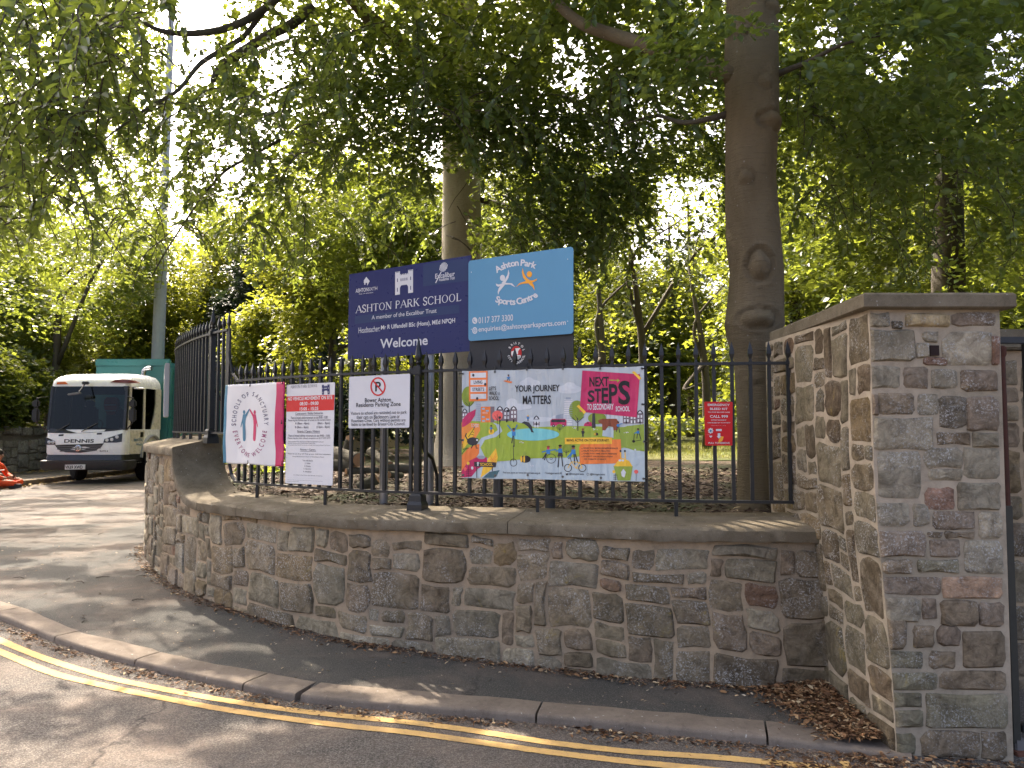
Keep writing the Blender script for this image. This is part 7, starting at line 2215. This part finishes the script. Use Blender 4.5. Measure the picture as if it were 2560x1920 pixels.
# facing +x; pelvis on the ground, legs folded forwards
N_ = [((-.10, .0, .13), (.15, .17)), ((-.08, 0, .30), (.13, .16)), ((-.03, 0, .48), (.13, .18)), ((.0, 0, .57), (.10, .14)), ((.03, 0, .64), .055), ((.06, 0, .70), .058),
      # head
      ((.075, 0, .78), (.085, .095)), ((.07, 0, .87), (.07, .08)),
      # near arm (towards the viewer), then far arm
      ((.01, -.19, .52), .075), ((.10, -.25, .32), .058), ((.30, -.15, .25), .045), ((.37, -.13, .255), .032),
      ((.01, .19, .52), .075), ((.12, .24, .32), .058), ((.32, .12, .27), .045), ((.39, .10, .28), .032),
      # near leg folded with the knee forward, far leg
      ((.02, -.13, .13), .10), ((.42, -.20, .15), .085), ((.60, -.18, .13), .07), ((.40, -.02, .07), .06), ((.30, .06, .065), .05),
      ((.02, .13, .13), .10), ((.40, .24, .18), .085), ((.52, .22, .15), .07), ((.34, .02, .09), .055)]
E_ = [(0, 1), (1, 2), (2, 3), (3, 4), (4, 5), (5, 6), (6, 7), (3, 8), (8, 9), (9, 10), (10, 11), (3, 12), (12, 13), (13, 14), (14, 15), (0, 16), (16, 17), (17, 18), (18, 19), (19, 20), (0, 21), (21, 22), (22, 23), (23, 24)]
def m_worker():
    t = NT('worker_skin_and_clothes')
    v = t.coord()
    sp = t.n('ShaderNodeSeparateXYZ'); t.l(v, sp.inputs[0])
    hd = t.maprange(sp.outputs['Z'], .655, .665)
    rx = t.math('MULTIPLY', t.maprange(sp.outputs['X'], .30, .305), t.math('MULTIPLY', t.maprange(sp.outputs['Z'], .195, .2), t.maprange(sp.outputs['Z'], .36, .355)))
    sk = t.math('MAXIMUM', hd, rx)
    n_ = t.noise(v, 14, 4)
    oc = t.mix(t.maprange(n_, .35, .7), (.68, .085, .018, 1), (.50, .05, .012, 1))
    c = t.mix(sk, oc, (.30, .16, .10, 1))
    return t.done(t.principled(c, .75, .25, 0, t.bump(n_, .6, .03)))
skinned('body', N_, E_, m_worker(), 2, per)
# face details, hair, shoes, tape, the phone in the hands
mb = MB(); mb.loft([[Vector((.06 + r_ * 1.02 * math.cos(a), r_ * math.sin(a), z)) for a in np.linspace(0, 2 * math.pi, 16, endpoint=False)] for r_, z in ((.098, .80), (.104, .85), (.098, .90), (.07, .94), (.02, .955))])
hair = mb.build('hair', HR, per); auto_smooth(hair, 80); hair.location = (-.018, 0, 0)
mb = MB(); mb.lathe([(.004, .0), (.016, .02), (.012, .045), (.004, .05)], (.165, 0, .76), 8); auto_smooth(mb.build('nose', SK, per), 80)
for s in (-1, 1):
    mb = MB(); mb.lathe([(.002, -.01), (.010, -.005), (.010, .005), (.002, .01)], (.148, s * .035, .81), 8); mb.build('eye', HR, per)
    mb = MB(); mb.box((.06, s * .098, .79), (.035, .018, .055), bev=.007); mb.build('ear', SK, per)
    # five fingers closing round the phone
    for f in range(4):
        mb = MB(); b_ = Vector((.37 + .01 * f, s * .115, .275 - .02 * f)); mb.tube([b_, b_ + Vector((.045, -s * .02, .004)), b_ + Vector((.065, -s * .06, .01))], [.0095, .009, .007], 6); mb.build('finger', SK, per)
    mb = MB(); mb.tube([(.37, s * .11, .285), (.40, s * .08, .305), (.42, s * .05, .305)], [.011, .010, .008], 6); mb.build('thumb', SK, per)
mb = MB(); mb.box((.445, 0, .30), (.012, .09, .16), rot=Matrix.Rotation(.5, 3, 'Y'), bev=.004)
phone = mb.build('phone', BK, None); phone.location = (wx, wy, wz); tag(phone, 'dark phone held by the seated worker in orange', 'phone')
mb = MB(); mb.loft([[Vector((.60 + a * .14, -.17 + b * .05, .02 + h)) for a, b in ((-1, -1), (.6, -1), (1, -.3), (1, .3), (.6, 1), (-1, 1))] for h in (0, .06, .10)]); mb.build('boot', BK, per)
for zc in (.34, .44):
    mb = MB(); rr_ = [Vector((-.05 + (zc - .34) * .35 + .165 * math.cos(a), .195 * math.sin(a), zc)) for a in np.linspace(0, 2 * math.pi, 20)]; mb.tube(rr_, .018, 4); mb.build('reflective_band', SV, per)

# ------------------------------------------------------------------ cut logs behind the railing
EW = m_plain('cut_wood_end', (.42, .24, .12, 1), .8, .2, dirt=.4, dscale=14)
LB = m_bark('log_bark', (.10, .09, .062), (.17, .155, .115), .5)
def log(p, q_, r, label):
    p, q_ = Vector(p), Vector(q_)
    rt = thing('cut_log', label, 'log', p.lerp(q_, .5), group='cut logs behind the railing'); iv = Matrix.Translation(-p.lerp(q_, .5))
    d = (q_ - p).normalized()
    wood(rt, iv, [p, p.lerp(q_, .35) + Vector((0, 0, r * .12)), p.lerp(q_, .7), q_], [r * 1.05, r, r * .97, r * .95], LB, 'trunk', 14)
    for e, sgn in ((p, -1), (q_, 1)):
        a = d.cross(Vector((0, 0, 1))).normalized(); b = d.cross(a)
        ring = [e + d * sgn * .004 + (a * math.cos(t_) + b * math.sin(t_)) * r * .93 for t_ in np.linspace(0, 2 * math.pi, 16, endpoint=False)]
        mb = MB(); mb.add(ring, [tuple(range(16))]); o = mb.build('cut_end', EW, rt); o.matrix_parent_inverse = iv
def lp(zx, zy, Y): return PY(820 + zx * .13863, 1040 + zy * .13863, Y)
log(lp(0, 660, 8.6), lp(560, 790, 8.0), .075, 'thick log with pale oval cut end pointing right')
log(lp(-60, 900, 8.2), lp(480, 900, 8.1), .065, 'log lying under the thick log beside the white notice')
log(lp(330, 1000, 8.0), lp(900, 975, 8.2), .035, 'thin log lying level in the middle of the heap')
log(lp(760, 640, 9.2), lp(1120, 900, 8.8), .05, 'pale log sloping down to the right behind the sign post')
log(lp(1000, 950, 8.8), lp(1620, 950, 8.9), .06, 'long mossy log lying to the right of the sign post')
log(lp(560, 1300, 7.3), lp(880, 1130, 7.3), .055, 'short log nearest the railing with its cut end up')
log(lp(350, 620, 8.6), lp(395, 400, 8.5), .05, 'short stump standing upright on the heap')
log(lp(1090, 1060, 8.0), lp(1320, 1070, 8.3), .035, 'small log end beside the long mossy log')

# ------------------------------------------------------------------ fallen leaves, twigs and grass
def m_dead(name, a, b, c):
    t = NT(name); g = t.n('ShaderNodeNewGeometry')
    col = t.ramp(g.outputs['Random Per Island'], [(0, a), (.5, b), (.85, c), (1, (.42, .33, .20))])
    return t.done(t.principled(col, .75, .25))
DL = m_dead('dead_leaves', (.045, .024, .012), (.15, .075, .034), (.27, .16, .075))
rd = np.random.default_rng(77)
def litter(name, P, size, label, mat=DL, parent=None):
    n = len(P); th = rd.uniform(0, 2 * math.pi, n)
    D = np.stack([np.cos(th), np.sin(th), rd.normal(0, .25, n)], 1)
    N = np.stack([rd.normal(0, .35, n), rd.normal(0, .35, n), np.ones(n)], 1)
    L = size * rd.uniform(.4, 1.4, n)
    V, Fq = leaf_arrays(P, D, N, L, L * rd.uniform(.12, .6, n), True)
    o = mesh_obj(name, np_mesh(name, V, Fq), parent, mat)
    tag(o, label, 'leaf litter', kind='stuff')
    return o
pts = []
# gutter line
for i in range(5200):
    s = rd.uniform(0, S_K_END); f = abs(rd.normal(0, .055))
    x, y = KERB.at(s, .012 + f)
    den = mnoise.noise(Vector((s * 2.2, 0, 0)))
    if rd.uniform(-.5, .6) > den + .25 * (x > .9): continue
    pts.append((x, y, zr(x, y) + .004 + rd.uniform(0, .008)))
for i in range(1500):     # road by the pillar foot
    x = rd.uniform(1.2, 2.7); y = rd.normal(3.72, .10)
    if y > 3.88 and x > 1.86: continue
    pts.append((x, y, zr(x, y) + .004 + rd.uniform(0, .01)))
litter('gutter_litter', np.array(pts), .032, 'brown leaf fragments along the kerb gutter')
pts = []
for i in range(9000):     # drift in the corner between wall and pillar
    t_ = rd.uniform(0, 1); s = rd.uniform(0, 1)
    x = lerp(1.84, 1.05, rd.power(.9) * t_) ; y = rd.uniform(3.95, 4.72)
    d = (1.86 - x) + .5 * (WALL.at(WALL.s_at_px(2000))[1] - y if False else (4.68 - y)) * .55
    if d > .36 + .1 * rd.normal(): continue
    hgt = .055 * max(0, 1 - d / .34)
    pts.append((x, y, zg(y) + .004 + hgt * rd.uniform(.2, 1)))
for i in range(3600):     # along the wall foot
    s = rd.uniform(.1, S_ST_END - .5); f = -abs(rd.normal(0, .06)) - .01
    x, y = WALL.at(s, f)
    if rd.uniform(0, 1) < .55 + .4 * mnoise.noise(Vector((s * 1.7, 3, 0))): continue
    pts.append((x, y, zr(x, y) + kerb_h(x, y) + .012 + rd.uniform(0, .01)))
litter('wall_foot_litter', np.array(pts), .036, 'drift of brown dead leaves at the wall foot and pillar corner')
pts = []
for i in range(420):
    u, v = rd.uniform(.25, 1), rd.uniform(.02, .98); p = pav_pt(u, v); pts.append((p[0], p[1], p[2] + .004))
for i in range(260):
    x, y = rd.uniform(-4, 2.4), rd.uniform(2.6, 4.4)
    if y < 3.6 - .3 * x * 0: pts.append((x, y, zr(x, y) + .004))
litter('scattered_litter', np.array(pts), .024, 'scattered pale leaf scraps on the pavement and road', m_dead('pale_scraps', (.16, .11, .06), (.30, .23, .15), (.42, .36, .27)))
pts = []
for i in range(14000):    # grit and soil crumbs swept against the wall foot and the kerb
    if i % 2:
        s = rd.uniform(.1, S_ST_END - .3); f = -abs(rd.normal(0, .05 + .03 * mnoise.noise(Vector((s, 9, 0))))) - .004
        x, y = WALL.at(s, f); z = zr(x, y) + kerb_h(x, y) + .010
    else:
        s = rd.uniform(0, S_K_END); x, y = KERB.at(s, -.015 + abs(rd.normal(0, .05))); z = zr(x, y) + .003
    pts.append((x, y, z + rd.uniform(0, .005)))
litter('grit', np.array(pts), .016, 'brown grit and soil crumbs along wall foot and kerb', m_dead('soil_crumbs', (.08, .05, .032), (.16, .105, .068), (.24, .17, .12)))
tw = MB()
for px, py in ((165, 1450), (240, 1444), (330, 1500), (370, 1440), (205, 1555), (560, 1500), (395, 1432), (210, 1457), (1030, 1620), (1640, 1700), (1720, 1690), (1770, 1720), (1320, 1610), (60, 1445), (245, 1328), (1850, 1730)):
    p = gpt(px, py); a = rd.uniform(0, math.pi); L = rd.uniform(.05, .14)
    b0 = Vector((p.x, p.y, zr(p.x, p.y) + kerb_h(p.x, p.y) + .012))
    tw.tube([b0, b0 + Vector((math.cos(a) * L * .5, math.sin(a) * L * .5, .01)), b0 + Vector((math.cos(a + .2) * L, math.sin(a + .2) * L, .002))], [.005, .004, .002], 5)
o = tw.build('twig_litter', M['bark_dark'], None); tag(o, 'small dry twigs lying about the pavement', 'twigs', kind='stuff')
# woodland floor leaves
pts = []
for i in range(9000):
    x = rd.uniform(-3.5, 3.2); y = rd.uniform(5.3, 10.5)
    s_y = np.interp(x, WALL.p[::-1, 0][-160:], WALL.p[::-1, 1][-160:]) if False else None
    pts.append((x, y))
pts = np.array(pts)
wl = np.array([(p[0], p[1]) for p in WALL.p]); order = np.argsort(wl[:100, 0]); wyy = np.interp(pts[:, 0], wl[:100, 0][order], wl[:100, 1][order])
pts = pts[pts[:, 1] > wyy + .42]
P = np.array([(x, y, fl_z(x, y) + .006 + rd.uniform(0, .02)) for x, y in pts])
litter('forest_litter', P, .06, 'loose brown leaves and bark chips behind the railing', m_dead('forest_leaves', (.035, .022, .014), (.09, .055, .034), (.17, .12, .085)))
pts = []
for i in range(1800):     # far pavement and under the truck
    x = rd.normal(-12.3, .15) if i % 2 else rd.normal(-14.7, .25); y = rd.uniform(16, 28)
    pts.append((x, y, (.268 if x < -12.4 else zr(x, y) + .004)))
litter('lane_litter', np.array(pts), .09, 'yellow fallen leaves along the far kerb and wall', m_dead('yellow_leaves', (.22, .14, .05), (.36, .25, .09), (.45, .34, .14)))
# grass tufts on the lawn and under the trees
n = 26000
gx = rd.uniform(-2, 12, n); gy = rd.uniform(12.8, 24, n)
P = np.array([lawn_pt(a, b) for a, b in zip(gx, gy)])
D = np.stack([rd.normal(0, .3, n), rd.normal(0, .3, n), np.ones(n)], 1); N = unit(np.stack([rd.normal(0, 1, n), rd.normal(0, 1, n), np.zeros(n) + .1], 1))
L = rd.uniform(.04, .10, n)
V, Fq = leaf_arrays(P, D, N, L, L * .12, False)
o = mesh_obj('grass', np_mesh('grass', V, Fq), None, m_leaf('grass_blade', (.07, .09, .02), (.19, .18, .06), (.35, .36, .07), .4, .6)); tag(o, 'short sunlit grass beyond the trees', 'grass', kind='stuff')
